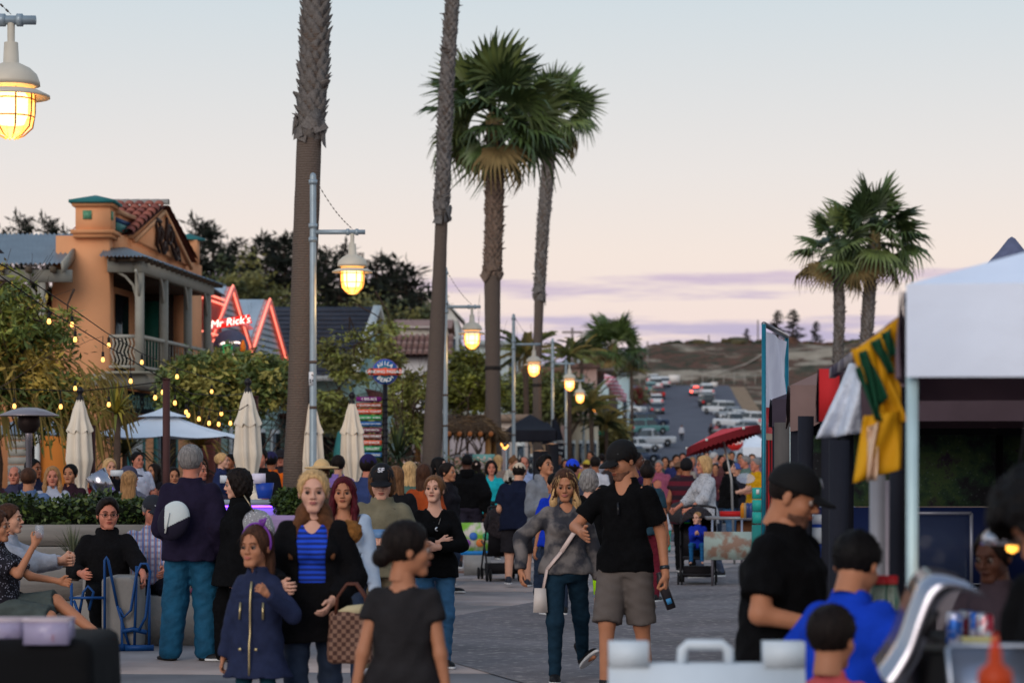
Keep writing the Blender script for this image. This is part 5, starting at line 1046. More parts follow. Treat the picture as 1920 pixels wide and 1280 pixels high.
leafy_tree('tree','sparse tree with bare grey twigs left of the landing passage sign',(-3.4,52,0),1.9,.07,[(-.2,0,3.9,.75,.6,.6),(.5,0,4.4,.55,.5,.5),(-.55,0,2.9,.6,.6,.4),(.9,0,3.1,.5,.5,.7),(0,0,2.5,.8,.5,.3)],4600,.14,[(96,100,52),(74,74,42)],15,4,nclump=120,multi=3,L0=.85,group='street trees by the shops')
leafy_tree('tree','thin leafy tree right of the landing passage sign',(-2.3,50,0),1.8,.05,[(.25,0,3.2,.5,.4,.5),(.1,0,2.4,.5,.4,.4),(-.2,0,3.9,.4,.4,.4)],2200,.14,[(96,100,52),(74,74,42)],19,3,nclump=60,multi=2,L0=.8,group='street trees by the shops')
leafy_tree('tree','dense dark tree fanning up between two palm trunks',(-1.2,68,0),2.0,.14,[(-.1,0,4.2,.95,.9,.75),(.3,0,3.7,.8,.8,.5),(-.5,0,3.6,.6,.7,.5)],14000,.15,[(84,86,34),(58,62,28),(70,72,30)],23,3,nclump=150,multi=5,L0=.9,spread=.9,group='street trees by the shops')
leafy_tree('tree','olive tree crown behind the third lamp post',(1.6,98,0),2.5,.14,[(0,0,4.4,1.7,1.2,1.0),(-1.6,0,4.6,1.2,1,.8)],9000,.22,[(74,78,40),(54,58,34)],29,2,nclump=110,multi=3,group='street trees by the shops')
def spiky(name,label,px,py,Y,n,L0,seed,z0,stem=0.,cols=((116,124,60),(84,96,50)),w=.022,up=.5,group=None):
 r = np.random.default_rng(seed);X = xat(px,Y);root = thing(name,label,'plant',(X,Y,z0),0,group);gs = [G(),G()];zt = zat(py,Y)-z0
 if zt > .15: g = G();g.tube([(0,0,0),(.02,0,zt)],[.06,.045],7);g.obj('stem',BARK,root,smooth=True)
 for k in range(n):
  a = r.uniform(0,2*PI);e = math.radians(r.uniform(-15,85)) if up > .3 else math.radians(r.uniform(30,85));l = L0*r.uniform(.7,1.1);d = np.array((math.cos(a)*math.cos(e),math.sin(a)*math.cos(e),math.sin(e)));s_ = np.array((-math.sin(a),math.cos(a),0))*w;p0 = np.array((0,0,zt));p1 = p0+d*l*.55;p2 = p0+d*l-np.array((0,0,.28*l*(1-d[2]+.2)))
  gs[k % 2].add([p0-s_*.7,p0+s_*.7,p1+s_,p1-s_,p2+s_*.1,p2-s_*.1],[(0,1,2,3),(3,2,4,5)])
 for q_,c in zip(gs,cols): q_.obj('leaves',mat(c,.6,var=.3,scale=4),root)
 return root
spiky('cordyline','spiky green cordyline in front of the cream wall',767,822,50,90,.62,1,0)
spiky('bamboo_palm','dark arching palm bush under the open umbrella, left of its pole',232,850,41,130,1.05,2,.0,cols=((90,84,44),(62,66,36)))
spiky('bamboo_palm','yellowish arching palm bush right of the brown post',372,835,42,110,.9,3,.0,cols=((134,108,52),(92,80,44)))
spiky('bamboo_palm','yellow-green palm leaves hanging under the left tree',218,775,33.5,50,.5,4,.4,cols=((150,134,50),(104,108,46)))
spiky('succulent_plant','thin grey-green plant growing by the concrete bench',137,1045,22.9,60,.34,5,.55,cols=((108,112,88),(84,90,66)),w=.006,up=.1)
spiky('potted_plant','leafy plant behind the navy cap man on the plaza',745,862,44,60,.8,6,0,cols=((60,72,40),(44,56,34)))
shrub('shrub','low dark shrub by the cream wall between the palms',705,845,52,2.2,1.2,[(54,66,38),(40,50,30)],3500,.14,71,'shrubs by the shops',zb=0)
shrub('shrub','flowering low shrub left of the second lamp post base',862,858,47,1.4,.9,[(62,70,44),(140,120,110)],2200,.09,72,'shrubs by the shops',zb=0)
# ================================================================ lamps
LM = mat((150,164,172),.4,.3,var=.08,scale=6);LM2 = mat((206,196,178),.5,.1,var=.06,scale=6);GLOW = mat((255,214,150),.4,emit=(255,216,150),es=3.2,key='glow');BULB = mat((255,240,210),.4,emit=(255,212,150),es=7,key='bulb')
gl = bpy.data.materials.new('lantern_glass');gl.use_nodes = True;_t = gl.node_tree;_p = _t.nodes['Principled BSDF'];_p.inputs['Base Color'].default_value = (1,.5,.15,1);_p.inputs['Roughness'].default_value = .15;_p.inputs['Alpha'].default_value = .62;_p.inputs['Emission Color'].default_value = (1,.42,.07,1);_p.inputs['Emission Strength'].default_value = 1.9
def lamp(label,px,Y,lit=True,arm_y=435,n_=1.0,pole_px=None,power=20):
 X = xat(px,Y) if pole_px is None else xat(pole_px,Y);root = thing('street_lamp',label,'street lamp',(X,Y,0),0,'lantern street lamps along the promenade');S_ = 1.0
 g = G();g.lathe([(.11,0),(.11,.05),(.075,.25),(.052,.3),(.046,3),(.042,5.44),(.034,5.49),(0,5.51)],n=12);g.obj('pole',LM,root,smooth=True)
 for z in (4.62,4.80,5.38): g = G();g.lathe([(.044,z-.03),(.058,z-.03),(.058,z+.03),(.044,z+.03)],n=12);g.obj('collar',LM,root,smooth=True)
 for z in (3.0,2.4): G().lathe([(.047,z-.02),(.05,z-.02),(.05,z+.02),(.047,z+.02)],n=12).obj('strap',mat((86,74,68),.7,scale=9),root,smooth=True)
 g = G();g.tube([(.03,0,4.72),(.69,0,4.72)],.032,10);g.obj('arm',LM,root,smooth=True)
 for x in (.46,.58): G().tube([(x-.02,0,4.72),(x+.02,0,4.72)],.045,10).obj('arm_clamp',LM,root,smooth=True)
 g = G();cx = .52;prof = [(0,4.70),(.026,4.70),(.026,4.57),(.048,4.565),(.055,4.425),(.078,4.415),(.13,4.39),(.178,4.345),(.198,4.295),(.20,4.268),(.165,4.262)];g.lathe(prof,(cx,0,0),20);g.obj('hood',LM2,root,smooth=True)
 g = G();g.lathe([(.162,4.238),(.20,4.232),(.268,4.200),(.268,4.184),(.19,4.205),(.162,4.215)],(cx,0,0),20);g.obj('brim',LM2,root,smooth=True)
 if lit:
  g = G();g.lathe([(0,4.245),(.08,4.24),(.118,4.19),(.115,4.06),(.09,4.00),(0,3.99)],(cx,0,0),16);ib = g.obj('bulb',BULB,root,smooth=True)
 g = G();g.lathe([(.15,4.25),(.16,4.17),(.158,4.05),(.14,3.985),(.085,3.935),(.05,3.925),(.042,3.905),(0,3.90)],(cx,0,0),20);g.obj('globe',gl if lit else mat((180,180,176),.2),root,smooth=True)
 g = G();
 for z,rr in ((4.17,.163),(4.05,.161)): g.tube([(cx+rr*math.cos(a),rr*math.sin(a),z) for a in np.linspace(0,2*PI,17)],.005,4,False)
 for k in range(8): a = PI/8+k*PI/4;g.tube([(cx+rr*math.cos(a),rr*math.sin(a),z) for rr,z in ((.168,4.24),(.165,4.08),(.148,3.98),(.09,3.925),(.04,3.90))],.006,4)
 g.obj('guard',mat((150,120,80),.5,.3,scale=9),root)
 g = G();p0,p1 = np.array((.04,0,5.40)),np.array((cx,0,4.76));n = 26
 for i in range(n): a = p0+(p1-p0)*i/n-np.array((0,0,.06*math.sin(PI*i/n)));b_ = p0+(p1-p0)*(i+1)/n-np.array((0,0,.06*math.sin(PI*(i+1)/n)));g.beam(a,b_,.014 if i % 2 else .004,.004 if i % 2 else .014)
 g.obj('chain',mat((90,84,80),.5,.6,scale=9),root)
 if lit:
  ld = bpy.data.lights.new('lantern_light','POINT');ld.energy = power;ld.color = (1,.56,.2);ld.shadow_soft_size = .16;lo = bpy.data.objects.new('lantern_light',ld);col.objects.link(lo);lo.parent = root;lo.location = (cx,-.0,3.80)
 return root
lamp('nearest lit lantern lamp, cut by the left edge of the photo',0,16.73,pole_px=(-120),power=14)
lamp('tall lamp with lit lantern in front of the thick palm trunk',587,32.0)
lamp('second whole lamp with lit lantern, right of the slender palm trunk',835,47.2)
lamp('lit lantern lamp over the black market tents',963,62.0)
lamp('lit lantern lamp beside the black feather banner',1036,74.0)
lamp('far lit lantern lamp left of the small feather palm',1061,89)
lamp('farthest lit lantern lamp by the green street sign',1094,104,power=10)
# ================================================================ patio, hedge, bench
patio = G().box(-14,24.0,.02,-3.25,41.5,.40).obj('patio_floor',mat((112,106,104),.9,scale=1));patio['kind'] = 'structure'
CONC = mat((134,130,126),.85,var=.16,scale=3,bump=.4,bscale=30)
pl = thing('planter_wall','long board-marked concrete planter holding the clipped hedge','planter',(-5.2,23.3,0));
for i,(z0,z1) in enumerate(((0,.34),(.35,.66),(.67,.86),(.87,1.07))): g = G();g.box(-9,23.2-.0*i,z0,-3.35,23.45,z1);wobj(g,'board_course',mat((132+i*2,128+i,124),.85,var=.2,scale=4,bump=.4,stretch=(.4,1,4),key=('bc',i)),pl)
g = G();g.box(-9,23.45,0,-3.35,23.9,1.0);wobj(g,'soil',mat((50,40,34),1),pl)
hd = thing('hedge','clipped dark green hedge along the top of the concrete planter','hedge',(-5.2,23.6,1.05));rr_ = np.random.default_rng(9)
n = 15000;P = np.column_stack([rr_.uniform(-3.4,1.85,n),rr_.uniform(-.32,.32,n),rr_.uniform(-.02,.27,n)+.02*np.sin(rr_.uniform(0,6,n))]);P[:,2] += .035*np.sin(P[:,0]*7)+.02*np.sin(P[:,0]*17)
V,F = leaf_cloud(P,.058,rr_,1.8,droop=-.4);link('foliage',mesh_np('foliage',V,F,mats=[mat((54,70,30),.45,var=.4,scale=3,spec=.3),mat((36,50,24),.5,var=.4,scale=3,spec=.3),mat((80,94,42),.45,var=.3,scale=3,spec=.3)],fm=rr_.choice(3,n,p=[.45,.4,.15])),hd)
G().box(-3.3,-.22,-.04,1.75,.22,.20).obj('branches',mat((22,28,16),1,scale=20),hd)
cb = thing('concrete_bench','curved concrete bench with a rounded end block facing the bike rack','bench',(-3.6,21.75,0))
V,Q = nets(lambda P: np.maximum(np.maximum(np.abs(P[:,0]-.11)-.155,np.abs(P[:,1])-.30)-.0,np.maximum(np.linalg.norm(np.stack([np.maximum(np.abs(P[:,0]-.10)-.09,0),np.maximum(P[:,2]-.58,0)],1),axis=1)-.07,-P[:,2])),(-.15,-.4,-.04),(.4,.4,.75),.02);link('end_block',mesh_np('end_block',V,Q,CONC,smooth=True),cb)
G().box(-.42,.31,0,.95,.82,.44).obj('seat',CONC,cb);G().hexa([(-.42,.83,0),(.95,.83,0),(-.42,1.15,0),(.95,1.15,0),(-.42,.92,.80),(.95,.92,.80),(-.42,1.1,.80),(.95,1.1,.80)]).obj('backrest',CONC,cb)
wbn = thing('wooden_bench','weathered wooden bench under the woman with the wine glass','bench',(-4.25,19.3,0))
for i in range(4): G().box(-.75,-.26+i*.14,.40,.62,-.26+i*.14+.125,.45).obj('seat_slat',mat((112,92,78),.85,var=.3,scale=5,stretch=(.3,3,3)),wbn)
for x in (-.6,.45): G().box(x,-.25,0,x+.08,.28,.395).obj('leg',mat((96,82,72),.85,scale=5),wbn)
for i in range(5): G().box(-.75,-.285,.02+i*.075,.62,-.265,.02+i*.075+.068).obj('front_board',mat((88,72,62),.9,var=.3,scale=5,stretch=(.3,3,3)),wbn)
br = thing('bike_rack','blue painted tubular bike rack shaped like bicycles','bike rack',(xat(190,21.4),21.4,0),.1);BL = mat((22,66,120),.45,.1,var=.12,scale=9)
def bt(name,pts,r=.013): G().tube(pts,r,7).obj(name,BL,br,smooth=True)
bt('frame_tube',[(-.26,0,.06),(-.26,0,.60)]);bt('frame_tube',[(-.28,0,.47),(.03,0,.47)]);bt('tall_tube',[(.03,0,.04),(.03,0,.80),(.045,0,.83),(.06,0,.80),(.14,0,.40)]);bt('brace_tube',[(-.24,0,.45),(-.10,0,.05)]);bt('handlebar_loop',[(-.20,.04,.30),(-.16,.04,.52),(-.12,.04,.57),(-.07,.04,.52),(-.11,.04,.36)])
bt('wheel_loop',[(.16,-.02,.38),(.20,-.02,.30),(.26,-.02,.36),(.31,-.02,.68),(.35,-.02,.77),(.40,-.02,.77),(.43,-.02,.70),(.39,-.02,.30),(.33,-.02,.18)]);bt('frame_tube',[(.18,0,.30),(.18,0,.06),(.30,0,.03)]);bt('frame_tube',[(.42,0,.04),(.42,0,.55)]);bt('frame_tube',[(.14,0,.40),(.24,0,.05)]);bt('saddle_tube',[(.18,0,.17),(.28,0,.19),(.40,0,.16)],.022);bt('frame_tube',[(.31,0,.75),(.29,0,.05)])
G().box(-.05,-.05,.0,.20,.05,.06).obj('base_plate',BL,br);G().box(.2,-.04,.0,.46,.04,.05).obj('base_plate',BL,br)
# ---------------------------------------------------------------- umbrellas
CANV = mat((222,210,192),.85,var=.07,scale=4,bump=.2,bscale=60);CANW = mat((226,232,240),.85,var=.05,scale=3)
def closed_umbrella(label,px,ytop,Y,z0,k=1.,bottom=2.15,seed=0):
 X = xat(px,Y);zt = zat(ytop,Y);root = thing('closed_umbrella',label,'patio umbrella',(X,Y,z0),seed*.7,'folded cream patio umbrellas');h = zt-z0;g = G();g.cyl(0,0,0,h-.05,.024);g.obj('pole',mat((60,56,56),.4,.5),root,smooth=True)
 g = G();g.lathe([(.05,h-.12),(.045,h-.05),(.02,h-.02),(.045,h+.02),(.048,h+.05),(.02,h+.085),(0,h+.09)],n=12);g.obj('finial',mat((28,26,30),.4),root,smooth=True)
 r = np.random.default_rng(seed);nf_ = 64;L_ = 1.36*k;zs = np.linspace(0,1,30);v = []
 for i,t in enumerate(zs):
  rad = np.interp(t,[0,.08,.3,.55,.80,.86,.94,1],[.05,.085,.135,.15,.075,.085,.15,.17])*k
  for j in range(nf_): a = 2*PI*j/nf_;pl_ = math.cos(a*8+.6*math.sin(t*4));amp = np.interp(t,[0,.2,1],[.03,.16,.28]);v.append((rad*(1+amp*pl_+.05*math.sin(a*3+seed))*math.cos(a+.25*t),rad*(1+amp*pl_+.05*math.sin(a*3+seed))*math.sin(a+.25*t),h-.1-t*L_-(.05*math.sin(a*4+seed)+.03*math.sin(a*8) if t > .93 else 0)))
 n_ = len(zs);F = [(i*nf_+j,i*nf_+(j+1) % nf_,(i+1)*nf_+(j+1) % nf_,(i+1)*nf_+j) for i in range(n_-1) for j in range(nf_)];link('canopy',mesh_np('canopy',v,F,CANV,smooth=True),root)
 v = []   # vent cap
 for i,(t,rad) in enumerate(((0,.045),(.10,.075),(.22,.115),(.30,.15))):
  for j in range(nf_): a = 2*PI*j/nf_;rd = rad*k*(1+(.06+.5*t)*math.cos(a*8));v.append((rd*math.cos(a),rd*math.sin(a),h-.08-t*L_*.95-(.045*abs(math.sin(a*4)) if i == 3 else 0)))
 F = [(i*nf_+j,i*nf_+(j+1) % nf_,(i+1)*nf_+(j+1) % nf_,(i+1)*nf_+j) for i in range(3) for j in range(nf_)];link('vent',mesh_np('vent',v,F,CANV,smooth=True),root)
 G().lathe([(.082*k,h-.1-L_*.82),(.10*k,h-.1-L_*.825),(.082*k,h-.1-L_*.84)],n=20).obj('tie',CANV,root,smooth=True)
 G().lathe([(0,.0),(.28,.0),(.28,.05),(.05,.1),(.04,.3)],n=16).obj('base',mat((60,58,58),.7),root,smooth=True)
closed_umbrella('folded cream umbrella beside the patio heater',150,738,31,.4,1.0,seed=1)
closed_umbrella('folded cream umbrella behind the woman in black',465,722,30,.4,1.02,seed=2)
closed_umbrella('folded cream umbrella in front of the nearest lamp pole',583,745,34,0,1.05,seed=3)
closed_umbrella('folded cream umbrella beside the coloured arrow boards',660,746,34.5,0,1.05,seed=4)
def open_umbrella(label,px,ytop,yedge,Y,rad,z0):
 X = xat(px,Y);zt = zat(ytop,Y)-z0;ze = zat(yedge,Y)-z0;root = thing('open_umbrella',label,'patio umbrella',(X,Y,z0),.2,'open white patio umbrellas');G().cyl(0,0,0,zt-.03,.025).obj('pole',mat((60,56,56),.4,.5),root,smooth=True);g = G();n = 8;m_ = 6
 for k in range(n):
  a0,a1 = 2*PI*k/n,2*PI*(k+1)/n;v = [];f = []
  for i in range(m_+1):
   t = .14+.86*i/m_;z = zt-.05-(zt-ze-.05)*t**1.0-.05*math.sin(PI*t)
   for j in range(5): u = j/4;x = (math.cos(a0)*(1-u)+math.cos(a1)*u)*rad*t;y = (math.sin(a0)*(1-u)+math.sin(a1)*u)*rad*t;v.append((x,y,z-.035*math.sin(PI*u)*t))
  f = [(i*5+j,i*5+j+1,(i+1)*5+j+1,(i+1)*5+j) for i in range(m_) for j in range(4)];G().add(v,f).obj('canopy_panel',CANW,root)
  g.beam((0,0,zt-.16),(math.cos(a0)*rad*.98,math.sin(a0)*rad*.98,ze-.02),.015,.02)
 g.obj('ribs',mat((70,66,64),.5,.4),root);g = G();g.lathe([(0,zt),(rad*.10,zt-.06),(rad*.30,zt-.05-(zt-ze)*.20)],n=8);g.obj('vent',CANW,root)
open_umbrella('wide open white umbrella behind the brown post',305,764,818,37.5,1.3,.4)
open_umbrella('open white umbrella partly behind the patio heater',62,768,812,36,1.05,.4)
ph = thing('patio_heater','steel patio heater with wide grey dome at the left edge','patio heater',(xat(54,29),29,.4));ST = mat((186,180,186),.25,.9,var=.05,scale=3);zz = lambda py: zat(py,29)-.4
g = G();g.lathe([(0,zz(764)),(.10,zz(764)),(.20,zz(768)),(.36,zz(778)),(.36,zz(780)),(.20,zz(774)),(.0,zz(770))],n=28);g.obj('dome',mat((150,140,142),.35,.6,var=.06,scale=3),ph,smooth=True)
g = G();g.lathe([(.12,zz(777)),(.135,zz(790)),(.13,zz(800)),(.09,zz(808)),(.06,zz(812))],n=20);g.obj('burner',mat((52,42,40),.5,.6,scale=20),ph,smooth=True);g = G();g.lathe([(.045,zz(810)),(.045,zz(838)),(.036,zz(840)),(.036,.3)],n=16);g.obj('pole',ST,ph,smooth=True);g = G();g.lathe([(.0,.0),(.22,0),(.22,.6),(.15,.75),(.03,.75)],n=16);g.obj('tank_base',ST,ph,smooth=True)
# brown posts with string lights
BRN = mat((72,44,42),.7,var=.1,scale=5)
def post(label,px,ytop,Y,w,z0=.4): h = zat(ytop,Y)-z0;r = thing('light_post',label,'post',(xat(px,Y),Y,z0),0,'brown light posts on the patio');G().cyl(0,0,0,h,w/2,n=12).obj('post',BRN,r,smooth=True);G().cyl(0,0,h,h+.02,w/2+.006,n=12).obj('cap',BRN,r,smooth=True);return r
post('tall brown post in front of the open umbrella',312,712,27.5,.085);post('thin brown post beside the umbrella near the heater',173,800,31.2,.085);post('thin brown post behind the umbrella left of the thick palm',478,745,30.2,.085)
SBM = G().lathe([(0,-.055),(.022,-.045),(.028,-.02),(.02,.01),(.012,.02)],n=8).mesh('bulb',mat((255,200,130),.4,emit=(255,176,84),es=2.6,key='sbulb'),True);SCK = G().lathe([(.012,.0),(.016,.01),(.015,.06),(0,.065)],n=7).mesh('socket',mat((24,22,22),.6),True)
def string_lights(label,pts,bulbs,r=.006):
 """pts: (px,py,Y) cable points; bulbs: (px,py,Y)"""
 p0 = at(*pts[0]);root = thing('string_lights',label,'string lights',p0,0,'festoon cables over the patio');g = G();g.tube([at(*p)-p0 for p in pts],r,5);g.obj('cable',mat((30,26,28),.7),root)
 P = [np.array(at(*p)) for p in pts]
 for (px,py,Y) in bulbs:
  q_ = at(px,py,Y);link('bulb',SBM,root,q_-p0,scl=.78);link('socket',SCK,root,q_-p0+Vector((0,0,.015)));xs_ = [p[0] for p in P];zc = np.interp(q_[0],xs_,[p[2] for p in P]) if xs_[0] < xs_[-1] else q_[2]+.1
  if zc > q_[2]+.08: G().tube([(q_-p0)+Vector((0,0,.07)),(q_[0]-p0[0],q_[1]-p0[1],zc-p0[2])],.004,4).obj('drop_wire',mat((30,26,28),.7),root)
string_lights('upper cable sweeping from the left edge down across the balcony',[(-30,478,22),(60,528,24),(135,578,26),(200,624,28),(265,662,30),(330,690,32),(430,720,36)],[(135,606,26),(193,672,27.5) ,(204,645,28),(266,677,30)])
string_lights('lower cable running down to the tall brown post',[(-30,496,22),(50,552,23),(100,588,24),(142,612,25),(200,648,26),(265,686,27),(312,714,27.5)],[(92,600,24),(141,634,25),(245,712,27),(332,704,29)])
string_lights('level cable behind the tree from the left edge to the tall post',[(-20,728,27),(80,731,27.2),(150,733,27.3),(230,725,27.4),(312,714,27.5)],[(27,759,27),(114,760,27.2),(204,756,27.3),(141,726,28),(291,743,27.4)])
string_lights('cable dropping from the tall post to the umbrella left of the palm',[(313,716,27.5),(340,740,28),(372,762,28.5),(410,772,29),(450,768,29.6),(478,750,30.2)],[(328,753,28),(349,770,28.2),(353,776,28.4),(373,783,28.5),(392,791,29),(410,793,29.2),(432,791,29.5),(415,773,29.1)])
string_lights('thin cable from the tall post across the leafy tree',[(313,716,27.5),(360,738,30),(420,742,33),(480,735,36)],[(397,732,33),(305,733,28)])
string_lights('row of white bulbs hung round the palm trunk base',[(972,826,58),(985,838,58),(1000,836,58)],[(980-2*i-28,int(834+6*math.sin(i*.6)),57.5) for i in range(7)])
# bar counter with purple strip light, menus, bucket
bc = thing('bar_counter','outdoor bar counter with a glowing purple strip under its top','bar counter',(-2.75,26.2,0));zt = zat(938,26)
G().box(-.85,0,0,.34,.5,zt-.08).obj('front',mat((150,144,160),.6,scale=2),bc);G().box(-1.7,-.05,zt-.05,.40,.6,zt).obj('top',mat((150,160,170),.4,scale=3),bc);G().box(-.85,-.03,zt-.075,.33,-.005,zt-.055).obj('strip_light',mat((170,120,255),.5,emit=(120,60,255),es=7,key='purple'),bc)
ld = bpy.data.lights.new('purple_light','AREA');ld.energy = .5;ld.color = (.36,.16,1);ld.size = 1.1;ld.size_y = .08;ld.shape = 'RECTANGLE';lo = bpy.data.objects.new('purple_light',ld);col.objects.link(lo);lo.parent = bc;lo.location = (-.25,-.12,zt-.1);lo.rotation_euler = (math.radians(35),0,0)
def planter_box(label,px,Y,w,h,gap=.02,wood=(150,128,168),gh=.35,z0=0,seed=0):
 r = thing('planter_box',label,'planter',(xat(px,Y),Y,z0),0,'square planters with clipped bushes');nb = 5
 for i in range(nb): G().box(-w/2,-w/2,i*h/nb+.004,w/2,-w/2+.03,(i+1)*h/nb-.004).obj('board',mat(wood,.8,var=.15,scale=5,stretch=(.4,1,4)),r)
 G().box(-w/2,-w/2+.03,0,w/2,w/2,h-.01).obj('box',mat([c*.8 for c in wood],.8),r);rq = np.random.default_rng(seed);P = rq.normal(size=(2600,3));P /= np.linalg.norm(P,axis=1)[:,None];P = P*rq.uniform(.6,1,(2600,1))*np.array((w*.5,w*.5,gh*.55))+np.array((0,0,h+gh*.4));V,F = leaf_cloud(P,.05,rq,1.8);link('bush',mesh_np('bush',V,F,mats=[mat((66,84,38),.5,var=.4,scale=3),mat((42,56,28),.5,var=.4,scale=3)],fm=np.arange(len(F)) % 2),r)
planter_box('purple-lit slatted planter right of the bar counter',550,25.3,.44,zat(965,25),seed=3,gh=.30);planter_box('bushy planter box tucked beside the thick palm trunk',598,27,.36,.9,seed=4,wood=(90,84,90),gh=.36)  # first planter's board colour carries the purple light
tag(G().lathe([(0,0),(.075,0),(.105,.17),(.095,.17),(.07,.02)],n=16).obj('ice_bucket',mat((30,66,160),.4,scale=5),None,True,loc=at(496,934,26.4)),'blue ice bucket standing on the bar counter','bucket')
tag(G().box(-.075,0,0,.075,.006,.11).obj('menu_card',mat((214,206,224),.6),None,loc=at(485,906,26.3)),'white menu card held over the blue bucket','card','white cards at the bar');tag(G().box(-.05,0,0,.05,.006,.085).obj('menu_card',mat((200,204,210),.6),None,loc=at(421,905,27)),'small white card left of the woman in black','card','white cards at the bar');tag(G().box(-.07,0,0,.07,.006,.065).obj('menu_card',mat((200,204,206),.6),None,loc=at(219,892,26.5)),'white card beside the blonde waitress in black','card','white cards at the bar')
tag(G().lathe([(0,0),(.09,0),(.12,.26),(.11,.26),(.08,.02)],n=18).obj('wine_bucket',mat((170,170,180),.2,.9,var=.1,scale=4),None,True,loc=at(203,926,25.6),rot=(0,-.55,0)),'tilted steel wine bucket on the patio table','bucket')
tb = thing('patio_table','pale blue-edged patio table behind the hedge','table',(xat(170,26),26,.4));G().box(-.75,-.35,.70,.75,.35,.735).obj('tabletop',mat((150,170,196),.4),tb);G().cyl(0,0,0,.7,.04).obj('pedestal',ST,tb)
wg = thing('wine_glass','stemmed wine glass on the patio table by the steel bucket','wine glass',at(176,922,25.8));CG = mat((170,180,196),.05,alpha=.35,spec=1);G().lathe([(.03,0),(.005,.01),(.005,.09),(.03,.12),(.036,.16),(.03,.2)],n=12).obj('glass',CG,wg,True)
# ---------------------------------------------------------------- the passage sign
sp_ = thing('sign_post','black post with round Avila Beach landing passage sign and coloured arrow boards','sign',(xat(722,42),42,0));BK = mat((24,22,26),.5);k42 = 42/FPX;zs_ = lambda py: zat(py,42)
G().cyl(0,.03,0,zs_(716),.042,n=12).obj('pole',BK,sp_,True)
zc = zs_(697);g = G();g.lathe([(0,-.03),(.225,-.03),(.225,.0),(0,.0)],n=36);g.obj('round_rim',mat((96,90,170),.5),sp_,loc=(0,0,zc),rot=(PI/2,0,0));g = G();g.lathe([(0,0),(.205,0),(.205,.012),(0,.012)],n=36);g.obj('blue_disc',mat((24,96,156),.5),sp_,loc=(0,0,zc),rot=(PI/2,0,0));G().lathe([(0,0),(.11,0),(.11,.018),(0,.018)],n=28).obj('teal_disc',mat((36,122,140),.5),sp_,loc=(0,0,zc),rot=(PI/2,0,0));G().lathe([(0,0),(.075,0),(.075,.024),(0,.024)],n=28).obj('orange_disc',mat((226,92,52),.5),sp_,loc=(0,0,zc),rot=(PI/2,0,0))
g = G();g.box(-.245,-.06,-.058,.245,-.02,.058);
for s in (-1,1): g.tube([(s*.245,-.06,0),(s*.245,-.02,0)],.058,20)
g.obj('orange_bar',mat((228,90,56),.5),sp_,loc=(0,0,zc));WT = mat((236,236,232),.6)
lettering('LANDING PASSAGE',.076,WT,sp_,(0,-.066,zc),(PI/2,0,0),bold=True,extrude=.003)
for word,sgn in (('AVILA',1),('BEACH',-1)):
 for i,ch in enumerate(word): a = (i-2)*.40;rr = .148;lettering(ch,.10,WT,sp_,(rr*math.sin(a),-.02,zc+sgn*rr*math.cos(a)),(PI/2,a*sgn,0),name='letter',bold=True,extrude=.003)
boards = [("< BIG AL'S",(116,32,110)),('< PELOTON CELLARS',(172,84,64)),("BEACH N' YOGURT",(222,84,52)),('SALON CRU · AVEDA',(44,150,80)),('CENTRAL COAST SURF SCHOOL',(28,96,160)),("ALEX'S BIKE RENTAL",(126,64,84)),('CROVERS WINERY',(150,78,70)),('TACO SHACK',(228,88,44)),('TYA GALLERY',(30,150,86)),('PUBLIC PARKING',(28,104,164))]
for i,(s,c) in enumerate(boards):
 z = zs_(748+i*11.6);w = .42;b_ = G().hexa([(-.50,-.02,-.040),(-.06,-.02,-.040),(-.50,.0,-.040),(-.06,.0,-.040),(-.50,-.02,.040),(-.06,-.02,.040),(-.50,.0,.040),(-.06,.0,.040)]).obj('arrow_board',mat(c,.55),sp_,loc=(0,0,z));lettering(s,min(.060,.72/len(s)),WT,b_,(-.28,-.024,0),(PI/2,0,0),bold=True,extrude=.002)
 G().box(-.08,-.015,-.014,.05,.04,.014).obj('bracket',BK,sp_,loc=(0,0,z))
tag(G().box(-.03,-.002,-.09,.03,.0,.09).obj('sticker',mat((214,216,220),.6,kind='speck',c2=(60,60,66),scale=22),None,loc=(xat(584,32),31.955,zat(710,32))),'white sticker with dark marks on the nearest whole lamp pole','sticker')
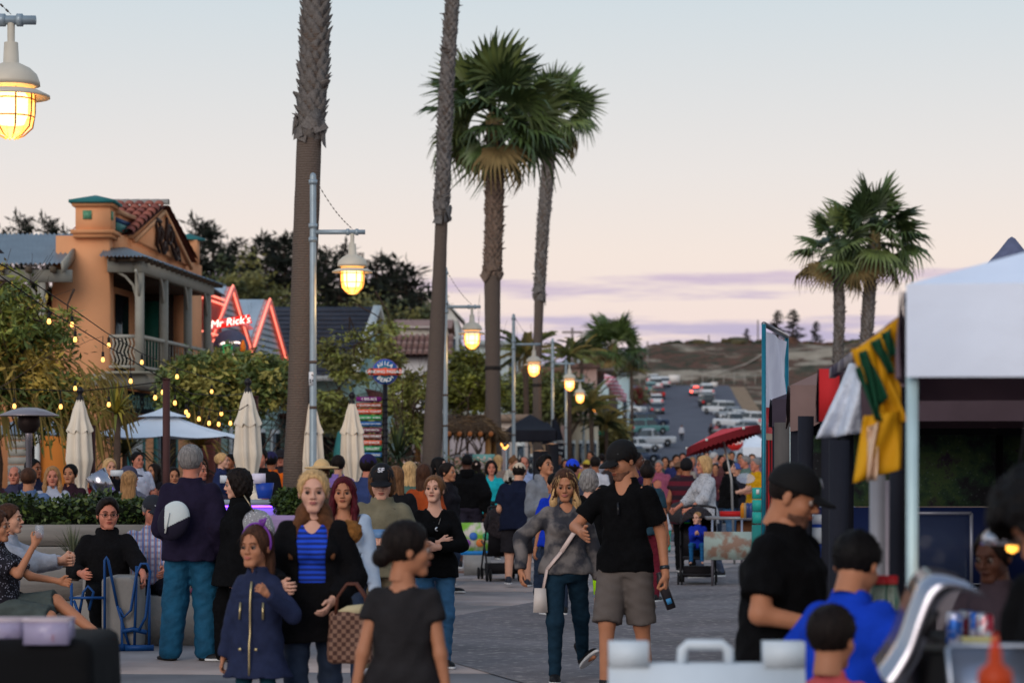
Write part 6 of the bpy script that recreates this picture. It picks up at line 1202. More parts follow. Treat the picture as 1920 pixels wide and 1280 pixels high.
# ---------------------------------------------------------------- teal folded umbrella, black tents, feather banner, speakers, street sign
tu = thing('closed_umbrella','folded teal umbrella in the dark porch behind the cream ones','umbrella',(xat(637,50),50,0));G().lathe([(0,2.35),(.05,2.3),(.13,1.9),(.12,1.2),(.16,.9),(.05,.88)],n=10).obj('canopy',mat((60,130,130),.8),tu,True);G().cyl(0,0,0,1,.025).obj('pole',BK,tu)
def pop_tent(label,pxl,pxr,yeave,ypeak,Y,depth,m_,valance=.3,posts=True,group='market tents',z0=0,name='market_tent',pm=None):
 x0,x1 = xat(pxl,Y),xat(pxr,Y);zt = zat(yeave,Y);zp = zat(ypeak,Y+depth/2);cx,cy_ = (x0+x1)/2,Y+depth/2;r = thing(name,label,'tent',(cx,cy_,z0),0,group);w,d_ = (x1-x0)/2,depth/2;g = G();zt -= z0;zp -= z0
 n = 8;cor = [(-w,-d_),(w,-d_),(w,d_),(-w,d_)];v = []
 for k in range(4):
  a,b_ = np.array(cor[k]),np.array(cor[(k+1) % 4]);vv = []
  for i in range(n+1):
   for j in range(n+1): s_,t = i/n,j/n;p = (a*(1-t)+b_*t)*(1-s_);zq = zt+(zp-zt)*s_**.9-.06*math.sin(PI*t)*(1-s_)*math.sin(PI*s_)*2;vv.append((p[0],p[1],zq))
  g.add(vv,[(i*(n+1)+j,i*(n+1)+j+1,(i+1)*(n+1)+j+1,(i+1)*(n+1)+j) for i in range(n) for j in range(n)])
 g.obj('canopy',m_,r,smooth=True)
 for k in range(4):
  a,b_ = np.array(cor[k]),np.array(cor[(k+1) % 4]);o_ = .02;nrm = np.array(((b_-a)[1],-(b_-a)[0]))/np.linalg.norm(b_-a);vv = []
  for t in np.linspace(0,1,15): p = a*(1-t)+b_*t+nrm*o_+nrm*.012*math.sin(t*19+k);vv += [(p[0],p[1],zt),(p[0]+nrm[0]*.01,p[1]+nrm[1]*.01,zt-valance*.5),(p[0]+nrm[0]*.02*math.sin(t*31),p[1]+nrm[1]*.02*math.sin(t*31),zt-valance)]
  G().add(vv,[(3*i+e,3*i+3+e,3*i+4+e,3*i+1+e) for i in range(14) for e in (0,1)]).obj('valance',m_,r,smooth=True)
 if posts:
  for x,y in cor: G().box(x-.02*np.sign(x)-.02,y-.02*np.sign(y)-.02,0,x-.02*np.sign(x)+.02,y-.02*np.sign(y)+.02,zt-.02).obj('post',pm or LM,r)
 return r
BLACKT = mat((26,28,38),.8,var=.15,scale=3)
pop_tent('black pop-up tent left of the third lamp post',948,1042,806,776,66,3.2,BLACKT);pop_tent('black pop-up tent half hidden by the fan palm trunk',1000,1052,814,790,76,3,BLACKT);pop_tent('white pop-up tent far down the street beside the stop sign',1392,1450,838,812,110,4,CANW,.45)
fb = thing('feather_banner','black feather banner with white lettering beside a lamp post','banner',(xat(1047,70),70,0));g = G();pr = [(-.17,.9),(.17,.9),(.20,1.7),(.16,2.3),(.04,2.75),(-.12,3.0),(-.17,2.9)];g.prism(pr,-.01,.01);g.obj('sail',BLACKT,fb);G().tube([(-.18,0,0),(-.18,0,2.9),(-.1,0,3.02),(.03,0,2.8)],.014,6).obj('pole',BK,fb)
for i,s in enumerate(('FOOD','WINE','BEER','SALADS','TACOS','PIZZA','FRESH')): lettering(s,.11,WT,fb,(.01,-.02,2.3-i*.17),(PI/2,0,0))
for lb,px,py,w in (('black market bin with tan top, left of the feather banner',1013,845,26),('second black bin with tan top behind the first',1035,832,27)):
 Y = 43 if px < 1020 else 47;r = thing('speaker_box',lb,'speaker',(xat(px,Y),Y,0),0,'tall black boxes with tan tops');h = zat(py,Y);G().box(-.13,-.13,0,.13,.13,h).obj('cabinet',BK,r);G().lathe([(0,h+.02),(.13,h+.0),(.135,h-.01)],n=14).obj('top',mat((190,140,100),.7),r)
ss = thing('street_sign','green street name sign on a thin pole','street sign',(xat(1105,108),108,0));hz = zat(812,108);G().cyl(0,0,0,hz+.2,.035).obj('pole',LM,ss,True);G().box(-.95,-.02,hz-.12,-.08,.02,hz+.12).obj('name_plate',mat((10,110,80),.5),ss);G().box(.02,-.02,hz-.1,.8,.02,hz+.1).obj('name_plate',mat((10,110,80),.5),ss)
st = thing('stop_sign','red octagonal stop sign beside the white tent','stop sign',(xat(1378,100),100,0));hz = zat(829,100);G().cyl(0,.03,0,hz,.035).obj('pole',LM,st,True);g = G();g.lathe([(0,0),(.36,0),(.36,.02),(0,.02)],n=8);g.obj('plate',mat((214,52,48),.5),st,loc=(0,0,hz),rot=(PI/2,math.radians(22.5),0));lettering('STOP',.26,WT,st,(0,-.03,hz),(PI/2,0,0),bold=True)
tq = G().box(-.24,0,0,.24,.04,.17).obj('menu_board',mat((120,176,170),.6),None,loc=at(907,866,52));tag(tq,'small turquoise board sign beyond the turquoise-shirted woman','sign')
cp = thing('kids_panel','colourful child play panel with blue foot on the pavement','sign',at(895,1022,36),0);cp.location.z = 0;G().box(-.28,0,.30,.28,.05,.36).obj('foot',mat((30,120,190),.5),cp);G().box(-.26,.01,.36,.24,.04,.78).obj('panel',mat((206,196,190),.6,kind='mix',c2=(120,180,60),scale=6),cp);
for i,c in enumerate(((150,90,170),(60,110,190),(210,120,60),(60,150,120))): G().lathe([(0,-.004),(.06,-.004),(.06,.004),(0,.004)],n=12).obj('printed_circle',mat(c,.5),cp,loc=(-.16+.1*i,.0,.48+.1*(i % 2)),rot=(PI/2,0,0))
G().box(-.2,.0,0,.2,.08,.30).obj('stand',mat((140,140,140),.6),cp)
# thin utility poles on the dune, fence, white sign
for px,y0,y1,Y,lb in ((1329,628,660,440,'short pale pole on the dune slope'),(1214,640,700,400,'thin utility pole at the left of the dune'),(1073,614,660,260,'utility pole with crossarm above the palms'),(1421,600,640,430,'thin mast on the skyline left of the banner')):
 z1,z0_ = zat(y0,Y),zat(y1,Y);r = thing('utility_pole',lb,'pole',(xat(px,Y),Y,z0_),0);G().cyl(0,0,-3,z1-z0_,.13).obj('pole',mat((130,120,116),.9),r,True)
 if px == 1073: G().box(-1.1,-.1,z1-z0_-.6,1.1,.1,z1-z0_-.4).obj('crossarm',mat((110,100,96),.9),r)
fn = thing('guard_fence','row of thin fence posts at the top of the road','fence',(25,368,0))
for i in range(13): x = xroad(368)-7+i*1.6;z = float(zterr(x,368));G().box(-.06,-.06,-.3,.06,.06,1.7).obj('fence_post',mat((150,144,136),.9),fn,loc=(x-25,0,z))
g = G();z = float(zterr(25,368));g.box(-7.5,-.02,z+1.2,12.5,.02,z+1.27);g.obj('rail',mat((150,144,136),.9),fn)
for px,py,Y,lb,w in ((1264,709,366,'white road sign at the top of the hill road',.85),(1339,720,362,'small white sign right of the road crest',.5)): r = thing('road_sign',lb,'sign',(xat(px,Y),Y,0));zc_ = zat(py,Y);zb_ = float(zterr(xat(px,Y),Y));G().box(-w,-.03,zc_-.6*w-.1,w,.03,zc_+.6*w).obj('plate',mat((220,214,208),.6),r);G().cyl(0,.05,zb_,zc_,.06).obj('pole',LM,r)
# ================================================================ vehicles
def rbox(P,c,h,r): q_ = np.abs(P-np.array(c))-np.array(h)+r;return np.linalg.norm(np.maximum(q_,0),axis=1)+np.minimum(q_.max(1),0)-r
CARK = {'sedan': (4.6,1.8,.72,1.42,-.75,1.45),'suv': (4.7,1.9,.92,1.78,-.95,2.2),'pickup': (5.5,1.95,.98,1.85,-.9,.7),'van': (5.6,2.0,1.1,2.2,-2.0,2.7),'hatch': (4.2,1.75,.8,1.5,-.8,1.9)}
CARC = {}
def car_meshes(kind):
 if kind in CARC: return CARC[kind]
 L_,W,zb,zt,c0,c1 = CARK[kind]
 def cabin(P,inf=0):
  z = P[:,2];t = np.clip((z-zb)/(zt-zb),0,1);hw = W/2-.08-.16*t+inf;yf = c0-.0+.62*t-inf;yb = c1-(.42*t if kind != 'van' and kind != 'suv' else .18*t)+inf
  return np.maximum(np.maximum(np.abs(P[:,0])-hw,np.maximum(yf-P[:,1],P[:,1]-yb)),np.maximum(z-zt-inf,zb-.2-z))
 def body(P):
  d = rbox(P,(0,0,(zb+.28)/2+.02),(W/2,L_/2,(zb-.28)/2),.16);d = smin(d,cabin(P),.10)
  if kind == 'pickup': d = np.maximum(d,-rbox(P,(0,1.75,zb+.1),(W/2-.1,.9,.45),.05))
  for y in (-L_*.31,L_*.30): d = np.maximum(d,-np.maximum(np.sqrt((P[:,1]-y)**2+(P[:,2]-.34)**2)-.40,.60-np.abs(P[:,0])))
  return d
 V,Q = nets(body,(-W/2-.1,-L_/2-.1,.1),(W/2+.1,L_/2+.1,zt+.15),.065)
 def glass(P):
  d = cabin(P,.012);z = P[:,2];band = np.maximum(zb+.06-z,z-(zt-.13));d = np.maximum(d,band);side = np.abs(P[:,0]) > W/2-.30;y = P[:,1]
  pil = np.minimum(np.abs(y-(c0+c1)/2-.1)-.05,9);d = np.maximum(d,np.where(side,-(pil),-9));d = np.maximum(d,-np.maximum(np.abs(np.abs(P[:,0])-(W/2-.16-.10))-.05,0*y-9) if False else d);return d
 Vg,Qg = nets(glass,(-W/2-.05,c0-.2,zb),(W/2+.05,c1+.2,zt),.055)
 CARC[kind] = (V,Q,Vg,Qg);return CARC[kind]
WH = G();WH.use(mat((20,20,22),.9)).lathe([(.20,-.11),(.33,-.11),(.34,0),(.33,.11),(.20,.11)],n=18);WHEEL = WH.mesh('wheel');RIM = G().use(mat((150,152,156),.35,.7)).lathe([(0,-.10),(.21,-.09),(.21,.09),(0,.10)],n=14).mesh('rim')
TL = mat((180,20,18),.3,emit=(255,30,20),es=.25,key='tail');TLON = mat((255,90,70),.3,emit=(255,70,50),es=9,key='tailon');HL = mat((220,224,226),.2,key='headl');PLATE = mat((220,220,214),.5,key='plate')
PAINT = {'white': (206,208,210),'silver': (150,156,162),'black': (26,28,32),'blue': (48,62,86),'red': (120,28,30),'green': (70,110,104),'grey': (92,98,106),'teal': (80,128,126),'sand': (150,140,124)}
def car(label,kind,color,px,py,yaw,Y=None,brake=False,z=None):
 """py is the row of the tyres' contact; distance from the road profile if Y is None"""
 if Y is None:
  ys_ = np.linspace(150,372,900);e = np.abs(HY+(CZ-np.array([float(zroad(y))+.06 for y in ys_]))*FPX/ys_-py);Y = float(ys_[int(np.argmin(e))])
 X = xat(px,Y);z0 = max(float(zterr(X,Y)),float(zroad(Y)))+.08 if z is None else z;r = thing('parked_car',label,'car' if kind not in ('van','pickup') else kind,(X,Y,z0),math.radians(yaw),'cars parked along the hill road' if not brake else None)
 slope = math.atan((zroad(Y+3)-zroad(Y-3))/6)*math.cos(math.radians(yaw));r.rotation_euler = (slope if abs(yaw) > 90 or True else 0,0,math.radians(yaw));L_,W,zb,zt,c0,c1 = CARK[kind];V,Q,Vg,Qg = car_meshes(kind);m_ = mat(PAINT[color],.3,.2 if color in ('silver','grey','blue') else 0,var=.05,scale=1,spec=.6,key=('paint',color))
 link('body',mesh_np('body',V,Q,m_,smooth=True),r);link('windows',mesh_np('windows',Vg,Qg,GLASSD,smooth=True),r)
 for sx_ in (-1,1):
  for y in (-L_*.31,L_*.30): w = link('wheel',WHEEL,r,(sx_*(W/2-.13),y,.34),(0,PI/2,0));link('rim',RIM,w)
  G().box(-.13,-.03,-.12,.13,.04,.12).obj('tail_light',TLON if brake else TL,r,loc=(sx_*(W/2-.22),L_/2,zb-.08));G().box(-.2,-.04,-.07,.2,.03,.07).obj('headlight',HL,r,loc=(sx_*(W/2-.30),-L_/2+.02,zb-.18))
 G().box(-.2,-.02,-.07,.2,.02,.07).obj('number_plate',PLATE,r,loc=(0,L_/2+.01,.55 if kind != 'pickup' else .5));G().box(-W/2+.1,-.05,.26,W/2-.1,.03,.42).obj('bumper',mat((60,62,66),.6),r,loc=(0,L_/2,0))
 if brake: G().box(-.35,-.02,-.05,.35,.03,.05).obj('centre_brake_light',TLON,r,loc=(0,L_/2-.35,zt-.15))
 return r
# yaw 180: nose uphill, tail toward us
car('white van facing the market behind the far crowd','van','white',1102,866,68,190)
car('dark car nose seen below the white pickup','hatch','blue',1192,862,125,205)
car('white pickup truck angled at the kerb left of the road','pickup','white',1216,838,120)
car('white low wagon in front of the pickup','sedan','white',1196,848,118)
car('green and white car just beyond the pickup','suv','teal',1214,815,122)
car('dark blue wagon angled at the kerb','suv','blue',1216,802,122)
car('silver car half hidden by the dark blue wagon','hatch','silver',1204,797,122)
car('white SUV parked side-on in the lot','suv','white',1176,776,62)
car('silver-blue sedan lowest in the left kerb row','sedan','grey',1231,775,180)
car('white sedan second in the left kerb row','sedan','white',1230,758,180)
car('dark red topped SUV third in the left kerb row','suv','red',1233,747,180)
car('pale green wagon on the verge left of the kerb row','hatch','teal',1220,735,178)
car('white SUV near the top of the left row','suv','white',1229,729,180)
car('small white car at the very top of the left row','hatch','white',1244,723,182,362)
car('white car on the bank above the left row','sedan','white',1226,716,170,370)
car('white car with brake lights glowing near the crest','sedan','silver',1304,740,178,brake=True)
car('white car at the top of the right row','suv','white',1324,742,182)
car('white car second from the top of the right row','sedan','white',1325,751,182)
car('black SUV with a white plate in the right row','suv','black',1325,763,182)
car('white wagon seen side-on below the black SUV','suv','white',1348,777,215)
car('silver car in the right hand cluster','sedan','silver',1368,784,215)
car('white car in the middle of the right hand cluster','sedan','white',1381,790,215)
car('blue-grey car right of the cluster','hatch','grey',1394,796,215)
car('white SUV at the right end of the cluster','suv','white',1408,800,215)
car('white pickup in front of the right hand cluster','pickup','white',1376,803,215)
car('grey car nearest in the right hand cluster','sedan','silver',1398,812,215)
car('dark car behind the stop sign','suv','black',1350,838,190)
tag(G().lathe([(0,.012),(.30,.012),(.33,.006),(.33,0)],n=24).obj('manhole_cover',mat((128,92,74),.6,.4,var=.25,scale=12),None,loc=(xat(872,37),37,.0)),'round rusty manhole cover in the pavement behind the walking man in shorts','manhole cover')
# ================================================================ the stalls on the right
WTENT = mat((222,230,246),.8,var=.10,scale=1.2,bump=1.0,bscale=3)
r = thing('market_tent','large white pop-up tent nearest on the right, standing on a pale post','tent',(1.34+1.53*math.cos(.165)+1.53*math.sin(.165),8.22-1.53*math.sin(.165)+1.53*math.cos(.165),0),-.165);x0,y0,w,d_ = -1.53,-1.53,3.06,3.06
zt,zp,zv = 2.26,2.78,1.945;n = 14;cor = [(-1.53,-1.53),(1.53,-1.53),(1.53,1.53),(-1.53,1.53)]
g = G()
for k in range(4):
 a,b_ = np.array(cor[k]),np.array(cor[(k+1) % 4]);vv = []
 for i in range(n+1):
  for j in range(n+1): s_,t = i/n,j/n;p = (a*(1-t)+b_*t)*(1-s_);vv.append((p[0],p[1],zt+(zp-zt)*s_-.05*math.sin(PI*t)*(1-s_)*math.sin(PI*min(1,s_*1.3))))
 g.add(vv,[(i*(n+1)+j,i*(n+1)+j+1,(i+1)*(n+1)+j+1,(i+1)*(n+1)+j) for i in range(n) for j in range(n)])
g.obj('canopy',WTENT,r,True)
for k in range(4):
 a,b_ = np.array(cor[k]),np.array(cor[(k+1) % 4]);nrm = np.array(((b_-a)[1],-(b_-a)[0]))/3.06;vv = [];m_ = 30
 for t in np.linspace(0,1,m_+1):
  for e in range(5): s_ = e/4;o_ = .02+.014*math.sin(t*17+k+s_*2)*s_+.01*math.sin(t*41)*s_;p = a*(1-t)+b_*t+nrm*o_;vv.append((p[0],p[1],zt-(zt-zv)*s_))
 G().add(vv,[(5*i+e,5*i+5+e,5*i+6+e,5*i+1+e) for i in range(m_) for e in range(4)]).obj('valance',WTENT if k in (0,1) else mat((120,96,104),.85,scale=2),r,True)  # rear and left valances browned: the underside's shade is put into their colour
PALE = mat((176,200,204),.4,.2,var=.08,scale=6)
for x,y in cor: G().box(x-.02+.02*(x < 0)-.02*(x > 0),y,0,x+.02+.02*(x < 0)-.02*(x > 0),y+.04,zt-.02).obj('post',PALE,r)
g = G()
for k in range(4): a,b_ = cor[k],cor[(k+1) % 4];g.beam((a[0],a[1],zt-.04),(b_[0],b_[1],zt-.04),.025,.03);g.beam((a[0],a[1],zt-.08),((a[0]+b_[0])/2,(a[1]+b_[1])/2,zt-.38),.02,.025);g.beam((b_[0],b_[1],zt-.08),((a[0]+b_[0])/2,(a[1]+b_[1])/2,zt-.38),.02,.025)
g.obj('truss',mat((96,90,94),.5,.4),r)
def market(label,x0,x1,y0,y1,zt,zv,zp,m_,legm=BLACKT,leg=.10,ragged=False,sides=(0,1,2,3),rot=-.12,vm=None):
 cx,cy_ = (x0+x1)/2,(y0+y1)/2;c_,s_r = math.cos(rot),math.sin(rot);hx,hy = cx-x0,cy_-y0;r = thing('market_tent',label,'tent',(x0+hx*c_-hy*s_r,y0+hx*s_r+hy*c_,0),rot,'stall tents in a row on the right');cor = [(x0-cx,y0-cy_),(x1-cx,y0-cy_),(x1-cx,y1-cy_),(x0-cx,y1-cy_)];g = G();n = 8
 for k in range(4):
  a,b_ = np.array(cor[k]),np.array(cor[(k+1) % 4]);vv = []
  for i in range(n+1):
   for j in range(n+1): s_,t = i/n,j/n;p = (a*(1-t)+b_*t)*(1-s_);vv.append((p[0],p[1],zt+(zp-zt)*s_-.07*math.sin(PI*t)*(1-s_)))
  g.add(vv,[(i*(n+1)+j,i*(n+1)+j+1,(i+1)*(n+1)+j+1,(i+1)*(n+1)+j) for i in range(n) for j in range(n)])
 g.obj('canopy',m_,r,True);rq = np.random.default_rng(int(x0*100))
 for k in sides:
  a,b_ = np.array(cor[k]),np.array(cor[(k+1) % 4]);nrm = np.array(((b_-a)[1],-(b_-a)[0]))/np.linalg.norm(b_-a);vv = [];mm = 24
  for t in np.linspace(0,1,mm+1):
   rg = rq.uniform(-.05,.05) if ragged else 0
   for e in range(4): s_ = e/3;o_ = .02+.02*math.sin(t*23+k+s_*2)*s_;p = a*(1-t)+b_*t+nrm*o_;vv.append((p[0],p[1],zt-(zt-zv+rg*s_)*s_))
  G().add(vv,[(4*i+e,4*i+4+e,4*i+5+e,4*i+1+e) for i in range(mm) for e in range(3)]).obj('valance',vm if vm and k == 0 else m_,r,True)
 if vm: G().box(cor[0][0]-.01,cor[0][1]-.05,zv,cor[0][0]+.10,cor[0][1]-.03,zt).obj('red_corner',mat((190,40,44),.8,var=.1,scale=3),r)
 for x,y in cor: sx_ = -np.sign(x);sy_ = -np.sign(y);G().box(min(0,sx_*leg),min(0,sy_*leg),0,max(0,sx_*leg),max(0,sy_*leg),zt-.02).obj('draped_leg',legm,r,loc=(x,y,0))
 return r
BRNT = mat((122,100,96),.9,var=.12,scale=3,bump=.3);
# row of stalls behind the white tent; left edges step out to the street
market('stall tent with a red corner piece behind the yellow flag',xat(1540,13.2),xat(1540,13.2)+2.6,13.2,15.8,zat(692,13.2),zat(790,13.2),2.75,mat((84,66,70),.85,var=.1,scale=3),leg=.085,rot=-.175,vm=mat((74,60,66),.9))
market('brown stall tent with a ragged fringed edge',xat(1482,16.6),xat(1482,16.6)+3.0,16.6,19.2,zat(722,16.6),zat(796,16.6),2.95,BRNT,leg=.11,ragged=True,rot=-.16)
market('dark purple-grey stall tent beside the white banner',xat(1448,20.5),xat(1448,20.5)+3.0,20.5,23.0,zat(748,20.5),zat(800,20.5),2.8,mat((58,50,62),.8,var=.12,scale=3),leg=.13,rot=-.15)
tag(G().hexa([(xat(1450,20.3),20.2,.5),(xat(1484,20.3),20.2,.5),(xat(1450,20.3),20.24,.5),(xat(1484,20.3),20.24,.5),(xat(1450,20.3),20.2,2.0),(xat(1484,20.3),20.2,2.0),(xat(1450,20.3),20.24,2.0),(xat(1484,20.3),20.24,2.0)]).obj('side_curtain',mat((84,80,78),.9,scale=4,stretch=(6,1,1)),None),'grey hanging curtain under the dark purple-grey stall edge','curtain')
# dark patterned back wall and blue panels
bw = thing('stall_back_wall','dark printed mesh wall with green foliage pattern behind the stalls','banner wall',(4.0,18.5,0));x0,x1 = xat(1512,17.4),6.8
def graph_mat():
 m = bpy.data.materials.new('printed_mesh');m.use_nodes = True;t = m.node_tree;nn = t.nodes;ll = t.links;p = nn['Principled BSDF'];p.inputs['Roughness'].default_value = .9
 tx = nn.new('ShaderNodeTexCoord');a = nn.new('ShaderNodeTexNoise');a.inputs['Scale'].default_value = 2.2;a.inputs['Detail'].default_value = 8;a.inputs['Roughness'].default_value = .7;ll.new(tx.outputs['Object'],a.inputs['Vector'])
 r1 = nn.new('ShaderNodeValToRGB');e = r1.color_ramp.elements
 for q_ in range(4): r1.color_ramp.elements.new(.5)
 for el_,(pp,c) in zip(r1.color_ramp.elements,[(.3,(14,16,20)),(.44,(30,30,34)),(.50,(40,66,44)),(.56,(66,88,48)),(.62,(48,34,52)),(.75,(20,24,38))]): el_.position = pp;el_.color = rgb(*c)
 ll.new(a.outputs[0],r1.inputs[0]);b_ = nn.new('ShaderNodeTexVoronoi');b_.inputs['Scale'].default_value = 26;ll.new(tx.outputs['Object'],b_.inputs['Vector']);r2 = nn.new('ShaderNodeValToRGB');r2.color_ramp.elements[0].position = .1;r2.color_ramp.elements[0].color = (.32,.34,.36,1);r2.color_ramp.elements[1].position = .22;r2.color_ramp.elements[1].color = (0,0,0,1);ll.new(b_.outputs['Distance'],r2.inputs[0]);ad = nn.new('ShaderNodeMix');ad.data_type = 'RGBA';ad.blend_type = 'ADD';ad.inputs[0].default_value = .12;ll.new(r1.outputs[0],ad.inputs[6]);ll.new(r2.outputs[0],ad.inputs[7]);ll.new(ad.outputs[2],p.inputs['Base Color']);return m
wobj(G().box(x0,17.3,1.35,x1,17.36,1.86),'printed_mesh',graph_mat(),bw);wobj(G().box(x0,17.27,.8,x1,17.4,1.34),'blue_panel',mat((14,30,74),.7,var=.1,scale=1),bw);wobj(G().box(x0+.35,17.2,1.861,x1,17.42,1.97),'top_rail',mat((14,14,16),.8),bw);wobj(G().box(x0,17.28,0,x1,17.4,.79),'dark_skirt',mat((22,20,24),.9),bw)
for x in (3.45,4.5): wobj(G().box(x,17.2,0,x+.045,17.25,1.86),'frame_post',BK,bw)
# banner on a teal pipe frame
bn = thing('tall_banner','tall white banner with red lower band on a teal pipe frame','banner',(2.5,24,0));b0 = Vector((0,0,0));b1 = Vector((xat(1475,26.3)-2.5,2.3,0));zt = 3.04;TP = mat((30,110,130),.4,.3)
for q_ in (b0,b1): G().cyl(q_[0],q_[1],0,zt,.022,n=8).obj('pipe',TP,bn,True)
G().tube([(b0[0],b0[1],zt),(b1[0],b1[1],zt)],.026,8).obj('top_pipe',mat((110,110,116),.3,.7),bn,True)
g = G();nn_ = 12;d = (b1-b0).normalized()
def bsheet(z0,z1,m_,nm):
 v = []
 for i in range(nn_+1):
  t = i/nn_;p = b0+d*.05+(b1-b0-d*.12)*t
  for e in range(5): s_ = e/4;v.append((p[0]+.02*math.sin(t*8+s_*5),p[1],z0+(z1-z0)*s_))
 G().add(v,[(5*i+e,5*i+5+e,5*i+6+e,5*i+1+e) for i in range(nn_) for e in range(4)]).obj(nm,m_,bn,True)
bsheet(2.22,2.98,mat((238,234,248),.7,scale=2),'white_sheet');bsheet(1.96,2.22,mat((206,18,36),.7,scale=2),'red_band')
for t in (.1,.35,.6):
 for z in (2.72,2.36): p = b0+d*.05+(b1-b0)*t;G().box(p[0]-.03,p[1]-.02,z-.025,p[0]-.015,p[1]+.03,z+.02).obj('grommet',BK,bn)
tag(G().box(0,0,.3,.10,.4,1.9).obj('red_drape',mat((150,22,28),.8,kind='stripev',c2=(50,16,20),scale=9),None,loc=(2.62,25.0,0)),'narrow red drape hanging beside the teal banner frame','drape')
# yellow and green flag, silver sheet
def cloth(name,label,cat,quad,Y,th,m_,n=18,wav=.03,seed=0,m2=None,z_tilt=.25,**k):
 """quad: 4 photo points (tl,tr,br,bl); hung at distance Y, near to far tilt"""
 P = [np.array(at(px,py,Y+dy)) for px,py,dy in quad];v = [];rq = np.random.default_rng(seed);c0 = P[0]
 for i in range(n+1):
  for j in range(n+1): s_,t = i/n,j/n;p = (P[0]*(1-t)+P[1]*t)*(1-s_)+(P[3]*(1-t)+P[2]*t)*s_;p = p+np.array((.3,1,0))*wav*math.sin(t*9+s_*3+seed)*(.3+s_);v.append(p-c0)
 o = link(name,mesh_np(name,v,np.array([(i*(n+1)+j,(i+1)*(n+1)+j,(i+1)*(n+1)+j+1,i*(n+1)+j+1) for i in range(n) for j in range(n)]),m_,smooth=True),None,c0);sm_ = o.modifiers.new('s','SOLIDIFY');sm_.thickness = .006;return tag(o,label,cat)
YEL = mat((206,150,18),.7,var=.08,scale=4,bump=.2);GRN = mat((18,70,48),.7,var=.1,scale=5)
fl = thing('team_flag','yellow flag with dark green stripes hung at the white tent corner','flag',at(1690,600,8.9));f0 = np.array(fl.location)
def fpatch(poly,m_,nm,dy=0.,thick=.006):
 P = [np.array(at(px,py,8.9+dy))-f0 for px,py in poly];v = [];n = 10
 if len(P) == 4:
  for i in range(n+1):
   for j in range(n+1): s_,t = i/n,j/n;p = (P[0]*(1-t)+P[1]*t)*(1-s_)+(P[3]*(1-t)+P[2]*t)*s_;v.append(p+np.array((0,.02*math.sin(t*7+s_*4),0)))
  o = link(nm,mesh_np(nm,v,np.array([(i*(n+1)+j,(i+1)*(n+1)+j,(i+1)*(n+1)+j+1,i*(n+1)+j+1) for i in range(n) for j in range(n)]),m_,smooth=True),fl);o.modifiers.new('s','SOLIDIFY').thickness = thick
fpatch([(1612,650),(1690,592),(1688,880),(1640,800)],YEL,'upper_cloth');fpatch([(1598,655),(1640,640),(1700,790),(1650,800)],YEL,'folded_cloth',-.02);fpatch([(1622,780),(1688,770),(1684,880),(1598,905)],YEL,'lower_cloth',-.05)
for q_ in ([(1612,660),(1626,655),(1662,745),(1642,775)],[(1634,640),(1652,632),(1674,700),(1664,700)],[(1655,625),(1672,615),(1676,665),(1668,672)],[(1606,690),(1614,684),(1650,790),(1640,785)]): fpatch(q_,GRN,'green_stripe',-.06)
fpatch([(1630,800),(1650,790),(1640,900),(1624,902)],mat((206,176,150),.35,.5,var=.3,scale=10),'foil_strip',-.08)
cloth('foil_sheet','wrinkled silver plastic sheet hanging under the flag line','sheet',[(1590,682,.0),(1616,676,-.3),(1612,812,-.3),(1534,822,0)],11.2,.01,mat((208,216,230),.45,.1,var=.2,scale=9,bump=1.0,bscale=14),wav=.05,seed=2)
tag(G().beam((0,0,0),tuple(at(1690,606,9.0)-at(1560,700,12.5)),.03,.05).obj('flag_line',mat((50,36,70),.8,kind='mix',c2=(160,150,150),scale=5),None,loc=at(1560,700,12.5)),'striped cord edge sloping from the tent corner to the red stall','cord')
# inner tent posts
for lb,px,Y,y0_,w,m_ in (('white tent post beside the thick black drape',1556,14.2,822,.045,mat((190,186,204),.5)),('grey tent post below the yellow flag',1645,9.6,890,.055,mat((150,150,156),.5,.3)),('thin pale tent post left of the brown fringe',1486,17.6,800,.04,mat((180,196,196),.5)),('slim grey tent pole behind the main white post',1664,11.5,900,.03,mat((150,140,146),.5,.3))): tag(G().box(-w/2,-w/2,0,w/2,w/2,zat(y0_,Y)).obj('tent_post',m_,None,loc=(xat(px,Y),Y,0)),lb,'post','loose tent posts in the stalls')
for lb,px,Y,y0_,w in (('thick black draped pole beside the brown fringe',1508,15.2,780,.085),('thick black draped pole right of the white post',1570,13.0,825,.095),('black draped pole just behind the main white post',1680,9.9,720,.06)): tag(G().tube([(0,0,0),(.0,0,.8),(.01,0,zat(y0_,Y))],[w*.55,w*.5,w*.6],10).obj('draped_pole',BLACKT,None,True,loc=(xat(px,Y),Y,0)),lb,'pole','black draped poles')
# white board edge of the stall counter behind + display case
dc = thing('display_case','clear-sided display case on the counter behind the boys','display case',(xat(1745,13.5),13.5,0));kx = 13.5/FPX;G().box(-.25,-.15,0,.20,.15,.97).obj('cabinet',mat((40,38,42),.8),dc)
for a,b_ in (((-.18,-.14,.97),(-.18,-.14,1.38)),((.20,-.14,.97),(.20,-.14,1.38)),((-.18,-.14,1.38),(.20,-.14,1.38)),((-.18,-.14,.98),(.20,-.14,.98))): G().beam(a,b_,.016,.016).obj('frame_bar',mat((130,130,140),.4,.5),dc)
G().box(-.18,-.13,.98,.20,.13,1.37).obj('glass',mat((60,70,90),.1,alpha=.25),dc);G().box(.0,-.2,.55,.22,-.15,.97).obj('white_panel',mat((120,112,116),.7),dc)
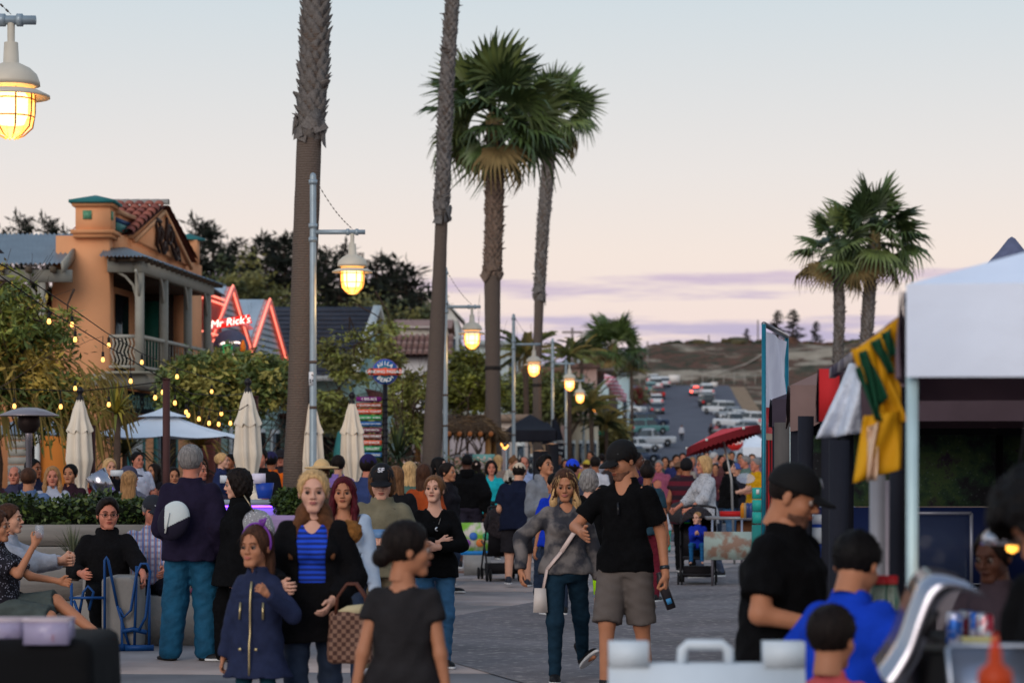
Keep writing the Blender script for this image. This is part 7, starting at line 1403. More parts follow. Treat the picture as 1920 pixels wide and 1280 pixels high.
# bottles, cans, tray, lid, lamp, sauce bottle
ct = thing('stall_counter','black cloth covered stall counter under the white tent','table',(2.45,8.9,0));G().box(-.80,-.45,0,1.9,.55,.98).obj('cloth',mat((14,14,16),.95,var=.3,scale=2),ct);G().box(-.85,-.5,.98,1.95,.6,1.0).obj('tabletop',mat((20,20,22),.8),ct)
BOT = [G().lathe([(0,0),(.033,0),(.034,.10),(.026,.14),(.014,.19),(.014,.21),(0,.21)],n=12).mesh('glass',mat(c,.15,spec=.8,alpha=.9),True) for c in ((30,70,44),(40,84,60))];BCAP = G().lathe([(.017,.205),(.018,.235),(0,.238)],n=10).mesh('cap',mat((170,30,36),.4),True);BLAB = G().lathe([(.0345,.04),(.0352,.05),(.0352,.10),(.0345,.11)],n=12).mesh('label',mat((40,30,36),.6,kind='mix',c2=(150,40,40),scale=20),True)
for i,(px,py) in enumerate(((1640,1160),(1656,1166),(1668,1155),(1675,1166),(1648,1180))):
 r = thing('soda_bottle',('green soda bottle with red cap, leftmost on the counter','green soda bottle second from the left, partly hidden','tallest green soda bottle beside the tent post','green soda bottle touching the main tent post','lower green soda bottle in front of the others')[i],'bottle',at(px,py,9.0),0,'green soda bottles on the counter');r.location.z = 1.0;link('glass',BOT[i % 2],r);link('cap',BCAP,r);link('label',BLAB,r)
cn = [G().lathe([(0,0),(.03,0),(.033,.01),(.033,.11),(.027,.12),(0,.12)],n=14).mesh('soda_can',mat(c,.3,.5,kind='mix',c2=c2,scale=18),True) for c,c2 in (((40,90,170),(190,190,200)),((150,40,60),(190,200,210)),((90,140,170),(30,60,130)))]
for i,(px,Y) in enumerate(((1790,8.7),(1801,8.75),(1812,8.8),(1832,8.7),(1846,8.6),(1637,8.9),(1650,8.75),(1664,8.7),(1673,8.8))): tag(link('soda_can',cn[i % 3],None,(xat(px,Y),Y,1.0),(0,0,i)),('blue and white can at the left of the vendor side','reddish can second on the vendor side','pale blue can third on the vendor side','shiny blue can alone mid counter','reddish can at the right of the vendor side','blue can under the green bottles','pale can heaped under the green bottles','red and blue can touching the tent post','front can of the heap by the tent post')[i],'can','soda cans on the counter')
# rolled steel hood
hd_ = thing('grill_hood','curved polished steel lid of a roll-top warmer raised over the counter','grill lid',(xat(1735,6.9),6.9,0));v = [];prof = [(1648,1258),(1662,1240),(1686,1200),(1702,1150),(1722,1098),(1745,1078),(1775,1080),(1812,1092)];NN = 10
pts = [np.array(at(px,py,6.9)) for px,py in prof];tt = np.linspace(0,len(pts)-1,40);cur = np.stack([np.interp(tt,range(len(pts)),[p[i] for p in pts]) for i in (0,2)],1)
for k in range(3): cur[1:-1] = (cur[:-2]+2*cur[1:-1]+cur[2:])/4
L0 = np.array(hd_.location)
for x,z in cur: v += [(x-L0[0]-.03,-.26,z-.0),(x-L0[0]+.02,.26,z+.015),(x-L0[0]+.055,.26,z-.02),(x-L0[0]+.015,-.26,z-.03)]
f = []
for i in range(39):
 b_ = 4*i
 for e in range(4): f.append((b_+e,b_+4+e,b_+4+(e+1) % 4,b_+(e+1) % 4))
f += [(0,1,2,3),(156,159,158,157)];G().add(v,f).obj('lid',mat((176,176,186),.18,.95,var=.04,scale=2,bump=.05),hd_,True);G().hexa([(-.12,-.24,0),(.25,-.24,0),(-.12,.26,0),(.25,.26,0),(-.02,-.24,1.12),(.25,-.24,1.12),(-.02,.26,1.12),(.25,.26,1.12)]).obj('body',mat((16,16,18),.6),hd_)
G().tube([(-.05,-.28,1.18),(-.02,-.30,1.25)],.012,8).obj('handle',BK,hd_)
ld = bpy.data.lights.new('stall_lamp_light','POINT');ld.energy = .7;ld.color = (1,.6,.3);ld.shadow_soft_size = .06
hl = thing('work_lamp','chrome work lamp with small warm bulbs hanging in the white tent','lamp',at(1898,1020,8.0));G().lathe([(0,.10),(.05,.09),(.10,.03),(.11,0),(.10,0),(.05,.07)],n=16).obj('shade',mat((190,190,200),.2,.9),hl,True);G().lathe([(0,-.03),(.02,-.02),(.02,.03),(0,.04)],n=8).obj('bulb',warm,hl,True);G().tube([(0,0,.1),(.06,0,.5),(.08,.1,1.2)],.006,5).obj('cord',BK,hl);lo = bpy.data.objects.new('stall_lamp_light',ld);col.objects.link(lo);lo.parent = hl;lo.location = (-.05,-.05,-.06)
try_ = thing('serving_tray','grey metal serving tray tilted up at the lower right','tray',at(1850,1262,6.2));G().box(-.10,-.02,-.12,.16,.0,.065).obj('pan',mat((140,148,166),.35,.7,scale=3),try_,rot=(-.5,0,0));g = G();pts = [(-.10,-.03,-.12),(-.10,-.03,.055),(-.09,-.03,.065),(.15,-.03,.065),(.16,-.03,.055),(.16,-.03,-.12)];g.tube(pts,.007,6);g.obj('rim',mat((160,168,182),.3,.8),try_,rot=(-.5,0,0),smooth=True)
sbt = thing('sauce_bottle','orange squeeze sauce bottle at the lower right','bottle',at(1866,1290,5.2));G().lathe([(0,0),(.035,0),(.04,.015),(.036,.04),(.016,.055),(.014,.085),(0,.088)],n=16).obj('body',mat((176,60,20),.4),sbt,True);G().lathe([(.013,.08),(.004,.12),(0,.12)],n=8).obj('nozzle',mat((190,50,20),.4),sbt,True,rot=(0,0,0))
tag(G().box(-.08,-.05,0,.08,.05,.03).obj('paper_pack',mat((190,180,120),.7),None,loc=at(1855,1212,7.6)),'pale yellow paper pack above the tray','packet')
for i,(px,py,Y,c) in enumerate(((1535,970,15.4,(26,60,140)),)):
 cl = thing('cooler','blue cooler with a white label on the stall behind the capped man','cooler',(xat(1545,15.4),15.4,.55));G().box(-.14,-.1,-.05,.12,.1,.72).obj('body',mat(c,.6),cl);G().box(-.11,-.112,.60,.02,-.102,.70).obj('label',mat((190,200,210),.6),cl);G().box(-.08,-.08,.72,.06,.06,.78).obj('ice_bag',mat((200,206,214),.5,var=.1),cl)
# white A-frame sign at the bottom, foreground
WPL = mat((204,214,222),.5,var=.05,scale=6,bump=.15);af = thing('sandwich_board','white plastic sandwich board with carrying handle in the foreground','sign board',(xat(1326,7.5),7.5,0));k = 7.5/FPX
def px2(x,y): return ((x-1326)*k,zat(y,7.5))
g = G();(xl,zt_),(xr,zb_) = px2(1142,1244),px2(1508,1290);g.hexa([(xl,-.30,0),(xr,-.30,0),(xl,-.26,0),(xr,-.26,0),(xl,-.02,zt_),(xr,-.02,zt_),(xl,.02,zt_),(xr,.02,zt_)]);g.obj('front_panel',WPL,af);g = G();g.hexa([(xl,.26,0),(xr,.26,0),(xl,.30,0),(xr,.30,0),(xl,.03,zt_),(xr,.03,zt_),(xl,.07,zt_),(xr,.07,zt_)]);g.obj('rear_panel',WPL,af)
for a,b_ in ((1142,1216),(1432,1508)): (x0,z0),(x1,z1) = px2(a,1246),px2(b_,1203);G().box(x0,-.028,z0-.005,x1,.075,z1).obj('top_lug',WPL,af)
hp = [px2(*q_) for q_ in ((1278,1250),(1281,1218),(1290,1209),(1355,1209),(1366,1218),(1369,1250))];g = G();g.tube([(x,.02,z) for x,z in hp],.017,10);g.obj('handle',WPL,af,True)
# black clothed table with tubs, lower left
tb2 = thing('market_table','black clothed table corner in the lower left foreground','table',(xat(40,9),9.3,0));
V,Q = nets(lambda P: rbox(P,(0,0,.5),(.27,.35,.50),.04)+.012*np.sin(P[:,0]*30)*np.maximum(0,.8-P[:,2])+.02*np.maximum(0,.9-P[:,2])*np.sin(P[:,1]*22)-.05*np.maximum(0,.9-P[:,2]),(-.5,-.5,-.02),(.5,.5,1.05),.03);link('cloth',mesh_np('cloth',V,Q,mat((12,12,14),.95),smooth=True),tb2)
def tub(label,px0,px1,py0,py1,Y,c):
 x0,x1,z0,z1 = xat(px0,Y),xat(px1,Y),zat(py1,Y),zat(py0,Y);r = thing('plastic_tub',label,'tub',((x0+x1)/2,Y,z0),0,'clear plastic tubs on the black table');w = (x1-x0)/2;h = z1-z0;d_ = .07;m_ = mat((186,176,206),.25,alpha=.55,spec=.7)
 for a in ((-w,-d_,0,w,-d_+.004,h),(-w,d_,0,w,d_+.004,h),(-w,-d_,0,-w+.004,d_,h),(w-.004,-d_,0,w,d_,h)): G().box(*a).obj('side',m_,r)
 G().box(-w,-d_,0,w,d_,.004).obj('bottom',m_,r);G().tube([(-w,-d_,h),(w,-d_,h),(w,d_,h),(-w,d_,h),(-w,-d_,h)],.006,6).obj('rim',mat((206,190,196),.3),r);rq = np.random.default_rng(int(px0)+203)
 for q_ in range(7): G().box(-.03,-.012,-.012,.03,.012,.012).obj('packet',mat(((60,60,120),(150,60,60),(180,180,200))[q_ % 3],.6),r,loc=(rq.uniform(-w+.035,w-.035),rq.uniform(-.04,.04),.02+q_*.006),rot=(0,0,rq.uniform(0,3)))
tub('clear plastic tub of packets, right one on the black table',50,134,1160,1206,9.0,0);tub('clear plastic tub cut by the left edge',-40,46,1160,1204,9.1,0)
# red fluted market parasol, food table, teal bin
rp_ = thing('red_parasol','tilted red market umbrella with a scalloped fringe over the crowd','umbrella',(xat(1360,40),40,0));Y = 40;vs_ = [];tip = at(1425,797,40)-Vector(rp_.location);low = at(1288,840,40)-Vector(rp_.location);ax_ = at(1355,800,40)-Vector(rp_.location);RD = mat((206,52,62),.7,var=.1,scale=4);RD2 = mat((110,24,32),.8,var=.15,scale=4)
cA = (tip+low)/2;e1 = (tip-low)/2;nrm = e1.cross(Vector((0,1,0))).normalized();nrm = nrm if nrm.z > 0 else -nrm;nrm = (nrm+Vector((0,.10,0))).normalized();e2 = nrm.cross(e1).normalized()*e1.length*.8;n = 24;apex = cA+nrm*.13;rim = [cA+e1*math.cos(2*PI*i/n)+e2*math.sin(2*PI*i/n) for i in range(n)]
G().add([apex]+rim,[(0,1+i,1+(i+1) % n) for i in range(n)]).obj('canopy',RD,rp_)
v = [];f = []
for i in range(n*4):
 a = 2*PI*i/(n*4);p = cA+e1*math.cos(a)+e2*math.sin(a);v += [p,p+Vector((0,0,-.14+.03*(i % 2)))+(p-cA).normalized()*(.015*(-1)**i)]
f = [(2*i,2*i+1,(2*i+3) % len(v),(2*i+2) % len(v)) for i in range(n*4)];G().add(v,f).obj('fringe',RD2,rp_);G().tube([tuple(apex),(0.1,0,1.4),(.15,0,0)],.02,8).obj('pole',mat((150,150,150),.4,.5),rp_)
for k in range(6): a = k*PI/3;p = cA+e1*math.cos(a)+e2*math.sin(a);G().box(-.02,-.02,-.02,.02,.02,.02).obj('rib_end',WHITEP,rp_,loc=p)
ft = thing('food_table','folding food table with a floral cloth panel right of the stroller','table',(xat(1385,33),33,0));G().box(-.45,-.3,.90,.5,.3,.94).obj('tabletop',mat((130,130,134),.4,.4),ft);G().box(-.5,-.33,.36,.45,-.31,.74).obj('cloth_panel',mat((150,166,160),.8,kind='mix',c2=(136,110,96),scale=7),ft)
for x in (-.40,.0,.42): G().box(x,-.30,0,x+.03,-.27,.90).obj('leg',ST,ft)
tag(G().box(-.16,-.1,0,.16,.1,.07).obj('red_tray',mat((170,24,24),.6),None,loc=(xat(1372,33),33,.94)),'red tray on the folding food table','tray');tag(G().box(-.12,-.1,0,.12,.1,.26).obj('cardboard_box',mat((120,78,54),.85),None,loc=(xat(1398,33),33.0,.62)),'brown box under the folding food table top','box')
tbn = thing('teal_cabinet','turquoise plastic drawer cabinet in front of the teal pipe frame','cabinet',(xat(1421,30),30,.9));
for i in range(3): G().box(-.065,-.08,.02+i*.15,.065,.08,.02+i*.15+.14).obj('drawer',mat((40,160,150),.5),tbn)
G().box(-.07,-.07,-.9,.07,.07,.0).obj('stand',mat((36,120,116),.6),tbn);G().box(-.03,-.09,.38,.01,-.085,.44).obj('paper',WHITEP,tbn)
for i,(px,py,c) in enumerate(((1393,935,(190,120,30)),(1402,938,(40,60,110)),(1408,930,(60,70,120)),(1396,945,(150,130,100)))): tag(G().lathe([(0,0),(.035,0),(.035,.15),(.015,.2),(0,.2)],n=10).obj('sauce_jar',mat(c,.3),None,True,loc=(xat(px,32),32,.94)),('amber jar on the food table','navy bottle on the food table','blue bottle nearest the teal cabinet','tan jar in front on the food table')[i],'jar','jars on the food table')
tag(G().lathe([(0,0),(.12,.01),(.20,.05),(.19,.06),(.1,.02),(0,.02)],n=20).obj('clear_bowl',mat((196,200,214),.15,alpha=.3),None,True,loc=at(1398,900,36),rot=(.6,0,0),scl=.7),'clear plastic lid held up in front of the crowd','bowl')
# dark roof peaks over the white tent
tag(G().lathe([(0,.55),(.08,.5),(.3,.22),(.75,-.25)],n=14).obj('tent_peak',mat((92,98,124),.8),None,True,scl=.28,loc=at(1897,490,15)),'slate grey tent peak rising behind the white tent roof','tent','far tent peaks');tag(G().add([(-.5,0,-.35),(.6,0,.25),(.6,.8,-.3)],[(0,1,2)]).obj('tent_peak',mat((168,20,40),.8),None,loc=at(1908,480,14)),'crimson tent roof edge above the white tent at the right edge','tent','far tent peaks')
# ================================================================ the crowd
BLK = mat((12,12,14),.95,var=.25,scale=20,key='blackcloth',spec=.1,bump=1,bscale=10);BLK2 = mat((16,15,17),.95,var=.2,scale=30,bump=1,bscale=11,key='black2',spec=.1);DNM = mat((34,46,66),.8,var=.18,scale=14,bump=.25,bscale=80,key='denimdark');JEAN = mat((52,84,116),.8,var=.25,scale=8,bump=.9,bscale=14,key='jeans')
TEALJ = mat((22,78,108),.8,var=.3,scale=7,bump=1,bscale=12,key='tealjeans');GRYS = mat((92,84,80),.85,var=.08,scale=12,key='greyshort');SKC = lambda c,**k: mat(c,.85,var=.1,scale=14,**k)
def Hof(ytop,d): return CZ-(ytop-HY)*d/FPX
T = lambda c,**k: dict(m=c if not isinstance(c,tuple) else mat([q*.9 for q in c],.9,var=.16,scale=14,bump=.9,bscale=10,spec=.1),**k)
B = lambda c,kind='pants',**k: dict(m=c if not isinstance(c,tuple) else mat(c,.9,var=.16,scale=12,spec=.1,bump=.9,bscale=12),kind=kind,**k)
near = {}
# --- foreground people
p = person('young woman seen from behind in a charcoal cap-sleeve tee, dark hair tied low',757,10.1,1.42,168,dict(head=(-62,4,0),hl=(.25,.08,.78),hr=(-.24,.02,.80),twist=0),'t','f',T((44,42,44),sleeve=.42,hem=-.18,neck='scoop',loose=.02),B((30,110,110)),('lowbun','dark'),build=1.0,hs=1.14);near['p1'] = p
p = person('blonde woman in a black coat with brown fleece collar and blue striped top',588,13.4,1.625,0,dict(head=(3,2,0),hr=(-.16,-.30,1.04),er=(-.7,.6,-.8),handr='half',thr=(0,-.2,1),hl=(.13,-.19,.96),el=(.7,.8,-.5),handl='relax',wl=(-.3,-.2,-.9),fl=(.09,.12,.08),fr=(-.09,-.12,.08)),'p','f',T(mat((30,72,200),.8,kind='stripeh',c2=(22,40,110),scale=11,key='bluestripe'),sleeve=0,hem=-.06,neck='scoop',inf=.010),B(DNM),('updo','blonde'),jacket=T(BLK2,sleeve=2.0,hem=-.22,inf=.020,open=.075,vee=.10,close=.13,loose=.014,collar=mat((92,58,36),.95,var=.3,scale=40,bump=.6)),lips=(176,104,100),shoe=((25,25,28),'shoe'));near['p2'] = p
p = person('girl in a navy coat with gold zip and a purple headband',483,13.1,1.325,-14,dict(head=(-12,2,0),hl=(.17,-.24,1.26),el=(.8,.5,-1),handl='half',thl=(0,0,1),hr=(-.25,-.02,.80)),'t','f',T(mat((30,38,66),.85,var=.15,scale=30,bump=.25),sleeve=2.0,hem=-.26,inf=.024,flare=.42,neck='crew',loose=.03,straight=.15),B((24,58,70)),('longback','brown'),build=.78,hs=1.20,age='c',lips=(190,110,96));near['p3'] = p
p = person('woman with long two-tone blonde hair in a grey tie-dye jacket and dark leggings',1060,18.3,1.625,10,dict(head=(-14,14,0),hr=(-.36,-.02,.90),er=(-1,.6,0),hl=(.27,.0,.82),fr=(-.10,-.08,.08),fl=(.22,.38,.17),kl=(.1,-1,0),pitchl=-35,footl=25,gaze=30),'t','f',T(mat((52,52,58),.9,kind='mix',c2=(112,106,104),scale=7,bump=.2,key='tiedye'),sleeve=2.0,hem=-.06,inf=.018,loose=.022,neck='v',hood=True,amp=.006),B((24,46,62),inf=.011),('ombre','brown','blonde'),shoe=((22,20,22),'boot'),lips=(186,110,104));near['p4'] = p
p = person('tall man in a black cap, black v-neck tee and grey shorts',1172,17.3,1.83,-20,dict(head=(-34,22,0),hr=(-.20,-.30,1.08),er=(-.8,.7,-.3),handr='open',thr=(-.3,0,1),hl=(.27,.02,.82),handl='grip',fl=(.12,.12,.08),fr=(-.10,-.12,.08),gaze=20),'t','m',T(BLK,sleeve=.72,hem=-.10,neck='v',loose=.02),B(GRYS,'shorts',len=1.0,inf=.014),('short','dark'),('ball',(18,17,18)),beard=(124,86,68),build=.84);near['p5'] = p
p = person('stocky man in a black baseball cap and black tee looking down at the stall',1462,10.2,1.66,60,dict(head=(14,20,0),hr=(-.18,-.26,1.02),er=(-.7,.8,-.5),hl=(.24,-.16,.98),spine=(0,-.06,1)),'t','m',T(BLK,sleeve=.75,hem=-.16,loose=.04,inf=.02),B(BLK),('buzz','dark'),('ball',(16,15,16)),beard=(104,72,58),build=1.25,hs=1.06);near['p6'] = p
p = person('dark-haired boy in a bright blue tee bending over the stall',1572,8.7,1.43,128,dict(head=(18,24,0),hl=(.26,-.24,1.0),hr=(-.20,-.38,1.02),spine=(.05,-.22,1)),'t','m',T((22,66,200),sleeve=.80,hem=-.14,loose=.05,inf=.022),B((26,40,90)),('short','black'),build=1.15,hs=1.12);near['p7'] = p
p = person('small boy with cropped dark hair in a pink tee at the bottom edge',1556,8.0,1.19,172,dict(head=(-24,6,0)),'t','m',T((216,96,98),sleeve=.6,loose=.03),B(DNM),('short','dark'),build=.85,hs=1.28,age='c');near['p8'] = p
p = person('vendor with a mass of black hair leaning in from the right edge',2110,6.3,1.70,-62,dict(head=(0,38,0),hr=(-.18,-.42,1.0),hl=(.22,-.40,.98),spine=(0,-.42,1),handr='half',handl='half'),'t','m',T(BLK,sleeve=2),B(BLK),('mop','black'),build=1.1,hs=1.0);near['p9'] = p
p = person('vendor in a grey-mauve shirt in the shadow behind the counter',1868,9.6,1.40,-52,dict(head=(8,14,0),hr=(-.2,-.32,.95),hl=(.2,-.32,.95)),'d','f',T((74,62,70),sleeve=1.6,inf=.02),B(BLK),('updo','dark'),build=1.3)
# --- middle ground, left
p = person('big grey-haired man standing with his back turned in a navy sweater and blue jeans',357,20.4,1.82,176,dict(head=(-8,-2,0),hl=(.17,-.22,1.04),el=(.25,1,-.3),hr=(-.24,-.05,.84),footl=35,footr=-25,fl=(.15,.05,.08),fr=(-.13,.02,.08)),'r','m',T((36,30,52),sleeve=2,hem=-.13,inf=.026,loose=.04,amp=.004),B(TEALJ,inf=.024,loose=.02,amp=.004),('short','grey'),shoe=((26,22,22),'sandal'),shoesole=(24,20,20),build=1.04,hs=1.06);near['p11'] = p
p = person('short-haired woman in loose black clothes, in profile with a sequined bag',450,20.2,1.62,-78,dict(head=(-6,8,0),hr=(-.20,-.14,.78),hl=(.22,-.05,.80),fl=(.1,.12,.08),fr=(-.1,-.1,.08)),'p','f',T(BLK,sleeve=1.9,hem=-.24,inf=.035,loose=.06,flare=.3,straight=.19),B(BLK,inf=.03,loose=.03),('curly','dark'),build=1.42,hs=1.05);near['p12'] = p
def sit(z=.45,**k): d = dict(hip=(0,.12,z+.09),spine=(0,.14,1),fl=(.12,-.42,.08),fr=(-.12,-.42,.08),hl=(.14,-.34,z+.22),hr=(-.14,-.34,z+.22),sit=True);d.update(k);return d
p = person('seated man in glasses and a black hooded sweatshirt on the concrete bench',203,22.0,1.74,12,sit(.44,head=(6,2,0),hl=(.30,-.26,.66),el=(.4,.5,-.6),handl='half',hr=(-.24,-.08,.66),fl=(.16,-.40,.08),fr=(-.10,-.38,.08),wl=(0,0,-1.2)),'r','m',T(BLK2,sleeve=1.75,hem=-.05,inf=.022,loose=.03,hood=True),B(BLK),('quiff','dark'),glasses=True,build=1.1,hs=1.16,beard=None,z0=-.0);near['p13'] = p
p = person('seated man in a pale plaid shirt and dark cap with a white swoosh',286,22.5,1.74,8,sit(.46,head=(18,10,0),hr=(-.10,-.36,.66),hl=(.10,-.38,.64)),'r','m',T(mat((176,182,204),.85,kind='plaid',c2=(72,84,140),scale=5.5,key='plaid'),sleeve=1.95,inf=.02,hem=-.04,loose=.03),B((26,26,36)),('short','grey'),('ball',(34,36,44)),build=1.1,hs=1.12);near['p14'] = p
p = person('seated woman in a dark speckled blouse and grey skirt raising a glass',34,18.9,1.66,84,sit(.46,head=(-4,0,0),hr=(-.14,-.17,1.05),er=(-.3,.8,-1),handr='half',thr=(0,0,1),hl=(.10,-.30,.76),fr=(-.10,-.36,.08),fl=(.02,-.62,.36),kl=(0,-.6,1)),'t','f',T(mat((24,22,30),.85,kind='speck',c2=(130,130,144),scale=52,key='speckle'),sleeve=.8,hem=-.05,inf=.02,loose=.03),B((70,78,76),'skirt',len=1.0),('shortw','brown'),shoe=((150,110,90),'sandal'),build=1.1,hs=1.05);near['p15'] = p
p = person('person in a pale grey long-sleeved shirt leaning forward behind the seated woman',28,19.6,1.66,84,sit(.50,hr=(-.04,-.40,.90),hl=(.04,-.40,.88),er=(-.6,.4,-.7),el=(.6,.4,-.7),handr='grip',handl='grip',spine=(0,-.10,1)),'l','m',T((176,180,192),sleeve=1.85,inf=.02,loose=.04),B(BLK,inf=.02),('short','brown'))
p = person('seated person in pink leggings half hidden behind the big man',396,22.6,1.50,30,sit(.46),'l','f',T((60,50,60),sleeve=2),B((176,96,140)),('long','dark'),build=.95)
# --- second rank
p = person('young woman with dark red hair in a pale denim jacket',645,17.4,1.565,6,dict(head=(-8,0,0)),'t','f',T((172,112,92),sleeve=0,neck='vdeep',inf=.004,hem=.0),B(DNM),('long','red'),jacket=T(mat((168,184,204),.8,var=.12,scale=9),sleeve=2,inf=.02,open=.05,vee=.35,hem=-.05));near['p20'] = p
p = person('person in a black cap and olive tee looking down at a phone',716,18.8,1.66,0,dict(head=(0,16,0),hr=(-.07,-.27,1.10),hl=(.06,-.27,1.10),er=(-.8,.5,-.6),el=(.8,.5,-.6),handr='half',handl='half',thr=(.5,0,1),thl=(-.5,0,1)),'p','m',T((122,116,96),sleeve=.85,inf=.024,loose=.05,hem=-.12),B((98,88,72)),('bob','ltbrown'),('ball',(18,18,22)),shoe=((220,220,224),'shoe'),build=1.0,hs=1.1,beard=None);near['p21'] = p
p = person('woman in a black top with arms crossed, hair in a ponytail, blue jeans',815,19.6,1.565,10,dict(head=(-22,-6,0),hr=(.0,-.205,1.11),hl=(.0,-.235,1.07),er=(-1,.3,-.4),el=(1,.3,-.4),thr=(0,0,1),thl=(0,0,1),wr=(.4,.5,0),wl=(-.4,.3,0),gaze=8),'p','f',T(BLK,sleeve=1.9,neck='scoop',hem=-.12,inf=.016,loose=.03),B((62,104,140)),('pony','ltbrown'),build=.98);near['p23'] = p
p = person('broad man in a black hooded top and dark shorts walking away',876,38,1.82,178,dict(head=(10,0,0),fr=(-.1,-.18,.10),fl=(.1,.2,.10),hl=(.27,.0,.86),hr=(-.27,.05,.86)),'d','m',T(BLK,sleeve=2,inf=.03,loose=.05,hem=-.02,hood=True),B((44,40,52),'shorts',len=.95,inf=.02),('buzz','black'),build=1.25,lod=1,shoesole=(220,220,220));near['p24'] = p
p = person('woman in a bright turquoise top with a black shoulder strap',921,42,1.72,4,dict(hr=(-.13,-.22,.95),handr='half'),'r','f',T((30,178,190),sleeve=.9,neck='v',inf=.022,loose=.05,hem=-.14),B(BLK),('curly','dark'),build=1.15,lod=1)
p = person('man in a navy polo, black shorts and tan cap pushing a stroller, seen from behind',972,32.6,1.68,176,dict(head=(-12,14,0),hl=(.20,-.30,.98),hr=(-.20,-.30,.98),spine=(0,-.16,1),fr=(-.12,.0,.08),fl=(.12,.22,.12)),'l','m',T((22,28,50),sleeve=.75,inf=.026,loose=.04,hem=-.16,amp=.006),B((34,32,36),'shorts',len=1.02,inf=.025),('short','dark'),('ball',(190,172,150)),build=1.3,lod=1,shoe=((40,44,56),'shoe'));near['p26'] = p
p = person('small child in a cream sweater riding on the balding man',955,44,1.05,40,sit(.30,head=(10,20,0),spine=(0,-.45,1),hip=(0,.10,.30),hl=(.1,-.4,.45),hr=(-.1,-.4,.45)),'l','f',T((206,198,184),sleeve=2,inf=.02),B(BLK),('bun','ltbrown'),z0=1.13,hs=1.5,age='c',build=1.1,lod=1)
p = person('balding man in pale blue carrying the small child on his shoulders',982,45,1.80,10,dict(),'r','m',T((160,176,214),sleeve=.8),B(DNM),('thin','dark'),lod=1)
p = person('dark-haired young man in an open grey hoodie gazing to the right',1021,30,1.76,30,dict(head=(12,-12,0),hr=(-.1,-.25,1.1),hl=(.12,-.25,1.05)),'t','m',T((128,132,140),sleeve=2,inf=.024,loose=.04,neck='v',hood=True),B(DNM),('quiff','black'),lod=0,beard=None)
p = person('dark-haired woman in a royal blue top with sunglasses pushed up, seen from behind',1043,26.5,1.56,200,dict(head=(30,4,0)),'t','f',T((22,56,190),sleeve=.8,inf=.024,loose=.04),B(DNM),('updo','black'),build=1.15)
p = person('person in a bright blue cap facing away, left of the tall man’s black cap',1073,33,1.72,150,dict(),'r','m',T((60,66,84),sleeve=.8),B(DNM),('short','dark'),('ball',(22,62,200)),lod=1)
p = person('grey curly-haired woman in black from behind, a neon yellow bag at her side',1104,26,1.60,170,dict(head=(20,0,0)),'p','f',T(BLK,sleeve=.6,neck='scoop',inf=.02),B(mat((120,140,160),.8,var=.2,scale=9),crop=.4),('curly','grey'),lod=1,shoe=((60,70,84),'shoe'),build=1.1);near['p30'] = p
p = person('man in a white tee with his back turned behind the grey curls',1116,43,1.80,175,dict(),'m','m',T((206,206,214),sleeve=.7),B(DNM),('short','dark'))
p = person('dark-skinned man in purple behind the tall man’s shoulder',1192,38,1.86,80,dict(),'d','m',T((60,34,80),sleeve=.7),B(DNM),('buzz','black'),lod=1)
p = person('person with dark tied-up hair and a teal top beyond the tall man',1214,29,1.67,165,dict(),'m','f',T((40,66,80),sleeve=.7),B((100,30,44)),('bun','dark'),lod=1,build=1.1)
p = person('blonde woman in a heathered grey sweater pushing a stroller',1322,35,1.78,-62,dict(head=(-14,4,0),hr=(-.22,-.34,.96),hl=(.16,-.36,.96),handr='grip',handl='grip',fr=(-.1,.0,.08),fl=(.1,.2,.1),el=(1,.6,-.3)),'r','f',T(mat((170,172,178),.9,kind='speck',c2=(84,86,96),scale=44,key='heather'),sleeve=1.5,inf=.024,loose=.045,hem=-.16,neck='crew'),B((70,80,100)),('bob','blonde'),lod=0,build=1.02);near['p35'] = p
p = person('person in a black beanie and maroon jacket with a grey shoulder bag',1287,37,1.74,168,dict(hl=(.26,-.1,.85)),'m','m',T(mat((38,22,32),.9,kind='stripeh',c2=(84,20,34),scale=2.2),sleeve=.4,inf=.03,hem=-.2),B(BLK,inf=.02),('short','dark'),('beanie',(16,14,18)),lod=1,build=1.2)
p = person('black-haired woman in black top and blue jeans holding something up',1366,45,1.74,70,dict(hr=(-.1,-.32,1.15),hl=(.1,-.32,1.12)),'p','f',T(BLK,sleeve=1.2,inf=.03,loose=.05),B(JEAN),('shortw','black'),build=1.3,lod=1)
p = person('toddler with curly hair in white top and teal trousers in the gap of the crowd',1250,45,.92,190,dict(),'m','f',T((196,204,216),sleeve=.7),B((40,170,150)),('curly','brown'),hs=1.35,age='c',build=.95,category='toddler')
toddler = person('fair toddler in a blue jacket sitting in the stroller',1308,33.2,.95,-8,sit(.42,head=(-30,0,0),fl=(.14,-.40,.10),fr=(-.14,-.40,.10),hl=(.04,-.26,.78),hr=(-.04,-.26,.78),hip=(0,.05,.50)),'p','m',T((26,50,170),sleeve=2,inf=.03,loose=.04),B((30,84,130)),('buzz','sand'),z0=.28,hs=1.35,age='c',build=1.15,lod=0,shoe=None,category='toddler')
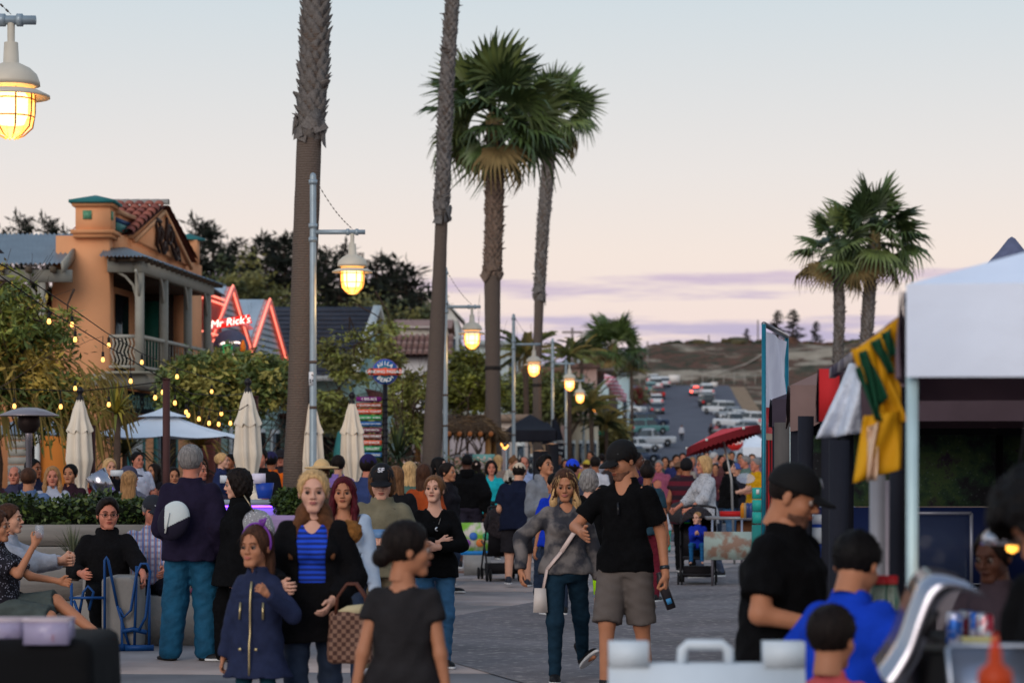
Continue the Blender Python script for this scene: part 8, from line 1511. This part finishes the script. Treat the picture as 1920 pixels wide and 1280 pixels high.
# --- left-centre crowd between umbrellas and palms
C = [
 (690,851,27,160,'m','r',(52,66,110),('short','dark'),('ball',(34,24,70)),'man in a navy cap and slate-blue tee standing by the arrow boards'),
 (634,852,33,180,'f','l',(142,116,190),('updo','dark'),None,'person in lilac with grey hair behind the folded umbrellas'),
 (742,872,25,185,'f','l',(24,24,28),('longback','ltbrown'),None,'woman with long brown hair in black just behind the phone user'),
 (768,864,30,170,'f','l',(84,110,100),('longback','blonde'),None,'woman with fair hair pulled sideways in a green print top'),
 (795,868,27.5,172,'f','t',(176,76,36),('longback','brown'),None,'woman with wavy brown hair in a rust orange sweater, seen from behind'),
 (822,856,33,62,'f','p',(60,64,74),('long','black'),None,'black-haired woman in profile left of the second lamp post'),
 (838,866,31,60,'f','t',(30,28,34),('updo','dark'),None,'dark-haired woman in profile eating, right of the rust sweater'),
 (893,862,47,178,'f','t',(40,30,36),('longback','dark'),None,'long dark-haired woman beside the turquoise top'),
 (934,852,52,150,'f','l',(150,130,120),('longback','blonde'),None,'blonde head showing behind the turquoise-topped woman'),
 (752,848,52,0,'f','m',(70,50,50),('long','dark'),None,'person far off between sign post and cordyline'),
 (728,850,55,20,'m','m',(110,90,90),('short','dark'),None,'man far off right at the sign post'),
 (858,852,55,0,'f','p',(180,160,160),('curly','grey'),None,'grey-haired person far off right of the second lamp post'),
 (771,846,60,60,'m','d',(140,150,210),('short','black'),None,'person in pale blue beneath the cordyline leaves'),
 (603,862,27,175,'f','l',(70,60,50),('longback','brown'),('straw',(206,170,120)),'person in a wide tan straw hat behind the blonde woman'),
]
for px,yt,d,yaw,sx,sk,tc_,hr,cp_,lb in C: person(lb,px,d,Hof(yt,d),yaw,dict(hl=(.2,-.22,1.0) if int(px) % 2 else (.25,0,.8)),sk,sx,T(tc_,sleeve=.8 if 'tee' in lb else 1.9,inf=.022,loose=.04),B(DNM),hr,cp_,lod=1 if d < 36 else 2,build=1.1)
# --- the far crowd
F_ = [
 (1236,862,52,-20,'m','r',(160,84,110),'grey','older man in a dusty pink shirt at the left of the far crowd'),(1247,855,60,0,'f','t',(60,80,76),'dark','long-haired woman in grey-green in the far crowd'),(1268,851,58,10,'m','t',(44,50,96),'dark','bearded man in a navy shirt in the far crowd'),(1280,848,66,0,'m','r',(90,40,52),'dark','man in maroon at the back of the far crowd'),(1274,866,50,60,'m','m',(60,50,60),'brown','man in a brown hat raising a hand in the far crowd'),
 (1341,868,56,-5,'f','t',(90,46,56),'black','smiling dark-haired woman framed between two grey-black tops'),(1338,847,68,80,'m','p',(190,196,220),'white','white-haired person in white looking right in the far crowd'),(1352,852,66,30,'m','r',(96,60,60),'dark','man in brown beside the white-haired one'),(1362,850,70,-10,'f','r',(200,140,130),'blonde','fair person in peach at the back of the far crowd'),(1398,853,52,-75,'m','r',(96,120,112),'grey','grey-haired man in a sage green shirt'),(1418,858,48,-60,'m','r',(214,160,24),'grey','grey-haired man in a golden yellow tee'),(1380,868,50,20,'m','l',(40,40,50),'dark','person in a blue and white cap in the far crowd'),(1388,848,72,0,'m','t',(120,30,40),'dark','person in red by the stop sign pole'),
 (1100,862,58,170,'m','l',(190,170,60),'brown','person in a straw-yellow cap by the white van'),(1090,868,62,0,'f','l',(214,206,110),'brown','person in pale yellow by the white van'),(1108,845,75,-30,'m','t',(120,110,110),'dark','tall man beyond the white van nose'),(1138,860,60,60,'m','m',(70,60,60),'dark','dark-haired person left of the cap brim'),(1224,866,54,190,'f','t',(90,80,90),'dark','dark-haired person right of the tall man’s cap'),(1206,858,70,0,'m','r',(120,120,130),'grey','grey-haired man far behind the dark-skinned man'),(1298,856,74,10,'f','r',(150,130,140),'sand','fair-haired person just left of the blonde mother'),(1312,852,78,0,'m','t',(90,100,130),'dark','person behind the blonde mother’s head'),(1258,862,72,20,'f','l',(110,90,100),'brown','brown-haired woman between the grey-green and navy tops'),(1290,860,62,-40,'f','l',(170,160,150),'blonde','blonde woman in cream left of the beanie'),(1410,850,64,0,'f','l',(120,110,140),'brown','woman in mauve behind the yellow tee'),(1372,846,80,0,'m','t',(60,60,72),'dark','man in dark grey far behind the black-haired woman'),(1325,846,82,0,'f','l',(180,110,110),'dark','person in coral far beyond the mother'),
 (1178,846,60,0,'m','t',(100,96,110),'dark','man half hidden by the tall man’s cap'),(1060,860,64,0,'f','t',(110,80,80),'dark','woman beyond the blue cap'),(1046,850,70,30,'m','t',(60,60,70),'dark','man far beyond the grey hoodie'),(1128,850,66,160,'m','l',(150,150,160),'dark','man in grey far beyond the white tee'),
]
for i,(px,yt,d,yaw,sx,sk,tc_,hc,lb) in enumerate(F_): person(lb,px,d,Hof(yt,d),yaw,dict(hl=(.15,-.25,1.05) if i % 3 else (.25,0,.8),hr=(-.15,-.25,1.1) if i % 2 else (-.25,0,.8)),sk,sx,T(tc_,sleeve=.8 if i % 2 else 1.9,inf=.022),B(DNM if i % 2 else (70,70,76)),('short' if sx == 'm' else ('long','bob','updo')[i % 3],hc),('ball',(60,80,140)) if 'blue and white cap' in lb else ('ball',(196,170,60)) if 'straw-yellow' in lb else ('straw',(96,70,54)) if 'brown hat' in lb else None,lod=2,build=1.12,beard=None)
for px,py,c,bc_,lb in ((1278,806,(214,214,222),(20,22,30),'person in a white shirt walking down the middle of the hill road'),(1333,804,(40,34,40),(30,30,36),'person in black walking on the right of the hill road'),(1343,804,(200,110,116),(150,40,50),'person in pink walking on the right of the hill road')): Y = {1278: 252}.get(px,254);person(lb,px,Y,1.72,0,dict(),'m','m',T(c,sleeve=1.9),B(bc_),('short','dark'),lod=2,z0=float(zroad(Y))+.06)
# --- patio guests (raised floor)
Z = .40
Pt = [
 (62,868,25.5,176,'m','t',(96,120,160),('updo','brown'),None,'guest in a pale denim shirt seen from behind beside the heater',1),(98,866,27.5,10,'f','r',(176,180,196),('long','sand'),None,'smiling woman with wavy fair hair in a patterned top on the patio',1),(84,852,30,60,'m','m',(34,36,60),('short','black'),None,'dark-haired man behind the smiling woman',1),(122,862,29,-10,'f','t',(50,30,40),('updo','black'),None,'dark-haired woman resting her chin, right of the smiling woman',1),
 (205,858,29,30,'f','l',(18,18,22),('bob','blonde'),None,'blonde waitress in black looking left',0),(257,846,31,40,'m','r',(200,206,226),('short','black'),None,'dark-haired man in a white tee beyond the long-haired blonde',0),(249,874,25.5,176,'f','l',(74,78,84),('longback','sand'),None,'seated woman with long straight fair hair seen from behind',1),(268,866,26.8,70,'m','r',(120,116,130),('short','grey'),('ball',(60,60,80)),'seated guest in a grey cap beside the long-haired woman',1),(172,868,31,60,'f','t',(186,40,44),('updo','dark'),None,'guest in a red and white top behind the folded umbrella',1),(395,856,30,60,'m','r',(46,40,60),('short','black'),None,'dark-haired man facing right of the big grey-haired man',1),
 (415,848,33,80,'f','p',(40,50,90),('updo','blonde'),None,'fair-haired person in navy left of the folded umbrella',0),(433,850,34,-30,'m','m',(24,24,28),('short','black'),None,'dark-haired man talking beside the folded umbrella',0),(488,838,33,-10,'m','r',(22,22,26),('short','black'),None,'man in a black jacket standing at the bar counter',0),(508,846,36,175,'m','m',(240,110,24),('short','black'),('ball',(34,30,70)),'man in a bright orange vest and navy cap by the thick palm',0),(527,842,40,0,'m','r',(50,44,50),('short','dark'),('ball',(30,26,30)),'man in a dark cap tight beside the thick palm trunk',0),(5,858,27,60,'f','t',(70,40,50),('long','brown'),None,'guest at the very left edge behind the branches',1),(22,866,30,0,'m','r',(60,60,84),('thin','grey'),None,'bald guest peering through the branches at the left',1),(330,868,30,20,'f','t',(120,70,60),('updo','dark'),None,'seated guest in rust beside the tall brown post',1),(290,868,33,-40,'f','t',(30,28,34),('long','dark'),None,'dark-haired guest left of the tall brown post',0),(458,852,40,150,'f','l',(90,84,90),('longback','dark'),None,'guest far back between umbrella and bar',0),(545,850,44,0,'f','m',(110,100,150),('long','dark'),None,'passer-by seen left of the thick palm',0),(380,858,38,10,'f','l',(90,60,60),('long','brown'),None,'guest far back behind the big man’s shoulder',0),
]
for i,(px,yt,d,yaw,sx,sk,tc_,hr,cp_,lb,seated) in enumerate(Pt):
 z = Z if d < 41 and px < 480 else 0;zt_ = Hof(yt,d)-z
 ps = sit(.45) if seated else dict(hl=(.15,-.28,1.08));H_ = zt_/.80 if seated else zt_;H_ = min(max(H_,1.45),1.9);zz0 = Hof(yt,d)-H_*(.80 if seated else 1)
 person(lb,px,d,H_,yaw,ps,sk,sx,T(tc_,sleeve=.8 if 'tee' in lb or 'vest' in lb else 1.9,inf=.022),B(DNM),hr,cp_,lod=1,z0=max(zz0,0.0) if not seated else zz0,build=1.08)
# ================================================================ carried things and details
def on_cap(p,fn):
 co,M = CAPM[p.name];return co,M
co,M = CAPM[near['p21'].name];me = text_mesh('SF',.052,.002,bold=True);me.materials.append(mat((206,206,214),.5));me.transform(M @ Matrix.Translation((0,-.0715,.098)) @ Euler((PI/2-.85,0,0)).to_matrix().to_4x4() @ Matrix.Translation((0,.012,.006)));link('cap_emblem',me,co)
co,M = CAPM[near['p5'].name];g = G();g.tube([(.052,-.068,.062),(.058,-.058,.074),(.064,-.048,.062)],.003,5);me = g.mesh('cap_mark',mat((200,200,206),.5));me.transform(M);link('cap_mark',me,co)
co,M = CAPM[near['p14'].name];g = G();g.tube([(-.025,-.098,.075),(-.01,-.104,.066),(.025,-.098,.082)],[.001,.005,.001],5);me = g.mesh('swoosh',mat((220,220,224),.5));me.transform(M);link('swoosh',me,co)
co,M = CAPM[near['p6'].name];me = text_mesh('NY',.05,.002,bold=True);me.materials.append(mat((120,124,136),.5));me.transform(M @ Euler((0,0,.2)).to_matrix().to_4x4() @ Matrix.Translation((0,-.082,.085)) @ Euler((PI/2-.62,0,0)).to_matrix().to_4x4() @ Matrix.Translation((0,.0,.008)));link('cap_emblem',me,co)
# headband and coat trim for the girl
P3 = PEOPLE[near['p3'].name];g = G();g.tube([(.098*math.cos(a),.006,.030+.112*math.sin(a)) for a in np.linspace(-.35,PI+.35,20)],.0065,6);g.tube([(.05,.0,.13),(.07,-.0,.17),(.03,0,.155),(.05,0,.13)],.012,6);me = g.mesh('headband',mat((120,60,160),.5),True);me.transform(P3['HM']);link('headband',me,near['p3'])
GOLD = mat((196,176,130),.3,.8,var=.1,scale=20)
def front_pt(p,x,t,push=0.):
 """point on the chest/belly front of a person, in its own space"""
 q = PEOPLE[p.name];return (q['hip']+q['sp']*t+q['xa']*x-q['ya']*(.135+push))*q['S']
g = G();g.tube([front_pt(near['p3'],0,t,.02+(.02 if t < 0 else 0)-max(0,t-.3)*.22) for t in np.linspace(-.24,.43,10)],.006,5);g.obj('zip',GOLD,near['p3'])
for x in (-.085,.085): G().tube([front_pt(near['p3'],x,.28,-.015),front_pt(near['p3'],x*1.04,.16,.0)],.006,5).obj('pocket_zip',GOLD,near['p3'])
for x in (-.07,.05): G().tube([front_pt(near['p3'],x,-.05,.032),front_pt(near['p3'],x,-.05,.042)],.009,8).obj('button',GOLD,near['p3'])
# fur trim at the blonde woman's shoulder, necklaces, straps
def strap(label,p,pts,w,m_,name='shoulder_strap',cat='strap',th=.006,top=True):
 q = p;g = G();
 for a,b_ in zip(pts,pts[1:]): g.beam(a,b_,w,th,tuple(np.array(a)*np.array((1,1,0))+np.array((0,0,.2))))
 return g.obj(name,m_,p)
strap('',near['p4'],[front_pt(near['p4'],.13,.44,-.07),front_pt(near['p4'],.06,.30,.015),front_pt(near['p4'],-.06,.12,.012),front_pt(near['p4'],-.17,-.02,-.02),front_pt(near['p4'],-.20,-.20,-.05)],.032,mat((206,184,176),.7),'bag_strap')
tag(link('handbag',G().hexa([(-.05,-.04,-.12),(.06,-.04,-.12),(-.05,.04,-.12),(.06,.04,-.12),(-.04,-.03,.06),(.045,-.03,.06),(-.04,.03,.06),(.045,.03,.06)]).mesh('handbag',mat((196,186,180),.6)),None,on_person(near['p4'],(-.225,-.10,.69))),'small white crossbody bag hanging at the tie-dye woman’s hip','bag')
strap('',near['p21'],[front_pt(near['p21'],.10,.44,-.05),front_pt(near['p21'],.05,.30,.0),front_pt(near['p21'],.0,.16,.005),front_pt(near['p21'],-.12,.02,-.01)],.034,mat((70,36,34),.7),'bag_strap')
ph_ = thing('phone','blue-grey phone held by the person in olive','phone',on_person(near['p21'],(.0,-.345,1.165)));G().box(-.052,-.006,-.034,.052,.006,.034).obj('case',mat((96,130,170),.4),ph_,rot=(-.35,0,0))
g = G();g.tube([front_pt(near['p23'],-.05,.43,-.055),front_pt(near['p23'],-.015,.34,-.005),front_pt(near['p23'],.0,.325,.0),front_pt(near['p23'],.015,.34,-.005),front_pt(near['p23'],.05,.43,-.055)],.003,5);g.obj('necklace',mat((150,140,130),.3,.7),near['p23']);g = G();g.lathe([(.008,0),(.018,0),(.018,.006),(.008,.006)],n=14);g.obj('pendant',mat((190,196,204),.3,.6),near['p23'],loc=front_pt(near['p23'],.0,.305,.005),rot=(PI/2,0,0))
G().tube([front_pt(near['p5'],-.01,.36,-.01),front_pt(near['p5'],.0,.28,.01)],.010,6).obj('hanging_sunglasses',mat((30,30,34),.2),near['p5'])
q5 = PEOPLE[near['p5'].name];w5 = q5['wr'][1]*q5['S'];f5 = (q5['wr'][1]-q5['el'][1]);f5 = f5/np.linalg.norm(f5)
G().tube([tuple(w5-f5*.045),tuple(w5-f5*.02)],.036,12).obj('wristwatch',mat((60,66,72),.3,.6),near['p5'],smooth=True)
bl_ = thing('water_bottle','dark water bottle with a small blue label in the tall man’s hand','bottle',on_person(near['p5'],(.275,.0,.70)),0);G().lathe([(0,-.14),(.034,-.138),(.036,.07),(.026,.10),(.018,.11),(.018,.135),(0,.136)],n=14).obj('body',mat((46,42,46),.35),bl_,True,rot=(0,-.35,0));G().box(-.018,-.040,-.10,.018,-.034,-.06).obj('label',mat((60,130,180),.5),bl_,rot=(0,-.35,0))
# checked tote on the blonde woman's arm
tt_ = thing('tote_bag','brown checked tote bag hanging from the blonde woman’s arm','bag',on_person(near['p2'],(.23,-.20,.74)));V,Q = nets(lambda P: rbox(P,(0,0,0),(.125-.0,.06,.145),.03)+.006*np.sin(P[:,0]*40)*np.sin(P[:,2]*20),(-.18,-.12,-.2),(.18,.12,.2),.013);link('body',mesh_np('body',V,Q,mat((74,48,40),.6,kind='check',c2=(128,96,80),scale=42,key='checktote'),smooth=True),tt_)
for y in (-.05,.05): G().tube([(-.08,y,.12),(-.07,y,.22),(-.02,y,.29),(.03,y,.29),(.08,y,.22),(.09,y,.12)],.009,7).obj('handle',mat((84,46,34),.5),tt_,True)
G().hexa([(-.10,-.05,.13),(.10,-.05,.13),(-.10,.05,.13),(.10,.05,.13),(-.02,-.03,.17),(.11,-.03,.185),(-.02,.03,.17),(.11,.03,.185)]).obj('cream_lining',mat((190,176,140),.8),tt_)
V,Q = nets(lambda P: sd_ell(P,(0,0,0),(.075,.06,.07))+.008*np.sin(P[:,0]*120)*np.sin(P[:,1]*110+1)*np.sin(P[:,2]*115),(-.11,-.1,-.11),(.11,.1,.11),.009);link('fur_trim',mesh_np('fur_trim',V,Q,mat((136,90,44),.95,var=.4,scale=50,bump=.8),smooth=True),near['p2'],(.205*1.625/1.7,.02,1.33*1.625/1.7))
# white and navy bag on the big man's arm; sequined bag
wb2 = thing('sling_bag','white and navy canvas bag under the big man’s arm','bag',(xat(322,20.0),20.12,zat(972,20.0)),0)
V,Q = nets(lambda P: np.maximum(sd_ell(P,(0,0,-.02),(.13,.07,.17),np.array(Euler((0,.35,0)).to_matrix())),-9),(-.2,-.12,-.26),(.22,.12,.2),.009);cz_ = V[Q].mean(1);link('body',mesh_np('body',V,Q,mats=[mat((196,204,204),.8,var=.06),mat((30,26,44),.8)],fm=((cz_[:,2] < -.05+.5*cz_[:,0]) & (cz_[:,2] < .02) | (cz_[:,0] < -.07)).astype(int),smooth=True),wb2);G().tube([(-.03,-.075,.05),(-.06,-.08,-.12)],.008,6).obj('white_piping',WHITEP,wb2)
sq = thing('sequin_bag','silver sequined shoulder bag of the woman in black','bag',(xat(482,20.0),19.98,zat(985,20.0)),0);V,Q = nets(lambda P: sd_ell(P,(0,0,-.05),(.15,.07,.19))+.004*np.sin(P[:,0]*60)*np.sin(P[:,2]*60),(-.2,-.12,-.28),(.2,.12,.18),.015);link('body',mesh_np('body',V,Q,mat((150,148,150),.3,.6,kind='speck',c2=(226,224,226),scale=60,bump=.6),smooth=True),sq);G().tube([(-.02,-.05,.12),(-.05,-.09,.18),(-.10,-.05,.25)],.006,5).obj('chain',mat((170,150,120),.3,.8),sq)
# wine glass in the seated woman's hand
gw = thing('wine_glass','stemless wine glass raised by the seated woman','wine glass',at(74,1000,18.75));G().lathe([(0,-.035),(.026,-.033),(.036,0),(.034,.04),(.03,.065)],n=16).obj('glass',CG,gw,True)
# neon bag, camera, shoulder bag
tag(G().hexa([(-.05,-.05,-.32),(.02,-.05,-.34),(-.05,.05,-.32),(.02,.05,-.34),(-.08,-.05,.16),(.07,-.05,.16),(-.08,.05,.16),(.07,.05,.16)]).obj('neon_bag',mat((170,230,20),.7,var=.1,scale=6),None,loc=(xat(1122,25.5),25.5,.60)),'neon yellow-green bag beside the tie-dye woman','bag');tag(G().hexa([(-.03,0,-.16),(.02,0,-.16),(-.03,.06,-.16),(.02,.06,-.16),(-.03,0,.12),(.02,0,.12),(-.03,.06,.12),(.02,.06,.12)]).obj('neon_strap',mat((170,230,20),.7),None,loc=(xat(1091,25.7),25.6,.66)),'neon green strip left of the neon bag','bag')
tag(G().lathe([(0,-.16),(.14,-.13),(.17,0),(.10,.14),(0,.17)],n=12).obj('shoulder_bag',mat((44,42,46),.7),None,True,loc=(xat(1272,36.4),36.3,.92),scl=(1,.45,1)),'dark grey slouchy shoulder bag of the person in maroon','bag')
tag(G().box(-.06,-.04,-.04,.06,.04,.04).obj('camera',mat((20,20,22),.4),None,loc=on_person(person and near['p24'],(0,0,0)) if False else (xat(922,41.6),41.62,.98)),'small black camera held at the turquoise woman’s waist','camera')
# strollers
def stroller(label,px,Y,yaw,kid=True):
 r = thing('stroller',label,'stroller',(xat(px,Y),Y,0),math.radians(yaw),'strollers in the crowd');F1 = mat((30,28,32),.5)
 for s in (-1,1):
  for nm,pts in (('side_tube',[(s*.24,.42,1.04),(s*.24,.15,.62),(s*.22,-.35,.12)]),('side_tube',[(s*.23,-.25,.55),(s*.24,.05,.5),(s*.24,.38,.12)])): G().tube(pts,.013,6).obj(nm,F1,r,smooth=True)
  for y in (-.36,.38):
   for e in (-.025,.025): G().tube([(s*.23+e-.01,y,.085),(s*.23+e+.01,y,.085)],.085,14).obj('wheel',mat((22,22,24),.8),r,smooth=True)
 G().tube([(-.24,.42,1.04),(-.1,.48,1.07),(.1,.48,1.07),(.24,.42,1.04)],.018,7).obj('handlebar',F1,r,smooth=True)
 V,Q = nets(lambda P: np.maximum(np.abs(sd_ell(P,(0,.08,.72),(.25,.33,.34)))-.012,np.maximum(-(P[:,1]*.55+P[:,2]-.80),-9)),(-.3,-.35,.3),(.3,.5,1.12),.022);link('canopy',mesh_np('canopy',V,Q,mat((40,34,38),.85),smooth=True),r)
 G().hexa([(-.2,.06,.35),(.2,.06,.35),(-.2,.12,.35),(.2,.12,.35),(-.2,.26,.92),(.2,.26,.92),(-.2,.30,.92),(.2,.30,.92)]).obj('seat_back',F1,r);G().box(-.2,-.22,.34,.2,.12,.38).obj('seat',F1,r);G().box(-.2,-.40,.13,.2,-.2,.15).obj('footrest',F1,r);G().box(-.2,-.15,.10,.2,.3,.24).obj('basket',mat((26,24,28),.9),r)
 return r
stroller('black stroller with the fair toddler in the blue jacket',1308,33.4,-6);stroller('black stroller pushed by the man in the navy polo',938,34.5,190);stroller('stroller wheels glimpsed behind the person with the phone',688,20.6,185)
tag(G().lathe([(0,0),(.045,0),(.05,.13),(.05,.14),(0,.145)],n=12).obj('sippy_cup',mat((60,200,70),.4,kind='stripeh',c2=(60,110,200),scale=4),None,True,loc=(xat(1288,33.6),33.55,.83)),'green and blue cup hooked on the toddler’s stroller','cup')
